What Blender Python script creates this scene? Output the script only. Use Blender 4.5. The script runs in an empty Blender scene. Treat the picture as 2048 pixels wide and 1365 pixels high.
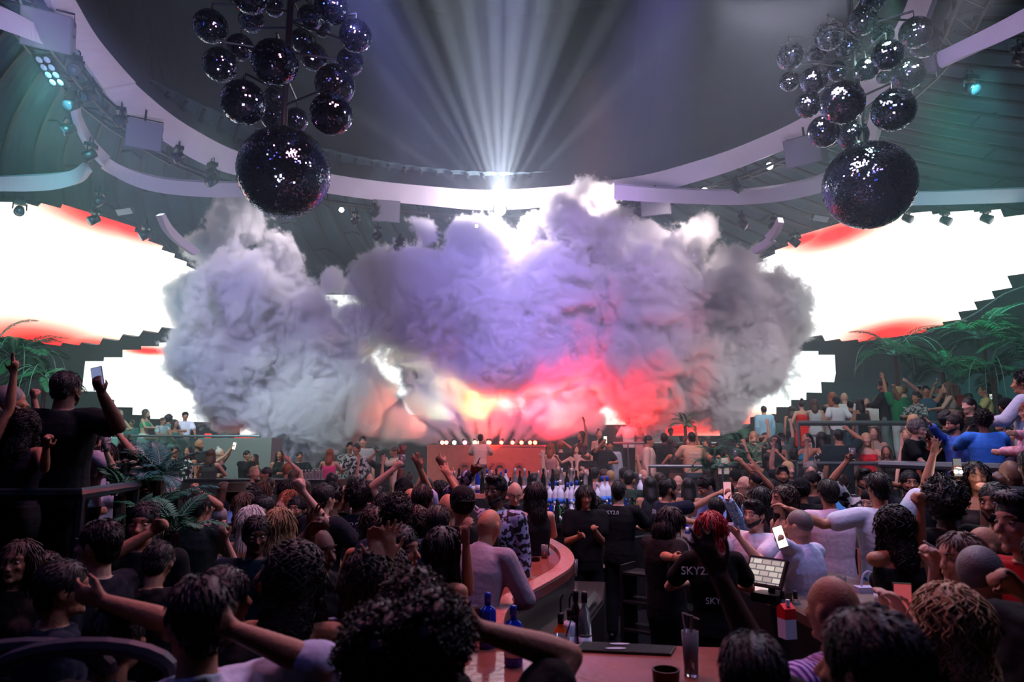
import bpy, bmesh, math, random
import numpy as np
from mathutils import Vector, Matrix, noise as mnoise
R = math.radians
S = bpy.context.scene
COL = S.collection
FPX = 1365.0
PITCH = R(9.1)
CAMZ = 2.15
CP, SP = math.cos(PITCH), math.sin(PITCH)
rnd = random.Random(7)
cyl_c = (0.0, 12.0)

def ray(px, py):
    u = (px - 1024) / FPX; v = (682.5 - py) / FPX
    return Vector((u, CP - v * SP, SP + v * CP))
def atY(px, py, Y):
    d = ray(px, py); t = Y / d.y
    return Vector((d.x * t, Y, CAMZ + d.z * t))
def atZ(px, py, z):
    d = ray(px, py); t = (z - CAMZ) / d.z
    return Vector((d.x * t, d.y * t, z))
def atR(px, py, rad):               # on the round wall of radius rad about cyl_c
    d = ray(px, py); cx, cy = cyl_c
    A = d.x ** 2 + d.y ** 2; B = -2 * (d.x * cx + d.y * cy); C = cx * cx + cy * cy - rad * rad
    t = (-B + math.sqrt(B * B - 4 * A * C)) / (2 * A)
    return Vector((d.x * t, d.y * t, CAMZ + d.z * t))
def atV(px, py, side):              # on the slanting plane of a hanging upper screen
    d = ray(px, py)
    t = -24.2 / (side * d.x - .55 * d.y)
    return Vector((d.x * t, d.y * t, CAMZ + d.z * t))

# ---------------------------------------------------------------- materials
MATS = {}
def srgb(c):
    if isinstance(c, str):
        c = [int(c[i:i + 2], 16) / 255 for i in (0, 2, 4)]
    return tuple((x / 12.92 if x <= .04045 else ((x + .055) / 1.055) ** 2.4) for x in c)
def mat(name, col='808080', rough=.6, metal=0., emit=None, estr=0., spec=.5, trans=0., ior=1.45, noise=None, bump=None, sheen=0., coat=0.):
    if name in MATS: return MATS[name]
    m = bpy.data.materials.new(name); m.use_nodes = True
    nt = m.node_tree; b = nt.nodes['Principled BSDF']
    c = srgb(col)
    b.inputs['Base Color'].default_value = (*c, 1)
    b.inputs['Roughness'].default_value = rough
    b.inputs['Metallic'].default_value = metal
    b.inputs['Specular IOR Level'].default_value = spec
    b.inputs['IOR'].default_value = ior
    b.inputs['Transmission Weight'].default_value = trans
    b.inputs['Sheen Weight'].default_value = sheen
    b.inputs['Coat Weight'].default_value = coat
    if emit:
        b.inputs['Emission Color'].default_value = (*srgb(emit), 1)
        b.inputs['Emission Strength'].default_value = estr
    tc = None
    if noise or bump:
        tc = nt.nodes.new('ShaderNodeTexCoord')
    if noise:                       # (scale, second colour, contrast)
        n = nt.nodes.new('ShaderNodeTexNoise'); n.inputs['Scale'].default_value = noise[0]; n.inputs['Detail'].default_value = 4
        nt.links.new(tc.outputs['Object'], n.inputs['Vector'])
        r = nt.nodes.new('ShaderNodeValToRGB')
        r.color_ramp.elements[0].position = .5 - noise[2]; r.color_ramp.elements[1].position = .5 + noise[2]
        r.color_ramp.elements[0].color = (*c, 1); r.color_ramp.elements[1].color = (*srgb(noise[1]), 1)
        nt.links.new(n.outputs['Fac'], r.inputs['Fac']); nt.links.new(r.outputs['Color'], b.inputs['Base Color'])
    if bump:                        # (kind, scale, strength)
        if bump[0] == 'wave':
            n = nt.nodes.new('ShaderNodeTexWave'); n.inputs['Scale'].default_value = bump[1]; n.inputs['Distortion'].default_value = 3; n.inputs['Detail'].default_value = 2
            n.bands_direction = 'X'
        else:
            n = nt.nodes.new('ShaderNodeTexNoise'); n.inputs['Scale'].default_value = bump[1]; n.inputs['Detail'].default_value = 3
        nt.links.new(tc.outputs['Object'], n.inputs['Vector'])
        bp = nt.nodes.new('ShaderNodeBump'); bp.inputs['Strength'].default_value = bump[2]; bp.inputs['Distance'].default_value = .02
        nt.links.new(n.outputs['Fac'], bp.inputs['Height']); nt.links.new(bp.outputs['Normal'], b.inputs['Normal'])
    MATS[name] = m
    return m

# ---------------------------------------------------------------- objects
def tag(o, label=None, cat=None, group=None, kind=None):
    if label: o['label'] = label
    if cat: o['category'] = cat
    if group: o['group'] = group
    if kind: o['kind'] = kind
    return o
def empty(name, loc=(0, 0, 0), rz=0, label=None, cat=None, group=None):
    o = bpy.data.objects.new(name, None); COL.objects.link(o); o.location = loc; o.rotation_euler = (0, 0, rz)
    o.empty_display_size = .1
    return tag(o, label, cat, group)
def copy_tree(o, parent=None):
    c = o.copy(); COL.objects.link(c)
    if parent is not None: c.parent = parent
    for ch in list(o.children): copy_tree(ch, c)
    return c

class MB:
    """collects boxes, tubes, lathes... and links them as ONE mesh object"""
    def __init__(s): s.v = []; s.f = []; s.m = []
    def add(s, vs, fs, mi=0):
        b = len(s.v); s.v += [tuple(x) for x in vs]; s.f += [tuple(i + b for i in f) for f in fs]; s.m += [mi] * len(fs); return s
    def box(s, c, h, rot=None, mi=0):
        M = rot or Matrix.Identity(3); c = Vector(c)
        vs = [c + M @ Vector((x * h[0], y * h[1], z * h[2])) for x in (-1, 1) for y in (-1, 1) for z in (-1, 1)]
        return s.add(vs, [(0, 1, 3, 2), (4, 6, 7, 5), (0, 4, 5, 1), (2, 3, 7, 6), (0, 2, 6, 4), (1, 5, 7, 3)], mi)
    def tube(s, pts, r, n=8, closed=False, mi=0, cap=True, flat=1.0):
        pts = [Vector(p) for p in pts]; k = len(pts)
        rs = r if isinstance(r, (list, tuple)) else [r] * k
        vs = []; fs = []
        up = Vector((0, 0, 1)); N = None
        for i, p in enumerate(pts):
            if closed: t = pts[(i + 1) % k] - pts[i - 1]
            else: t = pts[min(i + 1, k - 1)] - pts[max(i - 1, 0)]
            if t.length < 1e-9: t = Vector((0, 0, 1))
            t.normalize()
            if N is None:
                N = up.cross(t)
                if N.length < .05: N = Vector((1, 0, 0)).cross(t)
            else:
                N = N - t * N.dot(t)
                if N.length < 1e-6: N = up.cross(t)
            N.normalize(); B = t.cross(N)
            for j in range(n):
                a = 2 * math.pi * j / n
                vs.append(p + (N * math.cos(a) + B * math.sin(a) * flat) * rs[i])
        m = k if closed else k - 1
        for i in range(m):
            for j in range(n):
                a = i * n + j; b = i * n + (j + 1) % n; c = ((i + 1) % k) * n + (j + 1) % n; d = ((i + 1) % k) * n + j
                fs.append((a, b, c, d))
        if cap and not closed:
            fs.append(tuple(range(n))[::-1]); fs.append(tuple((k - 1) * n + j for j in range(n)))
        return s.add(vs, fs, mi)
    def lathe(s, prof, c=(0, 0, 0), n=20, mi=0, M=None):
        c = Vector(c); vs = []; fs = []; k = len(prof)
        for (r, z) in prof:
            for j in range(n):
                a = 2 * math.pi * j / n
                p = Vector((r * math.cos(a), r * math.sin(a), z))
                vs.append(c + (M @ p if M else p))
        for i in range(k - 1):
            for j in range(n):
                fs.append((i * n + j, i * n + (j + 1) % n, (i + 1) * n + (j + 1) % n, (i + 1) * n + j))
        if prof[0][0] > 1e-4: fs.append(tuple(range(n))[::-1])
        if prof[-1][0] > 1e-4: fs.append(tuple((k - 1) * n + j for j in range(n)))
        return s.add(vs, fs, mi)
    def ball(s, c, r, n=16, m=10, mi=0, M=None):
        c = Vector(c); r = (r, r, r) if not isinstance(r, (tuple, list)) else r
        vs = []; fs = []
        for i in range(m + 1):
            th = math.pi * i / m
            for j in range(n):
                a = 2 * math.pi * j / n
                p = Vector((r[0] * math.sin(th) * math.cos(a), r[1] * math.sin(th) * math.sin(a), r[2] * math.cos(th)))
                vs.append(c + (M @ p if M else p))
        for i in range(m):
            for j in range(n):
                fs.append((i * n + j, (i + 1) * n + j, (i + 1) * n + (j + 1) % n, i * n + (j + 1) % n))
        return s.add(vs, fs, mi)
    def prism(s, poly, z0, z1, mi=0):
        n = len(poly)
        vs = [(p[0], p[1], z0) for p in poly] + [(p[0], p[1], z1) for p in poly]
        fs = [tuple(range(n))[::-1], tuple(range(n, 2 * n))] + [(i, (i + 1) % n, n + (i + 1) % n, n + i) for i in range(n)]
        return s.add(vs, fs, mi)
    def mesh(s, name, mats, smooth=False):
        me = bpy.data.meshes.new(name); me.from_pydata(s.v, [], s.f)
        for m in (mats if isinstance(mats, (list, tuple)) else [mats]): me.materials.append(m)
        me.polygons.foreach_set('material_index', s.m)
        if smooth: me.polygons.foreach_set('use_smooth', [True] * len(s.f))
        me.validate(); me.update()
        return me
    def build(s, name, mats, parent=None, smooth=False, loc=None, rz=None):
        o = bpy.data.objects.new(name, s.mesh(name, mats, smooth)); COL.objects.link(o)
        if parent is not None: o.parent = parent
        if loc is not None: o.location = loc
        if rz is not None: o.rotation_euler = (0, 0, rz)
        return o
def fixnormals(o):
    bm = bmesh.new(); bm.from_mesh(o.data); bmesh.ops.recalc_face_normals(bm, faces=bm.faces); bm.to_mesh(o.data); bm.free(); return o
def struct(o): o['kind'] = 'structure'; return o
def smooth_curve(pts, k=8, closed=False):
    """Catmull-Rom through the points"""
    P = [Vector(p) for p in pts]; n = len(P); out = []
    for i in range(n if closed else n - 1):
        p0 = P[(i - 1) % n] if (closed or i > 0) else P[0] * 2 - P[1]
        p1 = P[i]; p2 = P[(i + 1) % n]
        p3 = P[(i + 2) % n] if (closed or i + 2 < n) else P[-1] * 2 - P[-2]
        for j in range(k):
            t = j / k
            out.append(.5 * ((2 * p1) + (p2 - p0) * t + (2 * p0 - 5 * p1 + 4 * p2 - p3) * t * t + (3 * p1 - p0 - 3 * p2 + p3) * t ** 3))
    if not closed: out.append(P[-1].copy())
    return out
def rot_to(v):
    return Vector(v).to_track_quat('Z', 'Y').to_matrix()

# ---------------------------------------------------------------- camera and output settings
cam = bpy.data.cameras.new('camera'); co = bpy.data.objects.new('camera', cam); COL.objects.link(co)
co.location = (0, 0, CAMZ); co.rotation_euler = (R(90) + PITCH, 0, 0)
cam.dof.use_dof = True; cam.dof.focus_distance = 9.5; cam.dof.aperture_fstop = 2.8; cam.sensor_width = 36; cam.lens = FPX / 2048 * 36; cam.clip_end = 200; cam.clip_start = .05
S.camera = co
S.view_settings.view_transform = 'Standard'; S.view_settings.look = 'None'; S.view_settings.gamma = 1
S.view_settings.use_curve_mapping = False; S.view_settings.exposure = 0
cy = S.cycles
cy.use_denoising = True; cy.use_adaptive_sampling = True; cy.adaptive_threshold = .05; cy.adaptive_min_samples = 28
cy.max_bounces = 5; cy.diffuse_bounces = 2; cy.glossy_bounces = 2; cy.transmission_bounces = 4; cy.volume_bounces = 2; cy.transparent_max_bounces = 12
cy.sample_clamp_indirect = 4; cy.sample_clamp_direct = 0
cy.caustics_reflective = False; cy.caustics_refractive = False
cy.volume_step_rate = 2.2; cy.volume_max_steps = 192
w = bpy.data.worlds.new('world'); S.world = w; w.use_nodes = True
w.node_tree.nodes['Background'].inputs[0].default_value = (.01, .012, .018, 1); w.node_tree.nodes['Background'].inputs[1].default_value = .3
HAZE = .0115; FLARE = 1.0; WASH = 1.0; HOUSE = 1.0; BEAM = 10.0
NOZZLES = [(885, 891, 770, 862, 26), (893, 891, 790, 835, 30), (909, 890, 840, 800, 36), (930, 890, 872, 800, 36), (950, 890, 925, 800, 34), (960, 890, 968, 790, 34), (977, 890, 945, 790, 34),
           (979, 890, 1010, 790, 34), (1003, 890, 1040, 780, 38), (1025, 889, 1090, 780, 40), (1043, 888, 1140, 790, 40), (1060, 888, 1170, 815, 36), (1070, 888, 1190, 842, 26)]
# ================================================================ the hall
M_floor = mat('floor_dark', '15151a', .35, noise=(3, '22222a', .3))
M_wall = mat('wall_dark_teal', '2c4448', .85, noise=(1.2, '243a3e', .25))
M_void = mat('ceiling_black_cloth', '14161c', .95, noise=(.6, '101218', .3))
M_fabric = mat('canopy_cloth', '3e545a', .85, noise=(.8, '2a3a40', .3))
M_rib = mat('rib_dark', '0e1416', .6)
M_band = mat('fascia_pale', 'cfc8cf', .7, noise=(.5, 'b9b0b8', .3))
M_black = mat('black_metal', '0c0d0f', .45, .3)
M_tier = mat('tier_front', '3c4446', .7, noise=(4, '2e3436', .3))
M_rail = mat('rail_metal', '6d777a', .4, .6)
M_wood = mat('wood_rail', '4c3a32', .5)

struct(MB().box((0, 12, -.05), (26, 24, .05)).build('floor', M_floor))
# round back wall
def arc_wall(r, z0, z1, a0, a1, n=72, th=.25):
    mb = MB(); vs = []; fs = []
    for i in range(n + 1):
        a = a0 + (a1 - a0) * i / n
        for rr, z in ((r, z0), (r, z1), (r + th, z1), (r + th, z0)):
            vs.append((cyl_c[0] + rr * math.sin(a), cyl_c[1] + rr * math.cos(a), z))
    for i in range(n):
        for j in range(4):
            fs.append((i * 4 + j, i * 4 + (j + 1) % 4, (i + 1) * 4 + (j + 1) % 4, (i + 1) * 4 + j))
    return mb.add(vs, fs)
struct(arc_wall(18.8, 0, 11.4, R(-115), R(115)).build('wall_back', M_wall))
struct(MB().box((0, -9, 6), (26, .15, 6.5)).build('wall_front', M_wall))
struct(MB().box((-22, 2, 6), (.15, 11, 6.5)).build('wall_left', M_wall))
struct(MB().box((22, 2, 6), (.15, 11, 6.5)).build('wall_right', M_wall))
# dark lid over the middle
mb = MB(); n = 64; vs = [(0, 12, 20.5)]; fs = []
for k, (r, z) in enumerate(((4, 20.4), (8, 20.2), (11.5, 19.9), (16, 19.5))):
    for j in range(n):
        a = 2 * math.pi * j / n
        vs.append((r * math.sin(a), 12 + r * math.cos(a), z + .03 * math.sin(9 * a + k)))
for j in range(n): fs.append((0, 1 + j, 1 + (j + 1) % n))
for k in range(3):
    for j in range(n): fs.append((1 + k * n + j, 1 + k * n + (j + 1) % n, 1 + (k + 1) * n + (j + 1) % n, 1 + (k + 1) * n + j))
struct(mb.add(vs, fs).build('ceiling', M_void, smooth=True))

# canopy of cloth panels between ribs, all round outside the ring
def zcan(r): return 11.5 - (r - 10.3) * .21
mb = MB(); vs = []; fs = []
NR = 11; NA = 120 * 4
rad = [10.15 + (19.2 - 10.15) * i / NR for i in range(NR + 1)]
for i, r in enumerate(rad):
    for j in range(NA):
        a = 2 * math.pi * j / NA + .035 * (r - 10)      # ribs swirl a little
        ph = (j % 4) / 4
        sag = math.sin(math.pi * ph) * .14 * min(1, (r - 9.5) / 3)
        vs.append((r * math.sin(a), 12 + r * math.cos(a), zcan(r) + sag))
for i in range(NR):
    for j in range(NA):
        fs.append((i * NA + j, i * NA + (j + 1) % NA, (i + 1) * NA + (j + 1) % NA, (i + 1) * NA + j))
struct(mb.add(vs, fs).build('ceiling_canopy', M_fabric))
mb = MB()
for j in range(120):
    pts = [(r * math.sin(2 * math.pi * j / 120 + .035 * (r - 10)), 12 + r * math.cos(2 * math.pi * j / 120 + .035 * (r - 10)), zcan(r) - .1) for r in rad]
    mb.tube(pts, .055, 5)
    for k in range(2, NR, 2):
        if (j + k) % 3: continue
        r = rad[k] + .3 * ((j * 7 + k) % 3)
        mb.tube([(r * math.sin(2 * math.pi * (j + t) / 120 + .035 * (r - 10)), 12 + r * math.cos(2 * math.pi * (j + t) / 120 + .035 * (r - 10)), zcan(r) + (.16 * math.sin(math.pi * t)) - .03) for t in (0, .5, 1)], .035, 4)
struct(mb.build('ceiling_ribs', M_rib))

# pale fascia bands: each is a strip between two traced edges, laid at its own height, with thickness
def strip(name, top, bot, th=.12, k=6, m=None):
    A = smooth_curve(top, k); B = smooth_curve(bot, k)
    n = min(len(A), len(B)); vs = []; fs = []
    for i in range(n):
        a, b = A[i], B[i]
        t = (A[min(i + 1, n - 1)] - A[max(i - 1, 0)]).normalized()
        nn = t.cross(b - a).normalized() * th
        if nn.y < 0: nn = -nn
        vs += [a, b, b + nn, a + nn]
    for i in range(n - 1):
        for j in range(4):
            fs.append((i * 4 + j, i * 4 + (j + 1) % 4, (i + 1) * 4 + (j + 1) % 4, (i + 1) * 4 + j))
    fs.append((0, 1, 2, 3)); fs.append(tuple(4 * (n - 1) + j for j in (3, 2, 1, 0)))
    o = MB().add(vs, fs).build(name, m or M_band, smooth=False)
    fixnormals(o)
    return struct(o)
ring = [(0 + 0, 0)]
# main ring as a true ring: inner upper edge and outer lower edge traced, then closed behind the camera
inner_px = [(95, -70), (140, 0), (200, 92), (295, 190), (385, 257), (500, 312), (670, 350), (850, 372), (1010, 380), (1250, 357), (1400, 320), (1510, 280), (1610, 232), (1700, 168), (1775, 90), (1818, 20), (1850, -70)]
outer_px = [(60, -70), (88, 0), (140, 92), (228, 205), (320, 278), (450, 345), (662, 388), (850, 411), (1010, 420), (1262, 394), (1418, 356), (1535, 312), (1650, 262), (1760, 190), (1835, 100), (1868, 20), (1900, -70)]
ia = [atZ(x, y, 10.9) for x, y in inner_px]; oa = [atZ(x, y, 10.35) for x, y in outer_px]
def back_arc(a, b, z, n=7):
    out = []; c = Vector((0, 12, z)); va = a - c; vb = b - c
    aa = math.atan2(va.x, va.y); ab = math.atan2(vb.x, vb.y) 
    if ab > aa: ab -= 2 * math.pi
    # from right end round behind to the left end
    ra, rb = va.length, vb.length
    for i in range(1, n):
        t = i / n; an = aa + (ab + 0 - aa) * t; r = ra + (rb - ra) * t
        out.append(c + Vector((math.sin(an) * r, math.cos(an) * r, 0)))
    return out
def back_arc2(a, b, z, n=7):
    c = Vector((0, 12, z)); va = a - c; vb = b - c
    aa = math.atan2(va.x, va.y); ab = math.atan2(vb.x, vb.y) + 2 * math.pi
    ra, rb = va.length, vb.length
    return [c + Vector((math.sin(aa + (ab - aa) * i / n) * (ra + (rb - ra) * i / n), math.cos(aa + (ab - aa) * i / n) * (ra + (rb - ra) * i / n), 0)) for i in range(1, n)]
ia2 = ia + back_arc2(ia[-1], ia[0], 10.9) + [ia[0]]
oa2 = oa + back_arc2(oa[-1], oa[0], 10.35) + [oa[0]]
strip('trim_1', ia2, oa2)
RING_LO = smooth_curve(oa2, 6)
# skirt of dark cloth between the ring and the lid
sk = smooth_curve(ia2, 4); vs = []; fs = []
for i, p in enumerate(sk):
    q = Vector((p.x, p.y - 12, 0)); q = q * (1 + 3.5 / q.length)
    vs += [p + Vector((0, 0, .02)), Vector((q.x, q.y + 12, 19.9))]
for i in range(len(sk) - 1): fs.append((2 * i, 2 * i + 1, 2 * i + 3, 2 * i + 2))
struct(MB().add(vs, fs).build('ceiling_skirt', M_void))
def band_px(name, top, bot, z, z2=None):
    return strip(name, [atZ(x, y, z) for x, y in top], [atZ(x, y, z2 or z - .35) for x, y in bot])
# left petals
band_px('trim_2', [(148, 205), (156, 240), (188, 290), (240, 330), (310, 355), (400, 365), (520, 368), (620, 375)],
        [(138, 207), (148, 250), (178, 305), (228, 352), (300, 382), (400, 394), (520, 396), (620, 402)], 9.7, 9.4)
band_px('trim_3', [(-60, 356), (0, 354), (60, 352), (110, 348), (145, 340), (166, 325)], [(-60, 384), (0, 383), (60, 383), (112, 379), (155, 366), (174, 340)], 9.3, 9.0)
band_px('trim_4', [(-80, -20), (-30, 0), (0, 12), (40, 30), (85, 55)], [(-80, 30), (-30, 48), (0, 58), (40, 72), (90, 90)], 9.9, 9.6)
band_px('trim_5', [(318, 428), (335, 452), (360, 476), (392, 500)], [(311, 432), (326, 462), (350, 487), (382, 510)], 7.4, 7.2)
# right petals
band_px('trim_6', [(1230, 370), (1300, 376), (1380, 380), (1480, 382), (1580, 370), (1660, 345), (1715, 300), (1742, 250), (1752, 215)],
        [(1230, 400), (1300, 404), (1380, 408), (1480, 410), (1580, 400), (1680, 372), (1735, 325), (1762, 265), (1768, 218)], 9.7, 9.4)
band_px('trim_7', [(1790, 385), (1880, 384), (1960, 381), (2060, 377), (2150, 372)], [(1790, 412), (1880, 410), (1960, 408), (2060, 404), (2150, 399)], 9.3, 9.0)
band_px('trim_8', [(1868, 108), (1930, 78), (1990, 48), (2060, 10), (2130, -30)], [(1878, 133), (1940, 108), (2000, 84), (2070, 52), (2140, 15)], 9.9, 9.6)
band_px('trim_9', [(1566, 436), (1552, 458), (1530, 478), (1500, 500)], [(1568, 446), (1560, 466), (1540, 488), (1508, 508)], 7.4, 7.2)
# pale curved bands low on the right wall and the left
strip('trim_10', [atR(x, y, 18.6) for x, y in [(1912, 690), (1898, 705), (1896, 716), (1908, 728)]], [atR(x, y, 18.6) for x, y in [(1930, 676), (1906, 700), (1902, 714), (1920, 734)]], .1)

# round truss below the ring, with cross pieces
def ring_off(dr, dz):
    out = []
    for p in RING_LO[::3]:
        q = Vector((p.x, p.y - 12, 0)); q = q * (1 + dr / q.length)
        out.append(Vector((q.x, q.y + 12, p.z + dz)))
    return out
ta, tb_, tc_ = ring_off(.35, -.12), ring_off(.95, .02), ring_off(.4, .25)
mb = MB()
for t in (ta, tb_, tc_): mb.tube(t, .045, 6)
for i in range(len(ta)):
    mb.tube([ta[i], tb_[i]], .025, 5); mb.tube([ta[i], tc_[i]], .025, 5)
    if i + 1 < len(ta): mb.tube([tb_[i], ta[i + 1]], .02, 5)
truss = tag(mb.build('lighting_truss', M_black), 'black round lighting truss running under the pale ceiling ring', 'truss')

# ---------------------------------------------------------------- LED screens
def led_mat(name, reds, base='fbfffb', strength=2.4):
    """white picture with red/orange fields around given world points: (centre, radius xy, radius z, sharpness)"""
    m = bpy.data.materials.new(name); m.use_nodes = True; nt = m.node_tree; N = nt.nodes; L = nt.links
    N.clear(); out = N.new('ShaderNodeOutputMaterial'); em = N.new('ShaderNodeEmission'); L.new(em.outputs[0], out.inputs[0])
    geo = N.new('ShaderNodeTexCoord')
    nz = N.new('ShaderNodeTexNoise'); nz.inputs['Scale'].default_value = .25; L.new(geo.outputs['Object'], nz.inputs['Vector'])
    prev = None
    for (c, rx, rz) in reds:
        s = N.new('ShaderNodeVectorMath'); s.operation = 'SUBTRACT'; L.new(geo.outputs['Object'], s.inputs[0]); s.inputs[1].default_value = c
        d = N.new('ShaderNodeVectorMath'); d.operation = 'DIVIDE'; L.new(s.outputs[0], d.inputs[0]); d.inputs[1].default_value = (rx, rx, rz)
        l = N.new('ShaderNodeVectorMath'); l.operation = 'LENGTH'; L.new(d.outputs[0], l.inputs[0])
        if prev is None: prev = l.outputs['Value']
        else:
            mn = N.new('ShaderNodeMath'); mn.operation = 'MINIMUM'; L.new(prev, mn.inputs[0]); L.new(l.outputs['Value'], mn.inputs[1]); prev = mn.outputs[0]
    ramp = N.new('ShaderNodeValToRGB'); e = ramp.color_ramp.elements
    e[0].position = .25; e[0].color = (.75, .02, .02, 1); e[1].position = 1.0; e[1].color = (*srgb(base), 1)
    for p, c in ((.42, (1, .12, .09, 1)), (.6, (1, .42, .33, 1)), (.8, (1, .82, .68, 1))):
        x = e.new(p); x.color = c
    if prev is not None:
        ad = N.new('ShaderNodeMath'); ad.operation = 'MULTIPLY_ADD'; L.new(nz.outputs['Fac'], ad.inputs[0]); ad.inputs[1].default_value = .15; L.new(prev, ad.inputs[2])
        L.new(ad.outputs[0], ramp.inputs['Fac'])
        L.new(ramp.outputs['Color'], em.inputs['Color'])
    else: em.inputs['Color'].default_value = (*srgb(base), 1)
    # fine module seams
    em.inputs['Strength'].default_value = strength
    return m
def screen(name, front, m, label, group, off, frame=None):
    n = len(front); back = [p + off for p in front]
    vs = front + back
    fs = [tuple(range(n)), tuple(range(n, 2 * n))[::-1]] + [(i, n + i, n + (i + 1) % n, (i + 1) % n) for i in range(n)]
    root = empty(name, sum(front, Vector()) / n, 0, label, 'screen', group)
    c = root.location
    mb = MB(); mb.add([v - c for v in vs], [fs[0]] , 0); mb.add([v - c for v in vs], fs[1:], 1)
    me = mb.mesh('display', [m, M_black])
    o = bpy.data.objects.new('display', me); COL.objects.link(o); o.parent = root
    return root, o
def atPl(px, py, A, B):
    d = ray(px, py); nx, ny = (B[1] - A[1]), -(B[0] - A[0])
    t = (nx * A[0] + ny * A[1]) / (nx * d.x + ny * d.y)
    return Vector((d.x * t, d.y * t, CAMZ + d.z * t))
def zl(pts, s, ox, oy): return [(ox + x / s, oy + y / s) for x, y in pts]
def make_screen(name, pts, proj, reds, base, strength, label, off, group):
    front = [proj(*p) for p in pts]
    c = sum(front, Vector()) / len(front)
    m = led_mat('led_' + str(len(MATS)) + label[:6], [(tuple(proj(*p) - c), rx, rz) for p, rx, rz in reds], base, strength)
    MATS[m.name] = m
    return screen(name, front, m, label, group, off)
UL = zl([(-260, 40), (-180, 55), (-185, 40), (0, 68), (130, 72), (215, 95), (235, 75), (345, 105), (355, 82), (490, 124), (600, 158), (770, 212), (765, 238), (850, 268), (843, 290), (928, 320), (918, 340), (995, 365), (990, 385), (1062, 410), (1060, 432), (1133, 465), (1130, 482), (1205, 512), (1200, 530), (1250, 560),
         (1180, 660), (1060, 740), (1000, 790), (920, 780), (900, 812), (815, 798), (790, 833), (700, 820), (678, 855), (585, 842), (565, 880), (465, 866), (450, 885), (357, 870), (345, 888), (0, 842), (-260, 805)], 2.844, 0, 380)
PL = lambda x, y: atV(x, y, 1)
PR = lambda x, y: atV(x, y, -1)
make_screen('led_screen', UL, PL, [((205, 432), 3.6, 1.0), ((265, 455), 3.0, .8), ((85, 688), 3.4, 1.15), ((10, 690), 2.6, .9), ((190, 700), 3.5, .8)], 'fbfff6', 2.0,
            'huge stepped LED screen hanging at the left, white with red patches', Vector((-.12, -.02, 0)) * 1.6 + Vector((0, .2, 0)), 'stepped LED screens')
UR = zl([(20, 440), (65, 405), (65, 388), (137, 365), (137, 350), (210, 320), (207, 300), (290, 272), (282, 253), (368, 228), (360, 208), (590, 140), (780, 90), (1000, 80), (1135, 68), (1142, 88), (1240, 72), (1385, 62), (1390, 74), (1545, 55), (1565, 103), (1685, 88), (1900, 60), (1950, 400),
         (1685, 437), (1585, 452), (1615, 520), (1492, 542), (1510, 585), (1388, 605), (1408, 650), (1293, 665), (1312, 710), (1200, 725), (1210, 748), (1105, 765), (1110, 785), (707, 845), (697, 828), (605, 840), (590, 825), (505, 838), (487, 802), (400, 815), (280, 700), (120, 560)], 2.966, 1480, 400)
make_screen('led_screen', UR, PR, [((1672, 468), 3.2, .85), ((1610, 478), 2.0, .5), ((1778, 668), 3.0, .8), ((1720, 690), 2.6, .55), ((1860, 668), 3.0, .5)], 'fbfffe', 2.0,
            'huge stepped LED screen hanging at the right, white with red patches', Vector((.3, .2, 0)), 'stepped LED screens')
A, B = (-15.2, 22.2), (-2.2, 29.6)
LL = zl([(485, 975), (590, 975), (592, 953), (697, 953), (697, 910), (803, 910), (803, 890), (905, 890), (905, 870), (1200, 860)], 2.844, 0, 380) + [(480, 640), (560, 640), (560, 610), (640, 610), (640, 590), (770, 590), (770, 690), (805, 690), (805, 730), (850, 730), (850, 830), (760, 830), (760, 850), (600, 850), (600, 870), (480, 870), (480, 845)] + zl([(1000, 1320), (1000, 1305), (855, 1303), (855, 1283), (753, 1280), (755, 1238), (680, 1237), (650, 1237), (650, 1195), (565, 1192), (567, 1147), (465, 1147)], 2.844, 0, 380)
make_screen('led_screen', LL, lambda x, y: atPl(x, y, A, B), [((295, 702), 1.2, .25)], 'f4fffb', 1.8,
            'lower stepped white LED screen on the back wall, left of the smoke', Vector((-.1, .2, 0)), 'stepped LED screens')
A2, B2 = (15.2, 22.2), (2.2, 29.6)
LR = zl([(562, 920), (568, 1030), (558, 1082), (480, 1080), (485, 1145), (393, 1143), (393, 1187), (303, 1187), (303, 1230), (215, 1230), (215, 1270), (60, 1290), (60, 1330)], 2.966, 1480, 400) + [(1440, 850), (1440, 872), (1270, 872), (1270, 850), (1180, 850), (1180, 740), (1225, 740), (1225, 580), (1330, 580), (1330, 640), (1430, 640), (1430, 680), (1540, 680), (1540, 703)] + zl([(355, 898), (465, 898), (465, 920)], 2.966, 1480, 400)
make_screen('led_screen', LR, lambda x, y: atPl(x, y, A2, B2), [((1400, 850), 5, 1.0), ((1340, 860), 4, .9)], 'effffd', 1.8,
            'lower stepped white LED screen on the back wall, right of the smoke', Vector((.1, .2, 0)), 'stepped LED screens')
# small red screen blocks low on the left
A3 = (-11.5, 21.5)
for (x0, y0, x1, y1, lb) in ((470, 872, 508, 890, 'wide low red screen block behind the person holding a phone up'), (411, 868, 421, 876, 'tiny red screen block left of the wide red one')):
    q = [atY(x, y, 21.6) for x, y in ((x0, y0), (x1, y0), (x1, y1), (x0, y1))]
    c = sum(q, Vector()) / 4
    mb = MB().box((0, 0, 0), ((q[1].x - q[0].x) / 2, .06, (q[0].z - q[2].z) / 2))
    tag(mb.build('led_screen', mat('led_red', 'ff3020', .5, emit='ff2a28', estr=2.2), loc=c), lb, 'screen', 'red screen blocks')
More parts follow.
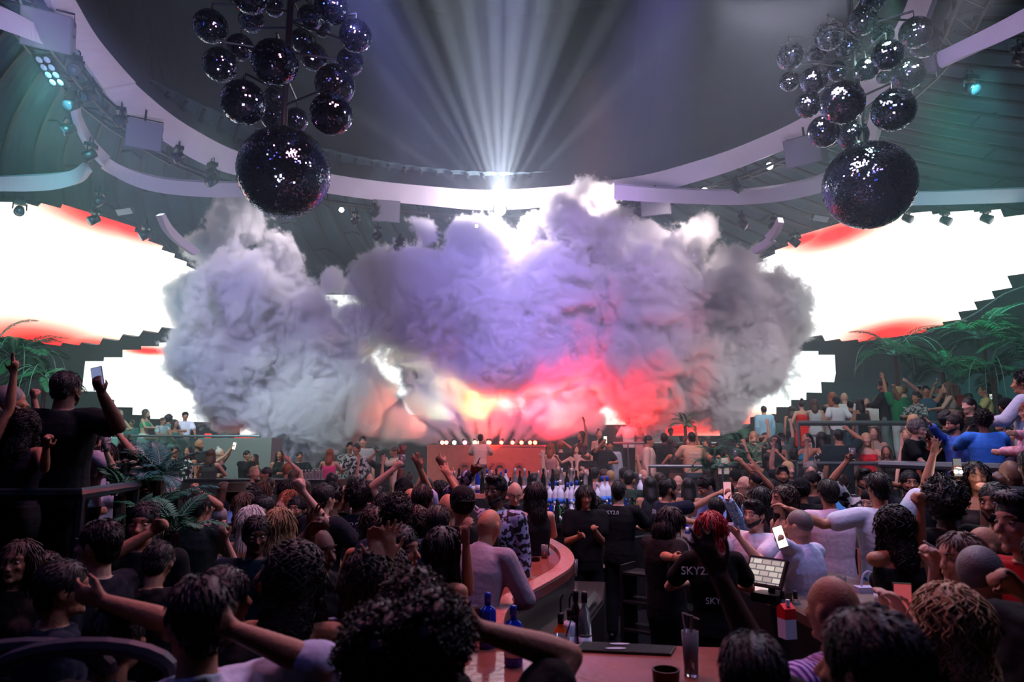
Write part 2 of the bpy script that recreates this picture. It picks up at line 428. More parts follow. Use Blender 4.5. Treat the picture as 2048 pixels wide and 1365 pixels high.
# ================================================================ mirror ball chandeliers
M_mir = mat('mirror_tile', '6c7486', .045, 1.0)
def tile_ball(r, n, seed):
    """a ball faced with small flat mirror tiles, each set at its own slight angle over a dark core"""
    g = random.Random(seed); mb = MB(); mb.ball((0, 0, 0), r * .985, 32, 20, 1)
    rows = n // 2
    for i in range(rows):
        th = math.pi * (i + .5) / rows; m = max(4, int(n * math.sin(th))); hh = r * math.pi / rows * .47; hw = r * math.sin(th) * 2 * math.pi / m * .47
        for j in range(m):
            a = 2 * math.pi * (j + .5 * (i % 2)) / m
            nn = Vector((math.sin(th) * math.cos(a), math.sin(th) * math.sin(a), math.cos(th)))
            u = Vector((-math.sin(a), math.cos(a), 0)); v = nn.cross(u)
            c = nn * r
            tx, ty = g.gauss(0, .045), g.gauss(0, .045)
            if g.random() < .3: tx *= 4; ty *= 4
            n2 = (nn + u * tx + v * ty).normalized()
            u2 = (u - n2 * u.dot(n2)).normalized(); v2 = n2.cross(u2)
            b = [c - u2 * hw - v2 * hh, c + u2 * hw - v2 * hh, c + u2 * hw + v2 * hh, c - u2 * hw + v2 * hh]
            mb.add(b, [(0, 1, 2, 3)], 0)
    me = mb.mesh('mirror_tiles', [M_mir, M_black])
    bm = bmesh.new(); bm.from_mesh(me)
    for f in bm.faces:
        if f.material_index == 0 and f.normal.dot(f.calc_center_median()) < 0: f.normal_flip()
        elif f.material_index == 1: f.smooth = True
    bm.to_mesh(me); bm.free(); me.name = 'mirror_ball'
    return me
BIGM = tile_ball(1.0, 190, 1); SMALLM = [tile_ball(1.0, 74, 2 + k) for k in range(2)]
def chandelier(mast, balls, side, big_label):
    mx, my, z0, z1 = mast
    fr = empty('chandelier_frame', (mx, my, z1), 0, 'black steel mast with radiating arms of the %s mirror ball chandelier' % side, 'chandelier frame')
    MB().tube([(0, 0, 0), (0, 0, z0 - z1)], .055, 10).build('mast', M_black, fr)
    for i, (px, py, r, Y, lb) in enumerate(balls):
        c = atY(px, py, Y); rr = r * Y / FPX / 1.02
        o = bpy.data.objects.new('mirror_ball', BIGM if i == 0 else SMALLM[i % 2]); COL.objects.link(o)
        o.location = c; o.scale = (rr, rr, rr); o.rotation_euler = (.1 * (i % 3 - 1), .07 * (i % 4 - 1.5), i * 1.3)
        tag(o, big_label if i == 0 else lb + ' of the %s chandelier' % side, 'mirror ball', 'mirror balls of the %s chandelier' % side)
        cap = MB().lathe([(.001, 1.12), (.09, 1.12), (.12, 1.02), (.16, .97)], n=12).tube([(0, 0, 1.1), (0, 0, 1.26)], .03, 6)
        cp = cap.build('hanging_cap', M_black, o)
        if i:
            top = c + Vector((0, 0, rr + .14)) - Vector((mx, my, z1))
            MB().tube([(0, 0, top.z), (top.x, top.y, top.z)], .02, 6).tube([(top.x, top.y, top.z), (top.x, top.y, top.z - .13)], .008, 5).build('arm', M_black, fr)
LBALLS = [(568, 345, 97, 10.5, ''), (421, 53, 37, 10.3, 'mirror ball at the upper left end'), (440, 130, 37, 10.2, 'mirror ball second down on the left edge'), (487, 205, 48, 9.9, 'large mirror ball low on the left side'),
          (550, 125, 50, 9.7, 'large mirror ball in front of the mast'), (663, 228, 46, 9.9, 'large mirror ball low on the right side'), (711, 72, 36, 10.3, 'mirror ball at the right end'), (670, 170, 44, 10.7, 'mirror ball right behind the low right one'),
          (503, 40, 28, 10.9, 'small mirror ball right of the upper left end one'), (480, 95, 29, 10.5, 'small mirror ball touching the second left edge one'), (663, 14, 38, 10.0, 'mirror ball cut by the top, right of the mast'), (620, 36, 28, 10.8, 'small mirror ball left of the top right one'),
          (628, 115, 30, 11.0, 'small mirror ball right of the large front one'), (603, 82, 26, 11.3, 'small mirror ball close behind the mast'), (700, 124, 30, 11.1, 'small mirror ball below the right end one'), (552, 200, 28, 11.2, 'small mirror ball below the large front one'),
          (545, 236, 25, 10.9, 'small mirror ball just above the giant ball, left'), (592, 240, 26, 11.3, 'small mirror ball just above the giant ball, right'), (646, 60, 17, 11.3, 'tiniest mirror ball'), (548, 12, 24, 11.0, 'small mirror ball cut by the top beside the mast'), (500, -10, 42, 10.2, 'mirror ball cut by the top, left of the mast')]
RBALLS = [(1738, 371, 93, 11.0, ''), (1580, 112, 30, 11.0, 'mirror ball at the far left end'), (1579, 163, 21, 11.4, 'small mirror ball under the far left one'), (1659, 71, 32, 10.5, 'mirror ball second from the left at the top'), (1725, 41, 32, 10.7, 'mirror ball near the top of the mast'),
          (1745, -2, 29, 10.9, 'mirror ball cut by the top'), (1697, 96, 26, 11.2, 'small mirror ball below the top of the mast'), (1634, 107, 23, 11.5, 'small mirror ball behind the second left one'), (1627, 161, 29, 10.8, 'mirror ball in the middle of the left side'),
          (1616, 211, 27, 11.1, 'mirror ball low on the left side'), (1685, 206, 46, 10.2, 'large mirror ball left of the mast'), (1648, 263, 34, 10.9, 'mirror ball lowest on the left side'), (1706, 272, 32, 11.3, 'mirror ball between the lowest left one and the giant ball'),
          (1787, 220, 45, 10.6, 'large mirror ball right of the mast'), (1733, 139, 25, 10.8, 'small mirror ball on the middle of the mast'), (1775, 110, 33, 10.3, 'mirror ball in front on the right side'), (1816, 148, 35, 10.9, 'mirror ball behind on the right side'),
          (1831, 65, 34, 10.6, 'mirror ball at the upper right end'), (1850, 84, 34, 11.2, 'mirror ball behind the upper right end one'), (1764, 72, 25, 11.3, 'small mirror ball behind the top of the mast'), (1675, 143, 22, 11.5, 'small mirror ball in the middle gap'), (1768, 155, 15, 11.6, 'tiniest mirror ball')]
c = atY(576, 100, 10.5); chandelier((c.x, c.y, 12.6, 7.1), LBALLS, 'left', 'giant mirror ball at the foot of the left chandelier')
c = atY(1712, 150, 11.1); chandelier((c.x, c.y, 12.6, 7.4), RBALLS, 'right', 'giant mirror ball at the foot of the right chandelier')

# ---------------------------------------------------------------- speakers and lamps on the truss
M_spk = mat('speaker_grey', '6a6872', .55); M_fix = mat('fixture_black', '101114', .4, .2)
M_lens = mat('lens_glass', '3a444e', .2, spec=.8); M_lit = mat('lens_lit', 'ffffff', .3, emit='fbf6ff', estr=40)
def speaker(px, py, z, hx, hy, hz, rz, rx, label):
    c = atZ(px, py, z); o = empty('speaker', c, R(rz), label, 'speaker', 'speakers under the ceiling ring'); o.rotation_euler = (R(rx), 0, R(rz))
    mb = MB(); mb.add([(-hx, -hy, hz), (hx, -hy, hz), (hx, hy, hz * .7), (-hx, hy, hz * .7), (-hx, -hy, -hz), (hx, -hy, -hz), (hx, hy, -hz * .7), (-hx, hy, -hz * .7)], [(0, 1, 2, 3), (7, 6, 5, 4), (0, 4, 5, 1), (1, 5, 6, 2), (2, 6, 7, 3), (3, 7, 4, 0)])
    mb.build('cabinet', M_spk, o)
    MB().box((0, -hy - .012, 0), (hx * .94, .012, hz * .94)).build('grille', mat('grille', '7d7b86', .6, bump=('noise', 300, .4)), o)
    for s in (-1, 1): MB().box((s * (hx + .012), 0, 0), (.01, hy * .25, .03)).build('handle', M_fix, o)
    MB().tube([(0, 0, hz * .85), (0, 0, hz * .85 + .35)], .03, 6).tube([(-hx, 0, hz * .5), (-hx, 0, hz * .9 + .1), (hx, 0, hz * .9 + .1), (hx, 0, hz * .5)], .018, 5).build('bracket', M_fix, o)
speaker(98, 62, 10.0, .40, .34, .34, 28, 28, 'grey speaker box nearest on the left, its top lit blue')
speaker(288, 272, 9.9, .40, .3, .34, 30, 18, 'grey speaker box second along the left of the ring')
speaker(772, 426, 10.0, .45, .3, .36, 12, 8, 'pinkish grey speaker box just left of the smoke top')
speaker(1312, 412, 9.9, .45, .3, .36, -18, 10, 'dark speaker box above the right part of the smoke')
speaker(1612, 305, 9.8, .45, .35, .36, -38, 14, 'grey speaker box left of the right giant mirror ball')
speaker(1826, 120, 9.9, .40, .34, .34, -40, 28, 'dark speaker box behind the right chandelier')
def lamp_proto():
    o = empty('moving_head_lamp', (0, 0, 0))
    MB().box((0, 0, 0), (.13, .1, .05)).build('base', M_fix, o)
    y = MB(); y.tube([(-.15, 0, -.02), (-.16, 0, -.2)], .02, 6).tube([(.15, 0, -.02), (.16, 0, -.2)], .02, 6).box((0, 0, -.04), (.17, .04, .015)); y.build('yoke', M_fix, o)
    h = MB(); M3 = Matrix.Rotation(R(125), 3, 'X')
    h.lathe([(.06, -.14), (.11, -.12), (.12, .02), (.13, .14), (.11, .145)], (0, 0, -.22), 16, M=M3); hd = h.build('head', M_fix, o, True)
    MB().lathe([(.001, .15), (.10, .148), (.105, .13)], (0, 0, -.22), 16, M=M3).build('lens', M_lens, hd, True)
    cl = MB(); cl.tube([(-.08, 0, .05), (-.08, 0, .16), (-.04, 0, .2)], .015, 5).tube([(.08, 0, .05), (.08, 0, .16), (.04, 0, .2)], .015, 5); cl.build('clamp', M_fix, o)
    return o
LP = lamp_proto()
LIST = [(150, 118, 9.9, 'beside the nearest left speaker'), (243, 222, 9.9, 'between the two left speakers'), (358, 298, 9.9, 'right of the second left speaker'), (180, 172, 9.8, 'big, in the corner of the left petal'), (146, 190, 9.6, 'small pair at the petal tip'),
        (182, 292, 9.2, 'low on the left petal edge'), (200, 386, 8.9, 'above the left red screen corner'), (140, 240, 9.5, 'long one pointing right with a red lens'), (425, 330, 9.9, 'left of the left giant ball'), (425, 348, 9.6, 'just below the one left of the giant ball'),
        (752, 412, 10.0, 'on the pink grey speaker'), (712, 428, 9.5, 'right of the lit left one'), (755, 458, 8.8, 'hanging lower, left of the smoke top'), (800, 480, 8.4, 'lowest, left of the smoke top'), (1277, 410, 10.0, 'right beside the tall smoke column'), (1256, 430, 9.6, 'just under the one beside the smoke column'),
        (1473, 362, 9.9, 'with a silver dome between the two lit right ones'), (1484, 434, 9.0, 'first under the right petal'), (1546, 440, 9.0, 'second under the right petal'), (1588, 470, 8.6, 'with silver dish left of the right screen tip'), (1940, 158, 9.7, 'up under the right canopy'), (2042, 98, 9.7, 'cut by the right edge'), (292, 455, 8.3, 'at the left screen slope'), (190, 424, 8.6, 'on the top of the left red patch')]
fx = []
for i, (px, py, z, lb) in enumerate(LIST):
    o = LP if i == 0 else copy_tree(LP)
    c = atZ(px, py, z); o.location = c; o.rotation_euler = (0, 0, math.atan2(c.x, 14 - c.y) * .5 + (i % 5 - 2) * .3)
    if i == 0: o.rotation_euler = (0, 0, .6)
    tag(o, 'moving head lamp ' + lb, 'stage lamp', 'dark stage lamps under the ceiling'); fx.append(o)
for px, py, side, lb in ((36, 416, 1, 'hanging before the left screen'), (1821, 432, -1, 'first of three hanging before the right screen'), (1896, 436, -1, 'second of three hanging before the right screen'), (1976, 432, -1, 'third of three hanging before the right screen')):
    o = copy_tree(LP); c = atV(px, py, side); c.x -= .35 * (1 if c.x > 0 else -1) * 1.0; c.y -= .4; o.location = c; tag(o, 'black stage lamp ' + lb, 'stage lamp', 'dark stage lamps under the ceiling')
def lit_lamp(px, py, z, r, lb, Y=None):
    c = atY(px, py, Y); o = empty('lit_lamp', c, 0, 'stage lamp shining white, ' + lb, 'stage lamp', 'lit stage lamps')
    d = (Vector((0, 0, 2)) - c).normalized(); M3 = rot_to(d)
    MB().lathe([(r * .6, -.25), (r * 1.2, -.2), (r * 1.25, .0), (r * 1.1, .01)], n=16, M=M3).build('housing', M_fix, o, True)
    MB().ball((0, 0, 0), (r, r, r * .35), 16, 8, M=M3).build('lens', M_lit, o, True)
lit_lamp(1539, 332, 0, .105, 'right one above the petal', 19.0); lit_lamp(1408, 383, 0, .105, 'left one of the two on the right', 19.9)
lit_lamp(683, 420, 0, .08, 'left of the stage with a beam to the right', 20.6); lit_lamp(1000, 420, 0, .2, 'brightest, behind the top of the smoke', 21.9); lit_lamp(953, 452, 0, .06, 'small one glowing through the smoke', 19.0)
# eight-lens blinder
c = atZ(102, 141, 9.7); o = empty('blinder_lamp', c, 0, 'flat blinder lamp with eight round lenses under the left speaker', 'stage lamp'); o.rotation_euler = (R(-35), R(8), R(-12))
MB().box((0, 0, 0), (.22, .34, .03)).build('housing', M_fix, o)
for i in range(4):
    for j in range(2): MB().lathe([(.001, -.045), (.06, -.05), (.07, -.03)], ((j - .5) * .19, (i - 1.5) * .155, 0), 14).build('lens', mat('lens_pale', 'c8d4e0', .2, emit='b8c4d0', estr=.12), o, True)
# small pale panel lights by the screens
for px, py, sx, lb in ((250, 423, 1, 'pale flat panel lamp above the left screen slope'), (1640, 437, -1, 'pale flat panel lamp above the right screen slope')):
    c = atZ(px, py, 8.9); o = empty('panel_lamp', c, R(-20 * sx), lb, 'panel lamp', 'panel lamps by the screens'); o.rotation_euler = (R(40), 0, R(-20 * sx))
    MB().box((0, 0, 0), (.3, .025, .1)).build('housing', M_fix, o); MB().box((0, -.03, 0), (.28, .008, .085)).build('diffuser', mat('panel_pale', '9aa09e', .5), o)
# slack cable and hooks along the right screen's lower steps
pts = [atV(x, y, -1) + Vector((-.1, -.15, 0)) for x, y in ((2060, 572), (2006, 592), (1950, 630), (1900, 652), (1840, 672), (1760, 690))]
tag(MB().tube(smooth_curve(pts, 5), .02, 5).build('rigging_cable', M_rail), 'slack rigging cable below the stepped edge of the right screen', 'cable')
# dark trusses carrying the screens
for side, pr, lb in ((1, [(-60, 398), (60, 402), (200, 428), (300, 470), (400, 535)], 'left'), (-1, [(1500, 510), (1600, 462), (1760, 425), (1900, 421), (2030, 419)], 'right')):
    mb = MB(); A = [atV(x, y, side) + Vector((0, .4, .1)) for x, y in pr]; B_ = [a + Vector((0, .3, -.35)) for a in A]
    A = smooth_curve(A, 4); B_ = smooth_curve(B_, 4); mb.tube(A, .05, 6); mb.tube(B_, .05, 6)
    for i in range(len(A) - 1): mb.tube([A[i], B_[i + 1]], .025, 5); mb.tube([A[i], B_[i]], .025, 5)
    tag(mb.build('screen_truss', M_black), 'black truss carrying the %s hanging screen' % lb, 'truss')
# ================================================================ people
TMP = bpy.data.collections.new('tmp'); COL.children.link(TMP)
def remesh(mb, vox, smooth=2, name='m', fac=.5):
    me = bpy.data.meshes.new(name); me.from_pydata(mb.v, [], mb.f); me.update()
    o = bpy.data.objects.new('tmp', me); TMP.objects.link(o)
    r = o.modifiers.new('r', 'REMESH'); r.mode = 'VOXEL'; r.voxel_size = vox; r.use_smooth_shade = True
    if smooth:
        s = o.modifiers.new('s', 'SMOOTH'); s.iterations = smooth; s.factor = fac
    dg = bpy.context.evaluated_depsgraph_get()
    out = bpy.data.meshes.new_from_object(o.evaluated_get(dg), preserve_all_data_layers=False, depsgraph=dg)
    out.name = name
    bpy.data.objects.remove(o); bpy.data.meshes.remove(me)
    out.polygons.foreach_set('use_smooth', [True] * len(out.polygons))
    return out
def capsule(mb, a, b, ra, rb, n=10, fa=1.0, side=None):
    """tapered limb from a to b with round ends; fa flattens it across `side`"""
    a = Vector(a); b = Vector(b); d = (b - a)
    L_ = d.length
    if L_ < 1e-6: d = Vector((0, 0, 1)); L_ = 1e-6
    d = d / L_
    x = (side - d * side.dot(d)) if side is not None else Vector((0, 0, 1)).cross(d)
    if x.length < .05: x = Vector((1, 0, 0)).cross(d)
    x.normalize(); y = d.cross(x)
    M = Matrix((x * 1.0, y * fa, d)).transposed()
    pr = []
    for i in range(5):
        t = math.pi / 2 * i / 4
        pr.append((max(1e-5, ra * math.sin(t)), -ra * math.cos(t)))
    for i in range(5):
        t = math.pi / 2 * (1 - i / 4)
        pr.append((max(1e-5, rb * math.sin(t)), L_ + rb * math.cos(t)))
    mb.lathe(pr, a, n, M=M)
def loft(mb, secs, n=20):
    """secs: (centre, rx, ry, M3)"""
    vs = []; fs = []; k = len(secs)
    for c, rx, ry, M in secs:
        for j in range(n):
            t = 2 * math.pi * j / n; ct, st = math.cos(t), math.sin(t)
            e = .82
            vs.append(Vector(c) + M @ Vector((rx * math.copysign(abs(ct) ** e, ct), ry * math.copysign(abs(st) ** e, st), 0)))
    for i in range(k - 1):
        for j in range(n): fs.append((i * n + j, i * n + (j + 1) % n, (i + 1) * n + (j + 1) % n, (i + 1) * n + j))
    fs.append(tuple(range(n))[::-1]); fs.append(tuple((k - 1) * n + j for j in range(n)))
    mb.add(vs, fs)

ARMS = {  # wrist for the left side (x>0), elbow pole, hand, palm normal
    'down': ((.25, -.05, .88), (.2, 1, 0), 'relax', (-1, 0, 0)),
    'up': ((.26, -.08, 1.93), (1, .3, 0), 'open', (0, -1, 0)),
    'upv': ((.42, -.1, 1.86), (.6, .6, -.3), 'open', (0, -1, 0)),
    'fist': ((.27, -.22, 1.74), (1, .2, -.4), 'fist', (0, -1, 0)),
    'point': ((.24, -.25, 1.86), (1, .2, -.3), 'point', (0, -1, 0)),
    'bent': ((.14, -.33, 1.20), (1, .3, -.6), 'grip', (-1, 0, 0)),
    'face': ((.07, -.26, 1.48), (.8, 0, -1), 'relax', (-.3, 1, 0)),
    'drink': ((.05, -.26, 1.50), (.9, 0, -.7), 'grip', (-1, .3, 0)),
    'rail': ((.2, -.40, 1.08), (.7, .6, -.4), 'relax', (0, 0, -1)),
    'hip': ((.2, -.03, 1.02), (.8, .8, 0), 'fist', (-1, 0, 0)),
    'side': ((.68, -.08, 1.46), (0, .4, -1), 'relax', (0, 0, -1)),
    'phone': ((.12, -.42, 1.62), (.7, 0, -1), 'grip', (-.5, 1, 0)),
    'fwd': ((.16, -.50, 1.30), (.7, .2, -1), 'relax', (0, 0, -1)),
    'nape': ((.10, .10, 1.60), (1, -.3, .2), 'relax', (0, -1, 0)),
    'cross': ((-.06, -.24, 1.20), (1, -.2, -.8), 'relax', (0, 1, 0)),
    'lap': ((.12, -.36, .98), (1, .2, -.2), 'relax', (0, 0, -1)),
}
def hand(mb, w, d, pn, kind, s, r=.0085, far=False):
    """palm, four fingers of unequal length and a thumb from the side of the palm. w wrist, d direction, pn palm normal, s=+1 left hand"""
    d = d.normalized(); pn = (pn - d * pn.dot(d))
    if pn.length < .05: pn = Vector((0, -1, .1)); pn = pn - d * pn.dot(d)
    pn.normalize(); sd = d.cross(pn) * s        # towards the thumb
    k = 1.0
    pc = w + d * .05
    capsule(mb, w, w + d * .078, .027, .034, 12, .48, sd)
    capsule(mb, w + d * .015 + sd * .012, w + d * .05 + sd * .022, .017, .016, 8)
    fl = [(.026, .072, .95), (.009, .080, 1.0), (-.009, .075, 1.0), (-.026, .060, .9)]
    for i, (off, ln, q) in enumerate(fl):
        spread = {'open': .22, 'point': .06, 'horns': .2}.get(kind, .05) * (1.5 - i)
        if kind == 'open': cu = (.12, .15, .12)
        elif kind == 'relax': cu = (.35 + .08 * i, .45, .35)
        elif kind == 'grip': cu = (.75, .95, .6)
        elif kind == 'fist': cu = (1.35, 1.6, 1.1)
        elif kind == 'point': cu = (.05, .05, .05) if i == 0 else (1.3, 1.6, 1.1)
        elif kind == 'horns': cu = (.08, .08, .05) if i in (0, 3) else (1.3, 1.6, 1.1)
        else: cu = (.12, .1, .1) if i < 2 else (1.3, 1.6, 1.1)
        p = w + d * .088 + sd * off * .95
        dr = (d + sd * spread).normalized(); ang = 0
        rr = r * q
        for j, seg in enumerate((.5, .29, .21)):
            ang += cu[j]
            v = dr * math.cos(ang) + pn * math.sin(ang)
            e = p + v * ln * seg
            capsule(mb, p, e, rr * (1 - .06 * j), rr * (.96 - .08 * j), 7)
            p = e
    # thumb
    p = w + d * .03 + sd * .026
    if kind in ('grip', 'fist', 'point', 'horns', 'v'):
        v1 = (d * .7 + sd * .5 + pn * .5).normalized(); v2 = (d * .6 - sd * .35 + pn * .7).normalized()
    else:
        v1 = (d * .75 + sd * .65 + pn * .15).normalized(); v2 = (d * .9 + sd * .3 + pn * .15).normalized()
    e = p + v1 * .042; capsule(mb, p, e, r * 1.35, r * 1.1, 7); capsule(mb, e, e + v2 * .034, r * 1.08, r * .92, 7)

class Fig:
    """joints of a posed figure, 1.75 m tall, facing -Y"""
    def __init__(s, sex='m', lean=0, roll=0, twist=0, head=(0, 0), arms=('down', 'down'), legs='stand', build=1.0):
        s.sex = sex; fem = sex == 'f'; s.b = build
        s.sw = (.158 if fem else .188) * build
        s.piv = Vector((0, 0, .95))
        s.M = Matrix.Rotation(R(twist), 3, 'Z') @ Matrix.Rotation(R(roll), 3, 'Y') @ Matrix.Rotation(R(lean), 3, 'X')
        up = lambda x, y, z: s.piv + s.M @ (Vector((x, y, z)) - s.piv)
        s.up = up
        s.head_M = s.M @ Matrix.Rotation(R(head[0]), 3, 'Z') @ Matrix.Rotation(R(head[1]), 3, 'X')
        s.neck = up(0, .012, 1.47); s.hc = s.neck + s.head_M @ Vector((0, -.022, .155))
        s.arm = []
        for i, sg in ((0, 1), (1, -1)):
            a = arms[i]
            sh = up(sg * s.sw, .005, 1.415)
            if isinstance(a, str):
                w_, pole, kind, pn = ARMS[a]
                w_ = up(w_[0] * sg * (.9 if fem else 1), w_[1], w_[2]); pole = s.M @ Vector((pole[0] * sg, pole[1], pole[2])); pn = s.M @ Vector((pn[0] * sg, pn[1], pn[2]))
            else:
                w_, pole, kind, pn = a; w_ = Vector(w_); pole = Vector(pole); pn = Vector(pn)
            L1, L2 = .285, .25
            v = w_ - sh; D = min(v.length, (L1 + L2) * .985); D = max(D, .16); v.normalize(); w_ = sh + v * D
            a_ = (L1 * L1 - L2 * L2 + D * D) / (2 * D); h = math.sqrt(max(0, L1 * L1 - a_ * a_))
            pp = pole - v * pole.dot(v)
            if pp.length < .05: pp = Vector((sg, .3, -.5)); pp = pp - v * pp.dot(v)
            e = sh + v * a_ + pp.normalized() * h
            s.arm.append((sh, e, w_, kind, pn, sg))
        s.leg = []
        for sg in (1, -1):
            hip = Vector((sg * .09, 0, .92))
            if legs == 'sit': kn = Vector((sg * .13, -.44, .92)); an = Vector((sg * .14, -.42, .50))
            elif legs == 'walk': kn = Vector((sg * .1, -.09 * (1 + sg), .5)); an = Vector((sg * .1, .12 * sg + .05, .085))
            elif legs == 'wide': kn = Vector((sg * .17, -.04, .5)); an = Vector((sg * .22, .02, .085))
            else: kn = Vector((sg * .1, -.025, .50)); an = Vector((sg * .105, .03, .085))
            s.leg.append((hip, kn, an))
    def torso(s, mb, g=0.0, z0=.86, z1=1.47, neck=False):
        fem = s.sex == 'f'; b = s.b
        prof = ([(.84, .150, .105), (.92, .172, .115), (1.0, .150, .100), (1.09, .122, .088), (1.2, .135, .098), (1.29, .145, .112), (1.37, .140, .092), (1.43, .110, .075), (1.47, .065, .06)] if fem else
                [(.84, .155, .105), (.92, .165, .112), (1.0, .155, .108), (1.09, .150, .102), (1.2, .163, .108), (1.3, .178, .116), (1.38, .172, .100), (1.435, .135, .082), (1.475, .075, .065)])
        secs = []
        for z, rx, ry in prof:
            if z < z0 - .02 or z > z1 + .02: continue
            secs.append((s.up(0, .005 if z > 1.1 else 0, z) if z > .93 else Vector((0, 0, z)), rx * b + g, ry * b + g, s.M if z > .93 else Matrix.Identity(3)))
        loft(mb, secs)
        if fem and z1 > 1.3 and z0 < 1.2:
            for sg in (1, -1): mb.ball(s.up(sg * .07, -.085, 1.265), .058 + g, 10, 8)
    def body(s, vox, fing=True, hands=True):
        mb = MB(); fem = s.sex == 'f'; q = .86 if fem else 1.0; q *= s.b
        s.torso(mb)
        capsule(mb, s.neck + Vector((0, .0, -.05)), s.hc + s.head_M @ Vector((0, .012, -.05)), .058 * q, .05 * (q if not fem else .92), 12)
        for (sh, e, w_, kind, pn, sg) in s.arm:
            capsule(mb, s.up(sg * (s.sw - .09), .005, 1.42), sh, .05 * q, .056 * q, 10)
            m_ = sh.lerp(e, .45)
            capsule(mb, sh, m_, .055 * q, .048 * q, 10); capsule(mb, m_, e, .048 * q, .037 * q, 10)
            m2 = e.lerp(w_, .3); capsule(mb, e, m2, .038 * q, .041 * q, 10); capsule(mb, m2, w_, .041 * q, .026 * q, 10)
            if hands: hand(mb, w_, (w_ - e), pn, kind, sg, .0088 if fing else .0115)
        for hip, kn, an in s.leg:
            sg = 1 if hip.x > 0 else -1
            capsule(mb, hip + Vector((0, 0, .0)), hip.lerp(kn, .4), .088 * q, .078 * q, 12); capsule(mb, hip.lerp(kn, .4), kn, .078 * q, .054 * q, 12)
            c = kn.lerp(an, .3) + Vector((0, .012, 0)); capsule(mb, kn, c, .052 * q, .055 * q, 10); capsule(mb, c, an, .055 * q, .033 * q, 10)
            capsule(mb, an + Vector((0, .03, -.045)), an + Vector((sg * .02, -.15, -.055)), .036, .03, 8, .8, Vector((1, 0, 0)))
        s.head(mb, fing)
        return remesh(mb, vox, 2 if vox > .008 else 3, 'person')
    def hp(s, x, y, z): return s.hc + s.head_M @ Vector((x, y, z))
    def head(s, mb, fine=True):
        fem = s.sex == 'f'; H = s.head_M
        # sculpted skull: a sphere pushed into shape
        n, m = 28, 22; vs = []; fs = []
        for i in range(m + 1):
            th = math.pi * i / m
            for j in range(n):
                a = 2 * math.pi * j / n
                x, y, z = math.sin(th) * math.sin(a), -math.sin(th) * math.cos(a), math.cos(th)   # a=0 is the face
                X, Y, Z = x * .076, y * .098, z * .118
                if Z < -.02:                                    # jaw narrows
                    t = (-.02 - Z) / .098; X *= 1 - (.34 if not fem else .42) * t; 
                    if Y > 0: Y *= 1 - .45 * t
                    else: Y *= 1 + .02 * t
                if Y < 0 and abs(X) > .045 and Z < .03: X *= .97
                if Y < -.05:                                    # eye sockets, brow
                    for ex in (-.032, .032):
                        d2 = ((X - ex) / .02) ** 2 + ((Z - .008) / .014) ** 2
                        Y += .014 * math.exp(-d2)
                    Y -= .004 * math.exp(-((Z - .035) / .012) ** 2)
                vs.append(s.hp(X, Y, Z))
        for i in range(m):
            for j in range(n): fs.append((i * n + j, (i + 1) * n + j, (i + 1) * n + (j + 1) % n, i * n + (j + 1) % n))
        mb.add(vs, fs)
        P_ = s.hp; nz = .9 if fem else 1.0
        capsule(mb, P_(0, -.092, .012), P_(0, -.116 * nz - .004, -.026), .0075, .0115, 8)
        for sg in (-1, 1):
            mb.ball(P_(sg * .011, -.106, -.030), .0085, 8, 6)
            mb.ball(P_(sg * .077, .008, -.005), (.011, .020, .031), 8, 8, M=H @ Matrix.Rotation(sg * -.25, 3, 'Z'))
            mb.ball(P_(sg * .038, -.072, -.02), .018, 8, 6)
        capsule(mb, P_(-.019, -.0945, -.052), P_(.019, -.0945, -.052), .0055, .0055, 6)
        capsule(mb, P_(-.016, -.0915, -.062), P_(.016, -.0915, -.062), .0065, .0065, 6)
        mb.ball(P_(0, -.080, -.092), (.024, .018, .018), 8, 6, M=H)
        mb.ball(P_(0, -.03, -.075), (.05, .055, .04), 12, 8, M=H)
    # ---- clothing: shells over the same joints
    def top(s, kind, vox):
        mb = MB(); q = (.86 if s.sex == 'f' else 1.0) * s.b; g = .014
        rolled = kind == 'rolled'; kind = 'shirt' if rolled else kind
        lo = {'crop': 1.14, 'vest': .9, 'tank': .9, 'tee': .88, 'shirt': .84, 'jacket': .82, 'dress': .86, 'strap': .9, 'bra': 1.2}[kind]
        z1 = 1.36 if kind in ('strap', 'dress', 'bra', 'crop') else 1.47
        g = {'tee': .02, 'shirt': .024, 'jacket': .032}.get(kind, .011)
        s.torso(mb, g, lo, z1)
        for (sh, e, w_, kd, pn, sg) in s.arm:
            if kind in ('tee', 'shirt', 'jacket'):
                capsule(mb, s.up(sg * (s.sw - .1), .005, 1.415), sh, .055 * q + g * .8, .06 * q + g * .7, 10)
                if kind == 'tee': capsule(mb, sh, sh.lerp(e, .62), .06 * q + g * .7, .058 * q + g, 12)
                else:
                    capsule(mb, sh, e, .06 * q + g * .7, .042 * q + g, 12); capsule(mb, e, e.lerp(w_, .12 if rolled else .86), .042 * q + g, .034 * q + g * .8, 12)
            elif kind in ('vest', 'tank'):
                capsule(mb, s.up(sg * .09, .0, 1.36), s.up(sg * .1, .0, 1.445), .04, .03, 8)
            elif kind in ('strap', 'dress', 'crop'):
                capsule(mb, s.up(sg * .075, -.085, 1.33), s.up(sg * .085, .0, 1.462), .008, .010, 6); capsule(mb, s.up(sg * .085, .0, 1.462), s.up(sg * .07, .075, 1.33), .010, .008, 6)
        if kind in ('shirt', 'jacket'):
            for k in range(10):
                t0, t1 = R(36 * k), R(36 * k + 36)
                capsule(mb, s.up(.062 * math.sin(t0), .012 - .06 * math.cos(t0), 1.478 - .012 * math.cos(t0)), s.up(.062 * math.sin(t1), .012 - .06 * math.cos(t1), 1.478 - .012 * math.cos(t1)), .014, .014, 6)
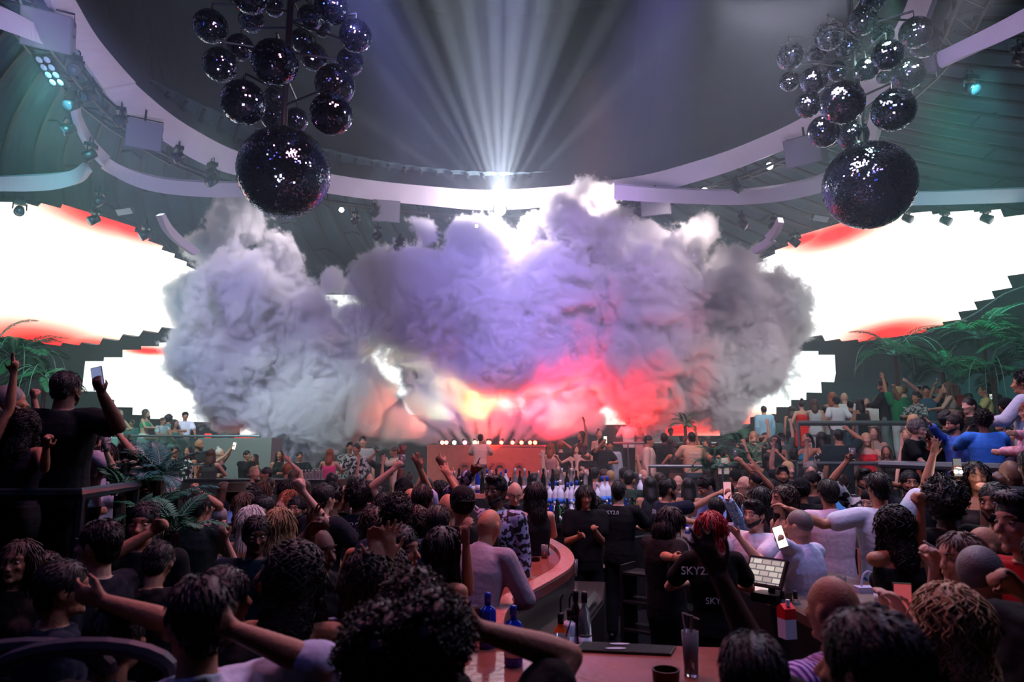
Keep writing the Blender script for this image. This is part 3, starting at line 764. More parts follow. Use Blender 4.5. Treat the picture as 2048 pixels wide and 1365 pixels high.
        if kind == 'dress':
            loft(mb, [(Vector((0, 0, .98)), .14, .1, Matrix.Identity(3)), (Vector((0, 0, .9)), .19, .14, Matrix.Identity(3)), (Vector((0, 0, .55)), .23, .18, Matrix.Identity(3)), (Vector((0, 0, .5)), .235, .18, Matrix.Identity(3))])
        me = remesh(mb, vox, 1, 'top')
        if vox < .012: wrinkle(me, .005 if kind in ('shirt', 'jacket', 'tee') else .002)
        return me
    def bottom(s, kind, vox):
        mb = MB(); q = (.9 if s.sex == 'f' else 1.0) * s.b; I = Matrix.Identity(3); g = .016
        loft(mb, [(Vector((0, 0, z)), rx * s.b, ry * s.b, I) for z, rx, ry in ((.83, .175, .125), (.92, .187, .13), (1.0, .168, .122), (1.03, .160, .116))])
        if kind == 'skirt':
            loft(mb, [(Vector((0, 0, .95)), .18, .13, I), (Vector((0, 0, .8)), .2, .15, I), (Vector((0, 0, .55)), .21, .16, I)])
        else:
            for hip, kn, an in s.leg:
                if kind == 'shorts': capsule(mb, hip, hip.lerp(kn, .85), .1 * q + g * .5, .085 * q + g, 12)
                else:
                    capsule(mb, hip, kn, .095 * q + g * .5, .062 * q + g, 12); capsule(mb, kn, kn.lerp(an, .98), .062 * q + g, .05 * q + g, 12)
        me = remesh(mb, vox, 1, 'trousers')
        return me
    def shoes(s):
        mb = MB()
        for hip, kn, an in s.leg:
            sg = 1 if hip.x > 0 else -1
            capsule(mb, an + Vector((0, .035, -.04)), an + Vector((sg * .02, -.165, -.052)), .045, .038, 10, .85, Vector((1, 0, 0)))
        return remesh(mb, .014, 1, 'shoes')
    # ---- hair
    def hair(s, kind, vox, seed=0, fine=True):
        mb = MB(); P_ = s.hp; H = s.head_M; r_ = random.Random(seed * 31 + 5)
        def cap(c=(0, .016, .030), r=(.088, .103, .100)): mb.ball(P_(*c), r, 24, 16, M=H)
        if kind in ('short', 'fade', 'quiff'):
            cap((0, .012, .034), (.084, .1035, .096)); mb.ball(P_(0, .05, -.01), (.07, .052, .07), 14, 10, M=H)
            if kind == 'quiff': mb.ball(P_(0, -.045, .105), (.06, .05, .03), 14, 8, M=H)
        elif kind == 'buzz': cap((0, .012, .028), (.0805, .1005, .096))
        elif kind in ('curly', 'afro'):
            k = 1.0 if kind == 'curly' else 1.28
            cap((0, .022, .035), (.09 * k, .1 * k, .1 * k))
            for i in range(90):
                th = r_.uniform(0, 1.75); a = r_.uniform(0, 6.28)
                v = Vector((math.sin(th) * math.cos(a) * .09 * k, math.sin(th) * math.sin(a) * .1 * k + .022, math.cos(th) * .1 * k + .035))
                if v.y < -.04 and v.z < .06: continue
                mb.ball(P_(*v), r_.uniform(.012, .022), 7, 5)
        elif kind == 'bob':
            cap((0, .018, .028), (.092, .104, .1)); mb.ball(P_(0, .045, -.05), (.095, .072, .1), 16, 12, M=H)
        elif kind == 'bun':
            cap((0, .018, .026), (.084, .1, .1)); mb.ball(P_(0, .06, .13), .042, 12, 8)
        elif kind == 'pony':
            cap((0, .018, .026), (.084, .1, .1)); capsule(mb, P_(0, .11, .05), P_(0, .15, -.08), .028, .03, 8); capsule(mb, P_(0, .15, -.08), P_(0, .13, -.24), .03, .014, 8)
        elif kind in ('long', 'wavy', 'curls'):
            cap((0, .018, .028), (.09, .103, .1))
            ln = .36 if kind == 'long' else .34
            capsule(mb, P_(0, .04, -.02), P_(0, .075, -.16), .088, .085, 14, .72, H @ Vector((1, 0, 0)))
            capsule(mb, P_(0, .075, -.16), P_(0, .085, -ln), .085, .05, 14, .6, H @ Vector((1, 0, 0)))
            for sg in (-1, 1):
                capsule(mb, P_(sg * .072, .0, .02), P_(sg * .085, -.005, -.13), .028, .03, 8); capsule(mb, P_(sg * .085, -.005, -.13), P_(sg * .09, -.03, -.3), .03, .012, 8)
        elif kind == 'hat':
            cap((0, .017, .026), (.083, .099, .096))
        n_, v_ = 0, vox
        me = remesh(mb, v_, 1, 'hair')
        if fine:
            # locks laid over the cap
            lk = MB(); bm_n = me.vertices
            if kind in ('short', 'fade', 'quiff', 'curly', 'afro', 'buzz', 'bun', 'pony', 'bob') or True:
                vs = [v.co.copy() for v in bm_n]; nr = [v.normal.copy() for v in bm_n]
                cnt = {'buzz': 0, 'short': 700, 'fade': 700, 'quiff': 700, 'curly': 520, 'afro': 650}.get(kind, 1100)
                fall = s.head_M @ Vector((0, .35, -1))
                for i in range(cnt):
                    j = r_.randrange(len(vs)); p = vs[j]; nn = nr[j]
                    q_ = s.head_M.transposed() @ (p - s.hc)
                    if q_.y < -.045 and q_.z < .075 and abs(q_.x) < .07: continue
                    if kind in ('long', 'wavy', 'curls', 'bob', 'pony'):
                        dn = Vector((0, 0, -1)) + Vector((r_.uniform(-.12, .12), r_.uniform(-.05, .12), 0))
                        t = (dn - nn * dn.dot(nn))
                        pts = [p - nn * .004]; ln_ = r_.uniform(.06, .13); ph = r_.uniform(0, 6)
                        amp = {'wavy': .008, 'curls': .014}.get(kind, .002)
                        sd = nn.cross(t); 
                        for q in range(1, 7):
                            pts.append(p + nn * (.004 * math.sin(q * .6)) + t * ln_ * q / 6 + sd * amp * math.sin(q * 1.6 + ph) * 2)
                        lk.tube(pts, [.003, .0042, .0046, .0046, .004, .003, .0008], 4, cap=False)
                    elif kind in ('curly', 'afro'):
                        sd = nn.orthogonal().normalized(); s2 = nn.cross(sd); a0 = r_.uniform(0, 6)
                        lk.tube([p + nn * .005 * q + (sd * math.cos(a0 + q * 1.5) + s2 * math.sin(a0 + q * 1.5)) * .006 for q in range(5)], [.0032, .0032, .003, .0025, .001], 4, cap=False)
                    else:
                        t = (s.head_M @ Vector((r_.uniform(-.25, .25), .5 + r_.uniform(-.3, .2), -.8)))
                        t = (t - nn * t.dot(nn)).normalized()
                        lk.tube([p - nn * .003, p + nn * .003 + t * .012, p + nn * .0045 + t * .03], [.003, .0028, .0006], 4, cap=False)
                b = len(me.vertices)
                bm = bmesh.new(); bm.from_mesh(me)
                nv = [bm.verts.new(v) for v in lk.v]
                for f in lk.f:
                    try: bm.faces.new([nv[i] for i in f]).smooth = True
                    except ValueError: pass
                bm.to_mesh(me); bm.free()
        return me
def wrinkle(me, amp):
    n = len(me.vertices); co = np.empty(n * 3); me.vertices.foreach_get('co', co); co = co.reshape(-1, 3)
    no = np.empty(n * 3); me.vertices.foreach_get('normal', no); no = no.reshape(-1, 3)
    x, y, z = co.T
    h = np.sin(x * 34 + 9 * np.sin(z * 13) + y * 21) * .5 + np.sin(z * 47 + 6 * np.sin(x * 17 + y * 12)) * .35 + np.sin(x * 71 - z * 55 + y * 33) * .2
    co += no * (h * amp)[:, None]
    me.vertices.foreach_set('co', co.ravel()); me.update()

SKIN = {'l': 'c99a82', 'm': 'a87458', 'd': '5e3c2c', 'k': '3c261c'}
def skinmat(k): return mat('skin_' + k, SKIN[k], .55, noise=(22, SKIN[k], .3), bump=('noise', 90, .15))
HAIRC = {'k': '0a0808', 'b': '2c1c14', 'n': '4a3122', 'y': 'b09064', 'g': '6e6a68', 'r': '8e0a1c', 'o': '8a4424', 'w': 'cfc6bc', 'h': '55402e'}
def hairmat(k): return mat('hair_' + k, HAIRC[k], .42, bump=('noise', 160, .3))
def clothmat(c):
    if c in PATTERN: return PATTERN[c]()
    return mat('cloth_' + c, c, .9, spec=.25, noise=(6, c, .3), bump=('noise', 14, .5))
def _pattern(name, c1, c2, kind, scale, c3=None):
    if name in MATS: return MATS[name]
    m = mat(name, c1, .85); nt = m.node_tree; b = nt.nodes['Principled BSDF']; tc = nt.nodes.new('ShaderNodeTexCoord')
    r = nt.nodes.new('ShaderNodeValToRGB'); r.color_ramp.interpolation = 'CONSTANT'
    if kind == 'stripe':
        w_ = nt.nodes.new('ShaderNodeTexWave'); w_.bands_direction = 'X'; w_.inputs['Distortion'].default_value = .15; w_.inputs['Detail'].default_value = 0
    elif kind == 'zig':
        w_ = nt.nodes.new('ShaderNodeTexWave'); w_.bands_direction = 'Z'; w_.inputs['Distortion'].default_value = 9; w_.inputs['Detail'].default_value = 0; w_.inputs['Detail Scale'].default_value = 2.5
    else:
        w_ = nt.nodes.new('ShaderNodeTexNoise'); w_.inputs['Detail'].default_value = 1
    w_.inputs['Scale'].default_value = scale
    nt.links.new(tc.outputs['Object'], w_.inputs['Vector']); nt.links.new(w_.outputs['Fac'], r.inputs['Fac'])
    e = r.color_ramp.elements; e[0].position = 0; e[0].color = (*srgb(c1), 1); e[1].position = .5 if not c3 else .38; e[1].color = (*srgb(c2), 1)
    if c3: x = e.new(.7); x.color = (*srgb(c3), 1)
    nt.links.new(r.outputs['Color'], b.inputs['Base Color'])
    return m
PATTERN = {
    'stripes': lambda: _pattern('cloth_stripes', '2a3c8c', 'e83aa0', 'stripe', 16, 'b8bce8'),
    'zigzag': lambda: _pattern('cloth_zigzag', '1f86c8', 'd6eef8', 'zig', 26),
    'floral': lambda: _pattern('cloth_floral', '10141e', '8a98c0', 'noise', 26),
    'camo': lambda: _pattern('cloth_camo', '2e3432', '9aa09a', 'noise', 17),
    'bw': lambda: _pattern('cloth_bw', '15161a', 'b8bcba', 'noise', 15),
    'pinkruffle': lambda: _pattern('cloth_ruffle', 'd8a0ac', 'b87c8c', 'noise', 20),
}
CACHE = {}
def text_obj(body, size, M3, loc, parent, m, name='lettering', ext=.0015):
    c = bpy.data.curves.new(name, 'FONT'); c.body = body; c.size = size; c.align_x = 'CENTER'; c.align_y = 'CENTER'; c.extrude = ext; c.resolution_u = 3
    c.materials.append(m)
    t = bpy.data.objects.new('tmp', c); TMP.objects.link(t)
    me = bpy.data.meshes.new_from_object(t.evaluated_get(bpy.context.evaluated_depsgraph_get())); bpy.data.objects.remove(t)
    o = bpy.data.objects.new(name, me); COL.objects.link(o); o.parent = parent
    o.matrix_local = Matrix.Translation(loc) @ M3.to_4x4()
    return o
class Local:
    """turns pixel + depth into a point in a figure's own frame"""
    def __init__(s, loc, yaw, sc): s.loc = Vector(loc); s.R = Matrix.Rotation(R(-yaw), 3, 'Z'); s.sc = sc
    def __call__(s, px, py, Y): return (s.R @ (atY(px, py, Y) - s.loc)) / s.sc
    def vec(s, v): return s.R @ Vector(v)
PEOPLE = []
PLAT = [  # platforms: name, polygon, top height
    ('floor_balcony_left', [(-9, 4.35), (-2.72, 4.45), (-3.0, 5.6), (-3.8, 6.4), (-5, 7.4), (-9, 7.4)], .9),
    ('floor_balcony_right', [(4.75, 9.1), (4.8, 8.0), (5.0, 7.0), (5.2, 5.6), (12, 5.6), (12, 9.1)], 1.0),
    ('floor_step_right', [(4.9, 9.1), (12, 9.1), (12, 11.2), (4.9, 11.2)], 1.14),
    ('floor_tier_right', [(4.6, 12.1), (14, 12.1), (14, 14.6), (4.6, 14.6)], .64),
    ('floor_upper_right', [(6.0, 14.6), (16, 14.6), (16, 20), (9, 23.5), (6.0, 23.5)], 1.72),
    ('floor_tier_centre', [(1.2, 14.6), (6.0, 14.6), (6.0, 19.6), (1.2, 19.6)], .62),
    ('floor_upper_centre', [(2.2, 19.6), (6.0, 19.6), (6.0, 26), (2.2, 26)], 1.4),
    ('floor_tier_left', [(-13, 13.2), (-5.4, 13.2), (-2.8, 14.4), (-2.8, 18.2), (-13, 18.2)], .55),
    ('floor_upper_left', [(-16, 18.2), (-6.6, 18.2), (-6.6, 25), (-16, 25)], 1.52),
    ('floor_stage', [(-6.6, 18.2), (2.2, 18.2), (2.2, 27), (-6.6, 27)], .85)]
def ground(x, y):
    for nm, poly, z in PLAT:
        c = False; n = len(poly)
        for i in range(n):
            (x1, y1), (x2, y2) = poly[i], poly[i - 1]
            if (y1 > y) != (y2 > y) and x < (x2 - x1) * (y - y1) / (y2 - y1) + x1: c = not c
        if c: return z
    return 0.0
def person(px, py, Y, yaw, look, arms='down down', label='', top=('tee', '14161a'), bot=('trousers', '15171c'), h=None, floor=0.0, lean=0, roll=0, twist=0, head=(0, 0), legs='stand',
           build=1.0, group=None, text=None, extra=None, beard=None, lod=None, far_feet=None):
    """look = sex + hair kind + hair colour + skin, e.g. 'm short k m'"""
    sex, hk, hc_, sk = look.split()
    tp = atY(px, py, Y)
    topz = 1.755
    tilt = math.sin(R(lean)) * .8; drop = (1 - math.cos(R(lean))) * .8
    if legs == 'sit': base_drop = .0
    hgt = (tp.z - floor)
    if legs == 'sit': sc = h or 1.0; bz = tp.z - (topz - drop) * sc
    elif h: sc = h; bz = tp.z - (topz - drop) * sc
    else:
        fl = floor
        for k_ in range(2):
            g_ = ground(tp.x, Y)
            s2 = (tp.z - g_) / (topz - drop)
            if .84 < s2 < 1.12: fl = g_
        sc = (tp.z - fl) / (topz - drop); bz = fl
        if sc > 1.1: sc = 1.1; bz = tp.z - (topz - drop) * sc
    f = Matrix.Rotation(R(yaw), 3, 'Z') @ Vector((0, -tilt, 0)) * sc
    loc = Vector((tp.x - f.x, Y - f.y, bz))
    L_ = Local(loc, yaw, sc)
    dist = Y
    lod = lod or (0 if dist < 4.3 else (1 if dist < 9.3 else 2))
    A = []
    parts = arms.split() if isinstance(arms, str) else list(arms)
    for a in parts:
        if isinstance(a, str): A.append(a)
        else:                       # (px, py, Y, kind[, pole world, palm world])
            w_ = L_(a[0], a[1], a[2]); pole = L_.vec(a[4]) if len(a) > 4 else Vector((0, .4, -1)); pn = L_.vec(a[5]) if len(a) > 5 else Vector((0, -1, 0))
            A.append((tuple(w_), tuple(pole), a[3], tuple(pn)))
    key = (sex, lean, roll, twist, tuple(head), tuple(A), legs, build, lod)
    kh = hash(key)
    fig = Fig(sex, lean, roll, twist, head, A, legs, build)
    def cached(k, fn):
        if k not in CACHE: CACHE[k] = fn()
        return CACHE[k]
    vox = (.0068, .0095, .0135)[lod]; cv = (.009, .012, .017)[lod]
    bm_ = cached(('b', key), lambda: fig.body(vox, lod < 2))
    o = bpy.data.objects.new('person', bm_); COL.objects.link(o)
    o.location = loc; o.rotation_euler = (0, 0, R(yaw)); o.scale = (sc, sc, sc)
    def slot(ob, m):
        if not ob.data.materials: ob.data.materials.append(m)
        ob.material_slots[0].link = 'OBJECT'; ob.material_slots[0].material = m
    slot(o, skinmat(sk))
    def part(name, me, m):
        c = bpy.data.objects.new(name, me); COL.objects.link(c); c.parent = o; slot(c, m); return c
    if hk != 'bald':
        hkk = hk if hk not in ('hat', 'cap') else 'hat'
        part('hair', cached(('h', hkk, key[:5], build, lod), lambda: fig.hair(hkk, cv * .8, len(CACHE), lod < 2)), hairmat(hc_))
        if hk == 'hat':
            mb = MB(); mb.lathe([(.001, .11), (.07, .11), (.085, .095), (.092, .03), (.155, .022), (.16, .018), (.09, .012)], fig.hp(0, .01, .045), 24, M=fig.head_M)
            part('hat', mb.mesh('hat', clothmat('2a2a20'), True), clothmat('2a2a20'))
        if hk == 'cap':
            mb = MB(); mb.ball(fig.hp(0, .012, .05), (.09, .104, .085), 20, 12, M=fig.head_M); mb.box(fig.hp(0, .12, .03), (.05, .05, .004), fig.head_M)
            part('cap', mb.mesh('cap', clothmat('101216'), True), clothmat('101216'))
    if beard:
        def bd():
            mb = MB()
            capsule(mb, fig.hp(-.05, -.045, -.055), fig.hp(0, -.078, -.085), .02, .026, 8); capsule(mb, fig.hp(.05, -.045, -.055), fig.hp(0, -.078, -.085), .02, .026, 8)
            for sg in (-1, 1): capsule(mb, fig.hp(sg * .062, -.01, -.03), fig.hp(sg * .05, -.045, -.06), .014, .019, 8)
            capsule(mb, fig.hp(-.018, -.1, -.043), fig.hp(.018, -.1, -.043), .006, .006, 6)
            return remesh(mb, .008, 1, 'beard')
        part('beard', cached(('bd', key[:5], lod), bd), hairmat(beard))
    if lod < 2 and abs((yaw + head[0] + 180) % 360 - 180) < 125:
        for sg in (-1, 1):
            e = part('eye', cached(('e', sg, key[:5]), lambda: MB().ball(fig.hp(sg * .032, -.0770, .008), (.0128, .0125, .0085), 10, 8, M=fig.head_M).mesh('eye', mat('eye_white', '9a928c', .25), True)), mat('eye_white', '9a928c', .25))
            if lod == 0:
                i_ = part('iris', cached(('i', sg, key[:5]), lambda: MB().ball(fig.hp(sg * .032, -.0862, .008), (.0055, .0042, .0055), 8, 6, M=fig.head_M).mesh('iris', mat('iris', '1a100c', .15), True)), mat('iris', '1a100c', .15)); i_.parent = e
            part('eyebrow', cached(('eb', sg, key[:5]), lambda: MB().tube([fig.hp(sg * .016, -.099, .030), fig.hp(sg * .032, -.098, .036), fig.hp(sg * .05, -.085, .031)], [.003, .0045, .002], 6).mesh('eyebrow', hairmat('k'), True)), hairmat('k' if hc_ in 'kbn' else hc_))
    t_ = part({'dress': 'dress', 'tee': 't_shirt', 'shirt': 'shirt', 'rolled': 'shirt', 'jacket': 'jacket', 'vest': 'vest_top', 'tank': 'vest_top', 'crop': 'crop_top', 'strap': 'strap_top', 'bra': 'bikini_top'}[top[0]],
              cached(('t', top[0], key), lambda: fig.top(top[0], cv)), clothmat(top[1]))
    if top[0] != 'dress':
        part('skirt' if bot[0] == 'skirt' else 'shorts' if bot[0] == 'shorts' else 'trousers', cached(('bt', bot[0], sex, legs, build, lod), lambda: fig.bottom(bot[0], cv + .003)), clothmat(bot[1]))
    part('shoes', cached(('s', legs), lambda: fig.shoes()), mat('shoe_dark', '0c0c0e', .5))
    if text:
        back = text[0] == 'back'; rows = text[1:]
        for i, (tx, z, sz, *xo) in enumerate(rows):
            y = (.150 if back else -.150) - (.02 if z > 1.34 else 0)
            Mt = fig.M @ (Matrix.Rotation(math.pi, 3, 'Z') if back else Matrix.Identity(3)) @ Matrix.Rotation(math.pi / 2, 3, 'X')
            text_obj(tx, sz, Mt, fig.up(xo[0] if xo else 0, y, z), o, mat('print_red', 'c81c28', .7) if tx == 'Levis' else mat('print_white', 'd8dade', .7))
    o['label'] = label; o['category'] = 'person'
    if group: o['group'] = group
    PEOPLE.append((o, fig, L_))
    return o, fig
def phone(fig_o, fig, idx, label, lit='b8c4ff', strength=1.0, cat='phone', tilt=0, col='101114', up=None, case='phone'):
    """a phone held in hand idx"""
    sh, e, w_, kind, pn, sg = fig.arm[idx]
    d = (w_ - e).normalized(); pn = (pn - d * pn.dot(d)).normalized()
    c = w_ + d * .105 + pn * .035
    M = fig_o.matrix_basis if False else Matrix.Translation(fig_o.location) @ fig_o.rotation_euler.to_matrix().to_4x4() @ Matrix.Scale(fig_o.scale[0], 4)
    W = M @ c
    root = empty(case, W, 0, label, cat)
    up = Vector(up or (0, 0, 1)).normalized(); f = Vector((0, -1, 0)) if not isinstance(tilt, Vector) else tilt
    f = (f - up * f.dot(up)).normalized(); x = up.cross(-f).normalized()
    Mx = Matrix((x, -f, up)).transposed()
    MB().box((0, 0, 0), (.037, .004, .078), Mx).build('case', mat('phone_body', col, .3), root)
    m = mat('phone_screen_' + lit + str(strength), '101010', .2, emit=lit, estr=strength)
    MB().box(Mx @ Vector((0, -.0045, 0)), (.034, .0008, .074), Mx).build('screen', m, root)
    return root
# ================================================================ tiers, rails, stage
for nm, poly, z in PLAT:
    zz = z
    o = MB().prism(poly, 0.0, z).build(nm, M_tier); fixnormals(o); struct(o)
M_glass_r = mat('rail_glass', 'a8c8c0', .05, trans=.9, spec=.5)
def railing(pts, h, label, glass=False, step=1.3, r=.035, m=None, mids=1):
    o = empty('railing', pts[0], 0, label, 'railing'); P0 = Vector(pts[0]); P = [Vector(q) - P0 for q in pts]
    m = m or M_rail
    top = [q + Vector((0, 0, h)) for q in P]
    MB().tube(top, r, 8).build('top_rail', m, o)
    if mids: MB().tube([q + Vector((0, 0, .12)) for q in P], r * .6, 6).build('bottom_rail', m, o)
    for i in range(len(P) - 1):
        n = max(1, round((P[i + 1] - P[i]).length / step))
        for j in range(n + (i == len(P) - 2)):
            q = P[i].lerp(P[i + 1], j / n)
            MB().tube([q, q + Vector((0, 0, h))], r * .7, 6).build('post', m, o)
        if glass:
            a, b = P[i], P[i + 1]; d = (b - a).normalized(); nn = d.cross(Vector((0, 0, 1))) * .006
            vs = []
            for q in (a, b):
                for s in (-1, 1):
                    for zz in (.16, h - .05): vs.append(q + nn * s + Vector((0, 0, zz)))
            MB().add(vs, [(0, 1, 3, 2), (4, 6, 7, 5), (0, 4, 5, 1), (2, 3, 7, 6), (0, 2, 6, 4), (1, 5, 7, 3)]).build('glass_panel', M_glass_r, o)
railing([(-6.0, 4.42, .9), (-4.2, 4.44, .9), (-2.78, 4.5, .9), (-3.02, 5.6, .9)], .97, 'dark curved balcony rail at the left with a blue sheen', r=.04, m=mat('rail_blue', '26343c', .35, .5))
railing([(4.8, 9.0, 1.0), (4.86, 8.0, 1.0), (5.06, 7.05, 1.0), (5.26, 5.65, 1.0)], .97, 'thick rail of the right balcony that people lean on', r=.05)
railing([(5.0, 12.15, .64), (8.0, 12.15, .64), (9.6, 12.15, .64)], 1.28, 'thin rail of the middle right tier before the teal and red dresses', mids=0)
railing([(6.1, 14.65, 1.72), (8.6, 14.65, 1.72), (11, 14.65, 1.72)], 1.0, 'broad pale rail of the upper right tier', r=.055)
railing([(2.9, 14.65, .62), (4.4, 14.5, .62), (5.7, 14.65, .62)], 1.2, 'rail with a thin ledge before the cream suit and beige tee')
railing([(-13.2, 18.3, 1.52), (-10.4, 18.25, 1.52), (-6.7, 18.3, 1.52)], 1.0, 'glass railing of the upper left tier', glass=True, step=1.6)
railing([(2.3, 19.65, 1.4), (4.3, 19.65, 1.4), (5.9, 19.65, 1.4)], .95, 'far rail in the smoke right of the stage')
# stage booth with lettering
x0 = atY(856, 893, 20).x; x1 = atY(1090, 890, 20).x; zt = atY(900, 894, 20).z
bt = empty('stage_booth', ((x0 + x1) / 2, 20.0, .85), 0, 'wide red lit booth at the back of the stage with raised letters', 'booth')
W = (x1 - x0) / 2; Hh = zt - .85
M_booth = mat('booth_plaster', 'b87464', .75, noise=(7, 'a46454', .3), bump=('noise', 30, .4))
mb = MB(); mb.add([(-W, -.1, 0), (W, -.1, 0), (W, 1.1, 0), (-W, 1.1, 0), (-W, -.2, Hh), (W, -.2, Hh), (W, 1.1, Hh), (-W, 1.1, Hh)], [(0, 3, 2, 1), (4, 5, 6, 7), (0, 1, 5, 4), (1, 2, 6, 5), (2, 3, 7, 6), (3, 0, 4, 7)])
mb.build('front_body', M_booth, bt)
MB().box((0, .4, Hh + .02), (W + .02, .62, .025)).build('top_slab', M_booth, bt)
for ch, px in (('S', 929), ('K', 952), ('Y', 971), ('2', 1003), ('0', 1038)):
    xx = atY(px, 930, 19.85).x - bt.location.x
    text_obj(ch, .82, Matrix.Rotation(math.pi / 2 + .06, 3, 'X'), Vector((xx, -.17, Hh * .46)), bt, mat('booth_letter', '94544a', .7), 'letter', .06)
# twelve flare jets in a row on the booth
LENS = ['ff5030', 'ff4030', 'c8ffd0', 'ff5a90', 'f4ff90', 'ffe070', 'ff6a40', 'ff3020', 'ff2a20', 'ff3020', 'ff3820', 'ff3020', 'ff4020']
names = ['leftmost', 'second from the left', 'third, greenish', 'fourth, pink', 'fifth, yellow', 'hidden behind the white tee', 'right of the white tee', 'sixth from the right', 'fifth from the right', 'fourth from the right', 'third from the right', 'second from the right', 'rightmost']
for i, ((x, y, ex, ey, er), cc) in enumerate(zip(NOZZLES, LENS)):
    c = atY(x, y, 20.0); c.z = zt + .045
    o = empty('smoke_jet', c, 0, 'small smoke jet on the booth, ' + names[i], 'smoke jet', 'smoke jets along the booth')
    d = (atY(ex, ey, 20.6) - c).normalized(); M3 = rot_to(d)
    MB().box((0, 0, .03), (.06, .06, .03)).build('base', M_fix, o)
    MB().lathe([(.035, .0), (.04, .1), (.03, .12)], (0, 0, .07), 12, M=M3).build('nozzle', M_fix, o)
    MB().ball((0, -.075, .07), (.055, .03, .055), 12, 8).build('lamp', mat('jetlamp_' + cc, cc, .3, emit=cc, estr=60), o, True)
# grey booth block left of the smoke and the dark planters behind it
c = atY(487, 905, 17.4); tag(MB().box((0, 0, 0), (.9, .4, .95)).build('side_booth', mat('booth_grey', '7c8280', .7), loc=(c.x, 17.2, 1.5)), 'plain grey booth wall left of the smoke, behind the black shirt', 'booth')

# far left counter
def counter(name, poly, z, label, mt, mb_, th=.06, cat='bar counter'):
    o = empty(name, (0, 0, 0), 0, label, cat)
    fixnormals(MB().prism(poly, z - th, z).build('counter_top', mt, o)); fixnormals(MB().prism(poly, 0.0 if name != 'low_table' else z - .2, z - th - .003).build('counter_base', mb_, o)); return o
M_dark = mat('counter_dark', '14181a', .3); M_front = mat('counter_front', '2a3234', .6)
a = atZ(404, 944, 1.6); 
counter('bar_counter', [(-6.1, 12.9), (-3.15, 12.6), (-3.1, 13.15), (-6.1, 13.45)], 1.62, 'long dark counter on the left before the smoke', M_dark, M_front)
# red bar counter
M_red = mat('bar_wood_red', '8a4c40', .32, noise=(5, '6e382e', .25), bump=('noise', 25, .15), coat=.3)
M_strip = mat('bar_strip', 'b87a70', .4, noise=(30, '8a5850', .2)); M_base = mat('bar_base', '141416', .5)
LI = [(1045, 1050), (1085, 1073), (1130, 1098), (1148, 1120), (1141, 1142), (1110, 1164), (1050, 1199), (1020, 1224), (1008, 1250), (1014, 1280), (1045, 1288), (1200, 1290), (1350, 1293), (1450, 1296), (1545, 1330), (1640, 1400)]
LO = [(1005, 1036), (975, 1070), (955, 1120), (940, 1180), (922, 1260), (890, 1365), (870, 1440), (1100, 1470), (1400, 1480), (1640, 1480)]
li = [atZ(x, y, 1.1) for x, y in LI]; lo_ = [atZ(x, y, 1.1) for x, y in LO]
lis = smooth_curve(li[:11], 4) + li[11:]
poly = [(v.x, v.y) for v in lis] + [(v.x, v.y) for v in reversed(lo_)]
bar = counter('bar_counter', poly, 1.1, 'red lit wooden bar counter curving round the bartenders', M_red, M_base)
mb = MB(); vs = []; fs = []; cs = smooth_curve(li[:11], 5)
for i, q in enumerate(cs):
    t = (cs[min(i + 1, len(cs) - 1)] - cs[max(i - 1, 0)]).normalized(); n_ = Vector((0, 0, 1)).cross(t) * -1
    out_ = n_ * .13
    vs += [q + Vector((0, 0, .004)), q + out_ * -1 * -1 * 0 + Vector((0, 0, .03)) + n_ * .0, q + n_ * .13 + Vector((0, 0, .035)), q + n_ * .14 + Vector((0, 0, .004))]
for i in range(len(cs) - 1):
    for j in range(4): fs.append((i * 4 + j, i * 4 + (j + 1) % 4, (i + 1) * 4 + (j + 1) % 4, (i + 1) * 4 + j))
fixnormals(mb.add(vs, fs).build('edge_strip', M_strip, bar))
# right counter
RO = [(1398, 1024), (1440, 1052), (1500, 1086), (1590, 1126), (1690, 1152), (1790, 1176), (1880, 1208), (1980, 1248), (2120, 1310)]
RI = [(1330, 1054), (1337, 1086), (1400, 1122), (1480, 1166), (1560, 1206), (1640, 1248), (1740, 1312), (1850, 1400), (1960, 1480)]
ro = [atZ(x, y, 1.1) for x, y in RO]; ri = [atZ(x, y, 1.1) for x, y in RI]
rbar = counter('bar_counter', [(v.x, v.y) for v in ri] + [(v.x, v.y) for v in reversed(ro)], 1.1, 'pale topped bar counter on the right where people lean', mat('bar_pale', '7e7468', .3, noise=(3, '5a4438', .12), coat=.3), M_base)
# glass rack under the right counter: shelves with cans given a faint blue glow of their own
c = atZ(1345, 1190, .75)
sh = empty('under_bar_shelf', (c.x, c.y, 0), R(-38), 'dark shelving under the right counter with stored glasses and cans', 'shelf')
for z in (.35, .62, .9): MB().box((0, .12, z), (.55, .16, .012)).build('shelf_board', M_base, sh)
for s in (-1, 1): MB().box((s * .55, .12, .5), (.015, .16, .48)).build('side_panel', M_base, sh)
for i in range(3):
    cv = atZ(1359 + i * 5, 1218 + i * 3, .62); o = MB().lathe([(.001, 0), (.028, 0), (.03, .02), (.03, .2), (.02, .21), (.001, .21)], n=12).build('drink_can', mat('can_blue_glow', '2a7ad8', .3, .3, emit='3a8af0', estr=.3), loc=(cv.x - .02 * i, cv.y, .64))
    tag(o, ('left', 'middle', 'right')[i] + ' tall blue can on the shelf under the right counter', 'can', 'blue cans under the right counter')
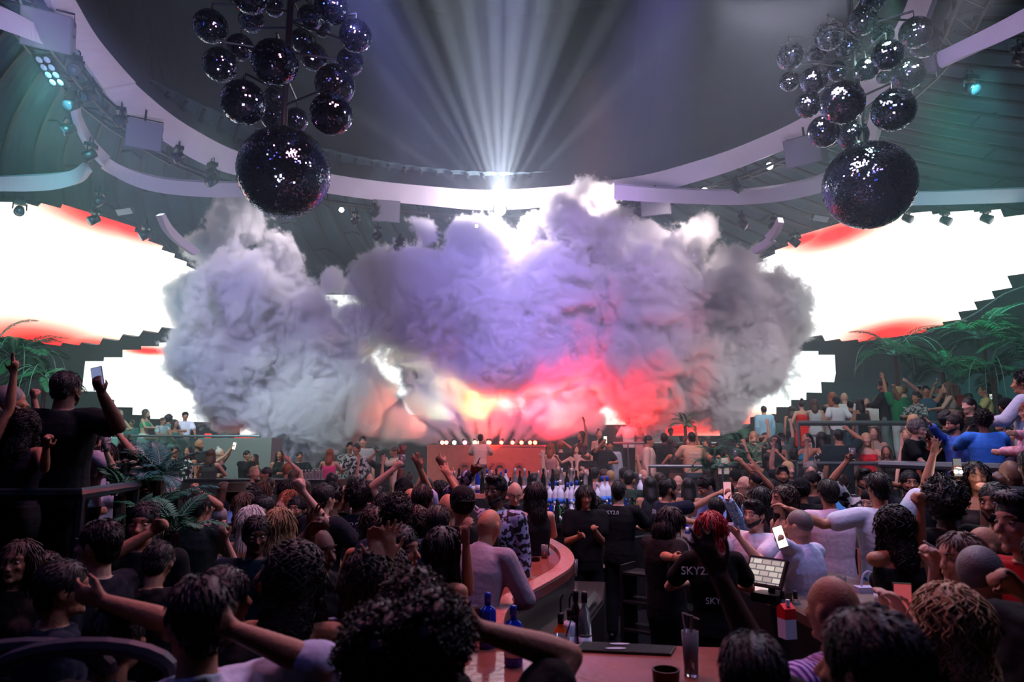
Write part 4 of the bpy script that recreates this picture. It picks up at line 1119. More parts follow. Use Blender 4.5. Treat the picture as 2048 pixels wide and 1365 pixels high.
# work bench inside the bar on the left, with steel sinks
wb = empty('work_bench', (0, 0, 0), 0, 'steel bartender bench with sink and glass rack inside the curve of the red bar', 'work bench')
M_steel = mat('steel', '8a9290', .25, .9)
q = [atZ(x, y, .82) for x, y in ((1130, 1162), (1210, 1165), (1205, 1200), (1175, 1240), (1130, 1290), (1060, 1290), (1040, 1250), (1085, 1205))]
fixnormals(MB().prism([(v.x, v.y) for v in q], .79, .82).build('bench_top', M_steel, wb)); fixnormals(MB().prism([(v.x * .985 + .02, v.y) for v in q], .1, .785).build('bench_base', M_base, wb))
for (xa, ya, xb, yb) in ((1190, 1190, 1140, 1250), (1160, 1215, 1110, 1280)):
    a_, b_ = atZ(xa, ya, .88), atZ(xb, yb, .88); MB().tube([a_, b_], .035, 4).build('steel_rail', M_steel, wb)
# back bar behind the bartenders
A1 = atZ(1086, 1040, 1.2); A2_ = atZ(1168, 1058, 1.2); A3_ = atZ(1300, 1016, 1.2)
sc_ = 9.0 / A2_.y
def at_bb(px, Y): return atY(px, 1045, Y)
P1, P2, P3 = at_bb(1084, 9.3), at_bb(1172, 8.9), at_bb(1302, 9.9)
bb = empty('back_bar', (0, 0, 0), 0, 'dark back bar with stepped bottle shelf behind the bartenders', 'back bar')
def off(v, d): return (v.x, v.y + d)
ZB = 1.2
fixnormals(MB().prism([off(P1, 0), off(P2, 0), off(P3, 0), off(P3, .75), off(P2, .8), off(P1, .8)], ZB - .05, ZB).build('counter_top', M_dark, bb))
fixnormals(MB().prism([off(P1, .05), off(P2, .05), off(P3, .05), off(P3, .75), off(P2, .8), off(P1, .8)], 0, ZB - .053).build('counter_base', M_base, bb))
fixnormals(MB().prism([off(P1, .42), off(P2, .42), off(P3, .42), off(P3, .7), off(P2, .7), off(P1, .7)], ZB + .002, ZB + .18).build('bottle_step', M_dark, bb))
MB().tube([Vector((*off(P2, -.06), .98)), Vector((*off(P3, -.06), .98))], .022, 6).build('speed_rail', M_steel, bb)
# long glowing ledge in front of the stage
lx0, lx1 = atY(905, 975, 10.6).x, atY(1190, 975, 10.6).x
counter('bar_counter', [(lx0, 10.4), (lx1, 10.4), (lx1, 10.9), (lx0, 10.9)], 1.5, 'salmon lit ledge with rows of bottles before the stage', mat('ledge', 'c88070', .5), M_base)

# ---------------------------------------------------------------- bottles
M_frost = mat('glass_frost', 'd4dcec', .45, spec=.6, sheen=.2); M_clear = mat('glass_clear', 'dfe8ee', .05, trans=.85, ior=1.3, spec=.7)
M_cobalt = mat('glass_cobalt', '0c2c9c', .08, spec=.8); M_green = mat('glass_green', '1c7a3c', .1, spec=.7); M_amber = mat('glass_amber', 'a8481c', .12, spec=.7); M_darkg = mat('glass_dark', '16181a', .1, spec=.7)
M_capb = mat('cap_blue', '1c50c0', .4); M_capd = mat('cap_dark', '1c1e22', .4); M_capw = mat('cap_white', 'd0d4da', .4); M_lab = mat('paper_label', 'd8dce4', .7); M_labb = mat('label_blue', '3c78d0', .6)
BP = {}
def bottle_mesh(kind):
    if kind in BP: return BP[kind]
    prof = {'vodka': [(.001, 0), (.042, .0), (.044, .01), (.044, .17), (.040, .195), (.018, .235), (.015, .25), (.015, .315)],
            'tall': [(.001, 0), (.034, 0), (.036, .01), (.036, .2), (.028, .235), (.014, .27), (.014, .33)],
            'square': [(.001, 0), (.038, 0), (.04, .008), (.04, .16), (.034, .178), (.013, .19), (.013, .235)],
            'fat': [(.001, 0), (.05, 0), (.055, .03), (.052, .1), (.03, .15), (.015, .17), (.015, .22)]}[kind]
    top = prof[-1][1]; r = prof[-1][0]; br = prof[2][0]
    BP[kind] = (prof, MB().lathe([(r + .002, top - .045), (r + .003, top), (r, top + .012), (.001, top + .014)], n=12), MB().lathe([(br + .0012, .04), (br + .0012, .11)], n=16), top)
    return BP[kind]
BM = {}
def bottle(kind, m, cap, lab, loc, label, group, sc=1.0, parts=True):
    k = (kind, m.name, cap.name, lab.name if lab else '')
    if k not in BM:
        prof, cp, lb_, top = bottle_mesh(kind)
        BM[k] = (MB().lathe(prof, n=16).mesh('bottle', m, True), cp.mesh('cap', cap, True), lb_.mesh('label', lab, True) if lab else None)
    a, b, c_ = BM[k]
    o = bpy.data.objects.new('bottle', a); COL.objects.link(o); o.location = loc; o.scale = (sc,) * 3
    x = bpy.data.objects.new('cap', b); COL.objects.link(x); x.parent = o
    if c_: y = bpy.data.objects.new('paper_label', c_); COL.objects.link(y); y.parent = o
    return tag(o, label, 'bottle', group)
def on_bb(px, dy): # a spot on the back bar at pixel column px, dy behind its front edge
    for Y in [8.9 + .02 * i for i in range(90)]:
        v = at_bb(px, Y)
        if v.x <= P2.x: e = P1.y + (P2.y - P1.y) * (v.x - P1.x) / (P2.x - P1.x)
        else: e = P2.y + (P3.y - P2.y) * (v.x - P2.x) / (P3.x - P2.x)
        if v.y >= e + dy: return v
    return v
for i, px in enumerate([1100, 1112, 1121, 1136, 1144, 1154, 1196, 1206, 1216, 1265, 1283]):
    v = on_bb(px, .52); bottle('vodka', M_frost, M_capb if i not in (2, 6, 9, 10) else M_capw, M_labb, (v.x, v.y, ZB + .182), ('frosted bottle with blue cap' if i not in (2, 6, 9, 10) else 'frosted bottle with plain neck') + ' on the back bar step, ' + ('leftmost', 'second from the left', 'third from the left', 'fourth from the left', 'left of the young bartender', 'touching the young bartender', 'right of his head', 'right of his head, taller neighbour', 'third right of his head', 'near the right end', 'last at the right end')[i], 'bottles on the back bar step', 1.0 + (.25 if i in (7, 8, 10) else .05 * (i % 3)))
kinds = [('tall', M_green, M_capd, M_lab, 'green'), ('tall', M_clear, M_capw, M_lab, 'clear'), ('square', M_darkg, M_capd, M_lab, 'dark'), ('tall', M_cobalt, M_capb, M_lab, 'cobalt blue'), ('square', M_amber, M_capd, M_lab, 'amber'), ('fat', M_darkg, M_capd, M_lab, 'squat dark'), ('tall', M_darkg, M_capd, None, 'black'), ('vodka', M_frost, M_capw, M_labb, 'frosted')]
for row, dy in enumerate((.10, .22, .34)):
    for i in range(17):
        px = 1089 + i * 12.6 + row * 4
        if 1149 < px < 1192 and row < 1: continue
        kd = kinds[(i * 3 + row * 2 + (i // 3)) % 8]; v = on_bb(px, dy)
        bottle(kd[0], kd[1], kd[2], kd[3], (v.x, v.y, ZB), '%s bottle crowded on the back bar %s row' % (kd[4], ('front', 'middle', 'rear')[row]), '%s bottles, %s row of the back bar' % (kd[4], ('front', 'middle', 'rear')[row]), .8 + .06 * ((i + row) % 3))
for i in range(30):
    px = 908 + i * 9.4
    v = atY(px, 975, 10.55 + .12 * (i % 3)); kd = kinds[(1, 6, 7, 7, 1, 3, 6, 7)[i % 8]] if i < 12 else kinds[(1, 6, 2, 1, 6)[i % 5]]
    bottle(kd[0], kd[1], M_capb if kd[4] == 'frosted' else kd[2], kd[3], (v.x, v.y, 1.5), '%s bottle in the long row on the ledge before the stage' % kd[4], '%s bottles on the ledge before the stage' % kd[4], 1.0 + .1 * (i % 2))
for i in range(14):
    v = atY(600 + i * 3.4, 946, 12.9); bottle('tall', M_clear, M_capw, None, (v.x, v.y, 1.62) if False else (v.x, 12.85 + .05 * (i % 2), 1.622), 'small clear bottle on the far left counter', 'clear bottles on the far left counter', .5)
# cobalt bottles and glasses along the counters
def on_bar(px, py, z=1.1): return atZ(px, py, z)
for px, py, k, m, cp, lb, sc in ((1048, 1105, 'square', M_cobalt, M_capw, 'cobalt blue bottle on the red bar, left of a close pair', 1.1), (1068, 1104, 'square', M_cobalt, M_capw, 'cobalt blue bottle on the red bar, right of a close pair', 1.1), (928, 1189, 'square', M_cobalt, M_capw, 'cobalt blue bottle beside the red bag', 1.15), (975, 1296, 'square', M_cobalt, M_cobalt, 'cobalt blue bottle low on the near bar, left of two', 1.15), (1027, 1332, 'square', M_cobalt, M_cobalt, 'cobalt blue bottle low on the near bar, right of two', 1.15),
        (1620, 1160, 'square', M_cobalt, M_cobalt, 'cobalt bottle behind the terminal, left of two', 1.0), (1631, 1166, 'square', M_cobalt, M_capw, 'cobalt bottle behind the terminal, right of two', 1.05), (1760, 1214, 'square', M_cobalt, M_lab, 'small blue beer bottle in front of the raised phone', .8), (1057, 1100, 'square', M_amber, M_capw, 'amber bottle between the two cobalt bottles', .85),
        (1375, 1068, 'square', M_cobalt, M_capw, 'small clear and blue bottle on the right counter', .8), (1350, 1103, 'tall', M_clear, M_capb, 'water bottle with blue label by the bowed bartender', .6)):
    v = on_bar(px, py); bottle(k, m, cp, M_lab, (v.x, v.y, 1.1), lb, 'bottles standing on the bar counters', sc)
for px, py, k, m, lb in ((1122, 1290, 'fat', M_amber, 'orange syrup bottle with a pourer at the near edge of the bar'), (1140, 1288, 'square', M_frost, 'pale bottle with orange cap next to the syrup'), (1170, 1290, 'tall', M_clear, 'clear bottle with black pourer at the near edge of the bar'), (1152, 1286, 'tall', M_darkg, 'dark bottle with red top between the pourers')):
    v = on_bar(px, py, .9); o = bottle(k, m, M_capd, M_lab, (v.x, v.y, .82), lb, 'speed rail bottles at the near bar', 1.2)
    MB().tube([(0, 0, .22), (0, 0, .30), (.015, 0, .33)], .006, 6).build('pourer', M_capd, o)
# tumblers
def glass(loc, label, r=.036, h=.11, group=None, straw=False, fill=None):
    o = empty('drinking_glass', loc, 0, label, 'glass', group)
    MB().lathe([(.001, 0), (r * .85, 0), (r, h), (r * .94, h), (r * .8, .012), (.001, .012)], n=18).build('tumbler', M_clear, o, True)
    if fill: MB().lathe([(.001, .013), (r * .78, .013), (r * .84, h * .35), (.001, h * .35)], n=14).build('drink', fill, o, True)
    if straw: MB().tube([(-r * .4, 0, .015), (r * 1.3, 0, h * 1.6)], .0035, 6).build('straw', M_black, o)
    return o
v = on_bar(1122, 1336); glass((v.x, v.y, 1.1), 'short empty glass with a black straw on the near bar', .045, .15, straw=True)
v = on_bar(1383, 1352); g_ = glass((v.x, v.y, 1.1), 'tall glass holding dark tongs and a steel strainer on the near bar', .04, .2)
MB().tube([(-.01, 0, .02), (.012, 0, .27)], .008, 6).tube([(.0, 0, .02), (-.03, .01, .28)], .005, 6).tube([(-.03, .01, .28), (.05, .01, .25)], .004, 5).build('tongs', M_steel, g_)
for px, py, lb in ((1089, 1118, 'glass with red drink and lime beside the ashtray'), (1035, 1110, 'tall straw filled glass left of the cobalt pair'), (1685, 1190, 'empty tumbler in the middle of the right counter'), (1647, 1165, 'tumbler behind the cobalt bottles'), (1800, 1190, 'tumbler behind the raised phone'), (1372, 1052, 'cut glass tumbler by the bowed bartender, left one'), (1388, 1054, 'cut glass tumbler by the bowed bartender, right one'), (1357, 1075, 'tall water glass at the corner of the right counter'), (945, 1175, 'low glass near the handbag')):
    v = on_bar(px, py); glass((v.x, v.y, 1.1), lb, .036, .13, 'glasses along the bar', fill=mat('drink_red', '8a1c20', .1) if 'red' in lb else None, straw='straw' in lb)
for i in range(16):
    v = on_bar(1150 + (i % 5) * 9.5, 1112 + (i // 5) * 11, .86); glass((v.x, v.y, .822), 'upturned tumbler in the rack of clean glasses beside the bartender', .034, .17, 'rack of clean glasses inside the bar')
v = on_bar(1070, 1123); tag(MB().lathe([(.001, 0), (.045, 0), (.05, .03), (.042, .03), (.04, .012), (.001, .01)], n=20).build('ashtray', M_black, loc=(v.x, v.y, 1.1)), 'round black ashtray on the red bar', 'ashtray')
v = on_bar(1332, 1362); tag(MB().lathe([(.001, 0), (.06, 0), (.065, .05), (.055, .05), (.05, .012), (.001, .01)], n=20).build('bowl', mat('copper_dark', '3a1c10', .3, .6), loc=(v.x, v.y, 1.1)), 'dark copper bowl cut by the lower edge on the near bar', 'bowl')
v = on_bar(1077, 1322); tag(MB().lathe([(.001, 0), (.014, 0), (.015, .025), (.001, .026)], n=14).build('bottle_stopper', M_steel, loc=(v.x, v.y, 1.1)), 'small steel bottle stopper on the near bar', 'stopper')
# rubber bar mat
a_, b_, c_, d_ = [atZ(x, y, 1.105) for x, y in ((1165, 1287), (1352, 1296), (1342, 1312), (1148, 1303))]
ctr = (a_ + b_ + c_ + d_) / 4; o = empty('bar_mat', (ctr.x, ctr.y, 1.101), 0, 'black ribbed rubber bar mat with a pale emblem at the inner edge', 'bar mat')
V_ = [Vector((q.x - ctr.x, q.y - ctr.y, 0)) for q in (a_, b_, c_, d_)]
MB().add(V_ + [v + Vector((0, 0, .012)) for v in V_], [(3, 2, 1, 0), (4, 5, 6, 7), (0, 1, 5, 4), (1, 2, 6, 5), (2, 3, 7, 6), (3, 0, 4, 7)]).build('rubber_pad', mat('rubber', '101214', .6), o)
rb = MB()
for i in range(60):
    t = (i + .5) / 60; rb.tube([V_[0].lerp(V_[1], t) * .97 + Vector((0, 0, .014)), V_[3].lerp(V_[2], t) * .97 + Vector((0, 0, .014))], .0022, 4)
rb.build('ribs', mat('rubber_rib', '2a2e34', .5), o)
em = MB()
for dy in (-.28, .28): em.lathe([(.001, .019), (.05, .019), (.05, .016)], V_[0].lerp(V_[2], .5) + (V_[1] - V_[0]).normalized() * -.04 + (V_[3] - V_[0]) * dy, 18, M=Matrix(((1.1, 0, 0), (0, .32, 0), (0, 0, 1))))
em.build('emblem', mat('emblem_grey', '9aa4b8', .6), o)
# till terminal
v = on_bar(1535, 1205); t_ = empty('till_terminal', (v.x, v.y, 1.1), R(-52), 'tilted till terminal with a lit screen on the right counter', 'till')
Mt = Matrix.Rotation(R(-32), 3, 'X')
MB().box((0, .05, .03), (.1, .1, .03)).build('base', M_fix, t_); MB().tube([(0, .06, .05), (0, .07, .16)], .025, 8).build('stand', M_fix, t_)
MB().box((0, .0, .2), (.145, .016, .105), Mt).build('housing', M_fix, t_)
ms = bpy.data.materials.new('till_screen'); ms.use_nodes = True; b_ = ms.node_tree.nodes['Principled BSDF']; bk = ms.node_tree.nodes.new('ShaderNodeTexBrick'); tcn = ms.node_tree.nodes.new('ShaderNodeTexCoord')
bk.inputs['Scale'].default_value = 7; bk.inputs['Color1'].default_value = (.9, .8, .72, 1); bk.inputs['Color2'].default_value = (.55, .42, .4, 1); bk.inputs['Mortar'].default_value = (.16, .15, .18, 1); bk.inputs['Mortar Size'].default_value = .03
mpn = ms.node_tree.nodes.new('ShaderNodeMapping'); mpn.inputs['Rotation'].default_value = (R(90), 0, 0); ms.node_tree.links.new(tcn.outputs['Object'], mpn.inputs['Vector']); ms.node_tree.links.new(mpn.outputs[0], bk.inputs['Vector'])
ms.node_tree.links.new(bk.outputs['Color'], b_.inputs['Emission Color']); b_.inputs['Emission Strength'].default_value = .75; b_.inputs['Base Color'].default_value = (0, 0, 0, 1)
MB().box(Vector((0, 0, .2)) + Mt @ Vector((0, -.0175, 0)), (.13, .001, .09), Mt).build('screen', ms, t_)
v = on_bar(1522, 1190, 1.1); tag(MB().box((0, 0, 0), (.05, .003, .03), Mt).build('card_slip', mat('paper_glow', 'e8e4dc', .5, emit='e8e0d0', estr=.6), loc=(v.x - .03, v.y - .12, 1.17), rz=R(-28)), 'small white slip glowing below the till screen', 'slip')  # faint glow put into the paper, which is no lamp
# straw holder, carton, bottles of the near right end
v = on_bar(1582, 1172); o = empty('straw_holder', (v.x, v.y, 1.1), 0, 'black box full of black straws behind the till', 'straw holder'); MB().box((0, 0, .055), (.055, .055, .055)).build('box', M_black, o)
for i in range(9): MB().tube([((i % 3 - 1) * .02, (i // 3 - 1) * .02, .1), ((i % 3 - 1) * .05, (i // 3 - 1) * .05, .24)], .004, 5).build('straw', mat('straw_black', '1e2024', .4), o)
v = on_bar(1575, 1270, 1.0); o = empty('milk_carton', (v.x, v.y, .98), R(15), 'red and white drink carton with a white cap at the lower right', 'carton')
MB().box((0, 0, .06), (.04, .04, .06)).build('carton_body', mat('carton_white', 'd4d8e8', .6), o); MB().box((0, 0, .15), (.0405, .0405, .03)).build('red_top', mat('carton_red', 'c81420', .6), o)
MB().add([(-.0405, -.0405, .181), (.0405, -.0405, .181), (.0405, .0405, .181), (-.0405, .0405, .181), (-.0405, 0, .21), (.0405, 0, .21)], [(0, 1, 5, 4), (2, 3, 4, 5), (0, 4, 3), (1, 2, 5)]).build('gable', mat('carton_red', 'c81420', .6), o); MB().lathe([(.001, .235), (.013, .235), (.014, .195)], (0, -.022, 0), 12).build('screw_cap', M_capw, o)
for px, py, lb in ((1568, 1240, 'small clear bottle behind the carton, left'), (1594, 1240, 'small clear bottle behind the carton, right')):
    v = on_bar(px, py, 1.0); bottle('fat', M_clear, M_capd, None, (v.x, v.y, .98), lb, 'clear bottles behind the carton', .9)
# ================================================================ the crowd, nearest first.  p(head-top x, y, depth, yaw, 'sex hair haircolour skin', arms, label, top, bottom ...)
p = person
T = lambda c, k='tee': (k, c)
J = lambda c='15171c', k='trousers': (k, c)
BK = '0e1014'
# ---- near, right
p(1502, 1262, 1.85, 170, 'm short k d', ['down', (1436, 1150, 1.95, 'open', (.4, 0, -1))], 'dark clothed person throwing a bare forearm up in front of the red haired bartender', T(BK), J(), lod=0)
p(1742, 1214, 1.5, 212, 'm short k m', 'down down', 'big dark haired man seen from behind with his left ear showing, nearest on the right', T(BK, 'jacket'), J(), build=1.1)
p(1668, 1147, 2.45, 205, 'm bald k m', 'bent bent', 'bald man in pink and blue striped shirt at the near bar', ('shirt', 'stripes'), J())
p(1892, 1163, 2.35, 208, 'f wavy y l', [(1786, 1222, 2.8, 'grip', (-.3, .2, -1), (1, 0, 0)), (1815, 1236, 2.7, 'relax', (.6, 0, -1), (-1, 0, 0))], 'blonde wavy haired person from behind, both hands raised to film with a phone', T(BK, 'tank'), J())
p(1955, 1088, 2.9, 120, 'm buzz g l', 'down bent', 'man with cropped grey hair and pale collar beside the blonde phone holder', T('1a1d26', 'shirt'), J())
p(1918, 1063, 3.35, -75, 'f long n l', ['bent', (1868, 1142, 3.2, 'grip', (0, .2, -1))], 'straight brown haired person in profile holding a cigarette', T('1b1a1c', 'tank'), J())
p(1962, 1050, 4.0, 90, 'm bald k m', 'down bent', 'bald man behind the smoking person, facing away', T(BK), J())
p(2040, 982, 3.1, -80, 'm quiff k l', 'down bent', 'man with glasses and red shirt under a dark jacket at the right edge', T('a01820'), J())
p(2105, 1050, 2.5, -60, 'm short k m', ['bent', (2052, 1192, 2.4, 'grip', (1, 0, -1))], 'person cut off by the right edge, hand with a steel watch showing', T(BK), J())
p(1990, 965, 4.7, -62, 'm short k m', 'down down', 'dark bearded man in black top looking left, near the right edge', T(BK, 'shirt'), J(), beard='k')
p(1884, 968, 4.9, 188, 'f afro k d', ['bent', (1845, 1120, 4.6, 'relax')], 'person with big dark curls in black top with a pale cord strap, back turned', T('0b0b0c'), J(BK), build=1.12)
p(1785, 1008, 4.6, 186, 'f curls k m', [(1842, 1020, 4.5, 'fist', (1, 0, -.5)), 'down'], 'long curly black haired person in black crop top with bare waist', T(BK, 'crop'), J('1a1c22'))
p(1755, 944, 6.0, 184, 'm short k m', ['side', (1866, 912, 6.0, 'open', (1, 0, -.6))], 'black haired man in white tee and blue jeans with one arm thrown up, back turned', T('c8ccdc'), J('2c4c78'))
p(1655, 958, 6.6, 178, 'm short k m', 'bent bent', 'man in pale pink shirt seen from behind next to the blue tables', T('d4b4c8', 'shirt'), J('2a5070'))
p(1598, 1018, 5.4, 218, 'm buzz g l', ['bent', (1548, 1082, 5.1, 'grip', (0, .3, -1), (1, 0, 0))], 'grey haired man in white shirt holding a bright lit phone', T('b8bede', 'shirt'), J(), legs='sit', floor=.35)
p(1508, 1000, 6.0, -50, 'm quiff k l', [(1478, 1075, 5.7, 'relax', (.6, 0, -1)), 'bent'], 'young bearded man in white tee leaning on the right bar', T('c6cade'), J(), beard='k')
p(1476, 985, 6.6, 185, 'f long b m', [(1490, 1010, 6.3, 'relax', (.6, .2, -1), (-1, 0, 0)), (1451, 995, 6.3, 'grip', (-.6, .2, -1), (1, 0, 0))], 'person in blue and white zigzag dress filming with a phone held up', ('shirt', 'zigzag'), ('skirt', 'zigzag'), build=.95)
p(1518, 973, 6.9, -120, 'f long k m', 'down bent', 'long dark haired person right behind the zigzag dress', T('3a2a2c', 'tank'), J())
p(1567, 969, 6.2, -78, 'f wavy b l', 'bent down', 'person with long dark curls, red lips and a copper top, in profile', T('9a5844', 'strap'), J())
p(1602, 956, 7.6, 150, 'm cap k m', 'bent bent', 'man in black jacket and cap beside the pale pink shirt', T(BK, 'jacket'), J())
p(1622, 943, 8.6, -80, 'm short k m', 'down bent', 'short haired man in profile behind the black cap', T('20242a'), J())
p(1680, 948, 9.0, 150, 'm short b l', 'rail rail', 'man in sky blue tee bending over a table', T('4a96d8'), J(), lean=14)
p(1727, 938, 8.2, -12, 'm quiff k m', [('bent'), (1692, 925, 8.1, 'grip', (-1, .2, -.4))], 'smiling bearded man with one arm straight up holding a small glass', ('tee', 'bw'), J(), beard='k')
p(1818, 941, 7.6, -20, 'm short k m', ['bent', 'nape'], 'bearded man with one hand behind his head', T('1c2026'), J(), beard='k')
p(1738, 978, 7.2, -60, 'm cap w l', 'bent down', 'person in a pale cap bent low behind the white tee', T('22262c'), J(), lean=12)
p(1948, 922, 6.2, -22, 'f wavy k m', ['face', (1912, 962, 6.0, 'grip', (0, .2, -1))], 'laughing dark haired person holding a phone with its flash on', T('2a2024', 'strap'), J())
p(2020, 918, 5.8, 170, 'm bald k d', 'down down', 'bald man in white sleeveless top at the right edge below the balcony', T('c2c6e2', 'tank'), J())
p(2062, 900, 5.2, 180, 'm short k d', ['down', (2018, 980, 5.3, 'relax', (0, 0, -1))], 'person cut off by the right edge reaching a bare dark arm down', T('20242c'), J(), h=1.0)
# bartenders inside the bar
p(1420, 1021, 4.9, 176, 'f long r l', 'bent bent', 'bartender with long bright red hair and black tee, back turned', T('0c0d10'), J(BK), text=('back', ('SKY2.0', 1.17, .06, .0), ('SKY2.0', 1.36, .075, .13)))
p(1326, 1008, 5.7, 118, 'm bob k m', [(1352, 1120, 5.3, 'grip', (.3, .5, -1)), (1345, 1132, 5.6, 'grip')], 'black haired bartender in black tee bending his head over the work top', T('0e0f13'), J(BK), head=(0, 26))
p(1170, 970, 7.9, 4, 'm bob k m', [(1190, 1062, 7.65, 'grip', (.5, 1, -.8)), (1158, 1074, 7.6, 'relax', (-.6, 1, -.8))], 'young bartender with a dark fringe facing us, pouring behind the bar', T('0d0e12'), J(BK), head=(0, 6))
p(1237, 962, 8.3, 158, 'm short k l', 'down bent', 'bartender in black tee with back print, walking away right of the young one', T('0e0f13'), J(BK), text=('back', ('SKY2.0', 1.40, .06, .06)))
p(1190, 992, 8.9, 190, 'f bob k m', 'down down', 'dark haired bartender half hidden behind the young one', T('0f1114'), J(BK))
p(1337, 956, 8.2, 100, 'm short k m', ['fwd', (1436, 988, 8.0, 'relax', (0, 0, -1))], 'bartender in navy tee reaching across the right bar', T('141a2c'), J('20304c'), beard='k', lean=8, text=('back', ('S20', 1.36, .07)))
p(1404, 953, 8.7, -78, 'm fade k m', ['bent', 'bent'], 'man in light blue shirt and glasses leaning in to talk over the bar', T('7c9ad8', 'shirt'), J(), lean=26)
p(1432, 994, 7.2, 170, 'm short k m', 'rail rail', 'dark haired man in grey blue shirt sitting at the right bar', T('9aa4c8', 'shirt'), J())
# behind the right bar
p(1490, 951, 9.6, -85, 'm bald k l', 'down bent', 'bald man in profile behind the raised arms', T('262a2c'), J())
p(1512, 941, 9.0, 200, 'm buzz k m', ['bent', (1486, 928, 9.0, 'grip', (1, 0, -1))], 'cropped haired man holding a champagne glass up high', T('22282a'), J())
p(1538, 958, 8.3, 190, 'f long k m', [(1516, 945, 8.2, 'open', (1, 0, -1)), 'down'], 'long haired person with bracelet and one arm up, between the two men', T('2a2c30', 'strap'), J())
p(1564, 931, 9.8, -14, 'm quiff k m', 'bent bent', 'grinning man with stubble facing us behind the dark curls', T('2c3232', 'shirt'), J(), beard='k')
p(1575, 922, 11.0, 10, 'm short y l', ['up', 'up'], 'fair haired person with both hands up behind the grinning man', T('20262a'), J())
p(1620, 926, 10.8, -20, 'm curly g l', 'face bent', 'grey haired man with dark glasses and olive jacket', T('444c44', 'jacket'), J())
p(1455, 962, 9.4, 160, 'm short b m', 'down down', 'man in dark top behind the blue shirt, facing the stage', T('2a3232'), J())
p(1470, 940, 11.2, 200, 'm cap k m', 'down down', 'person in black cap below the small green palm', T('26302e'), J())
p(1376, 955, 10.2, 170, 'f long k m', 'down down', 'bare shouldered long haired person behind the navy bartender', T('6a4a44', 'strap'), J())
p(1356, 950, 11.4, -30, 'm bald k l', 'down down', 'pale bald man beyond the bar facing us', T('5a5458'), J())
p(1318, 944, 10.8, 185, 'f long b m', 'down down', 'straight haired person beyond the last white bottles', T('3c3438', 'tank'), J())
p(1300, 952, 9.9, 180, 'f long k m', 'down down', 'black haired person in dark dress beyond the bottles', T('1c2024', 'tank'), J())
p(1286, 938, 11.8, 20, 'm bald k l', 'down down', 'small bald man with pale face left of the straight haired person', T('3c3438'), J())
p(1260, 941, 10.2, 140, 'm short k m', 'down fwd', 'man in dark green jacket leaning behind the bottles', T('1c3028', 'jacket'), J(), lean=10)
p(1247, 934, 12.4, 170, 'm short k m', 'down point', 'dark haired man with a raised pointing hand beyond the bottles', T('2a2c2c'), J())
# ---- near, left
p(405, 1148, 2.05, 228, 'm short k m', ['down', (470, 1262, 2.0, 'relax', (1, .2, -.5))], 'man in white shirt seen from behind with his elbow out, nearest on the left', T('c2c6dc', 'rolled'), J())
p(448, 1133, 2.65, 150, 'm short k m', 'down down', 'dark haired man with a reddish ear behind the white shirt', T(BK), J())
p(592, 1079, 2.75, 176, 'f curls k m', 'bent bent', 'person with long black curls and mustard yellow top, back turned', T('b07c2c', 'strap'), J('8a6424', 'skirt'))
p(738, 1094, 2.95, 196, 'f wavy b m', 'bent bent', 'long auburn haired person in navy and white flowered blouse', ('shirt', 'floral'), J())
p(832, 1149, 2.35, 140, 'm curly b m', 'down down', 'man with short curly top and glasses, half hidden in the dark middle', T(BK), J())
p(862, 1196, 1.75, 178, 'm curly k m', ['down', (962, 1262, 1.85, 'relax', (1, .1, -.7))], 'curly dark haired person in black with a bent bare arm, nearest in the middle', T('0a0a0c'), J())
p(762, 1222, 1.75, 182, 'm curly k m', 'down down', 'dark haired person in black, low in front of the auburn hair', T('0a0a0c'), J())
p(205, 1038, 3.6, -98, 'm fade k l', 'down down', 'man in profile with a cigarette between his lips and black tee', T('101420'), J(), beard=None)
p(290, 1004, 4.3, 14, 'm short k m', ['down', (298, 1068, 4.1, 'fist', (-1, .2, -.6))], 'man with a fist to his face in a black tee with pale palm print', T('0e1216'), J(), text=('front', ('Y Y', 1.22, .12)))
p(44, 1078, 3.9, 8, 'f long b m', 'down down', 'long haired person facing us in the dark at the left edge', T('1a1614', 'tank'), J())
p(125, 1120, 3.0, 128, 'm short k m', 'down down', 'man with slick dark hair turned right, low at the left', T('10182c'), J())
p(236, 1204, 2.35, 168, 'm short k m', ['down', (212, 1205, 2.3, 'relax', (1, 0, -.8))], 'person in black with a bare forearm raised and hand hanging, below the cigarette smoker', T('0c0e12'), J())
p(92, 1102, 4.2, 170, 'f wavy b m', 'down down', 'curly brown head in the dark behind the slick haired man', T(BK), J())
p(315, 1075, 3.9, 190, 'm short k m', 'down down', 'broad man in black tee between the cigarette smoker and the table', T('0c0e12'), J(), head=(0, 20), lean=8)
p(632, 1050, 3.5, 60, 'm bald k d', [(622, 1072, 3.3, 'open', (-.4, 0, -1)), 'fist'], 'dark skinned cropped haired man clapping in the middle left', T(BK), J())
p(800, 1050, 3.7, 60, 'm short k m', 'down down', 'dark haired man in profile looking right beside the navy shirt', T('0d0f14'), J())
p(770, 1086, 3.1, 40, 'f wavy b m', [(776, 1122, 2.95, 'open', (0, 0, -1)), (760, 1130, 2.9, 'relax', (0, 0, -1))], 'person with red painted nails raising both hands to the face', T('1e1418', 'tank'), J())
p(888, 1052, 3.95, 132, 'f long k m', [(932, 1092, 3.9, 'relax', (.3, 0, -1)), 'down'], 'long black haired person resting a hand on the forehead by the bar', T('1a1416', 'strap'), J())
p(795, 993, 4.75, 178, 'm curly k m', 'bent bent', 'man in navy shirt with curly crown, back turned', T('142c44', 'shirt'), J())
p(750, 1013, 5.1, 176, 'f wavy b m', 'bent bent', 'long brown wavy haired person below the security shirt', T('1c1a20', 'tank'), J())
p(830, 1010, 5.2, -150, 'f wavy b m', 'down down', 'long haired person in a thin pale wrap beside the navy shirt', T('8a7c78', 'shirt'), J())
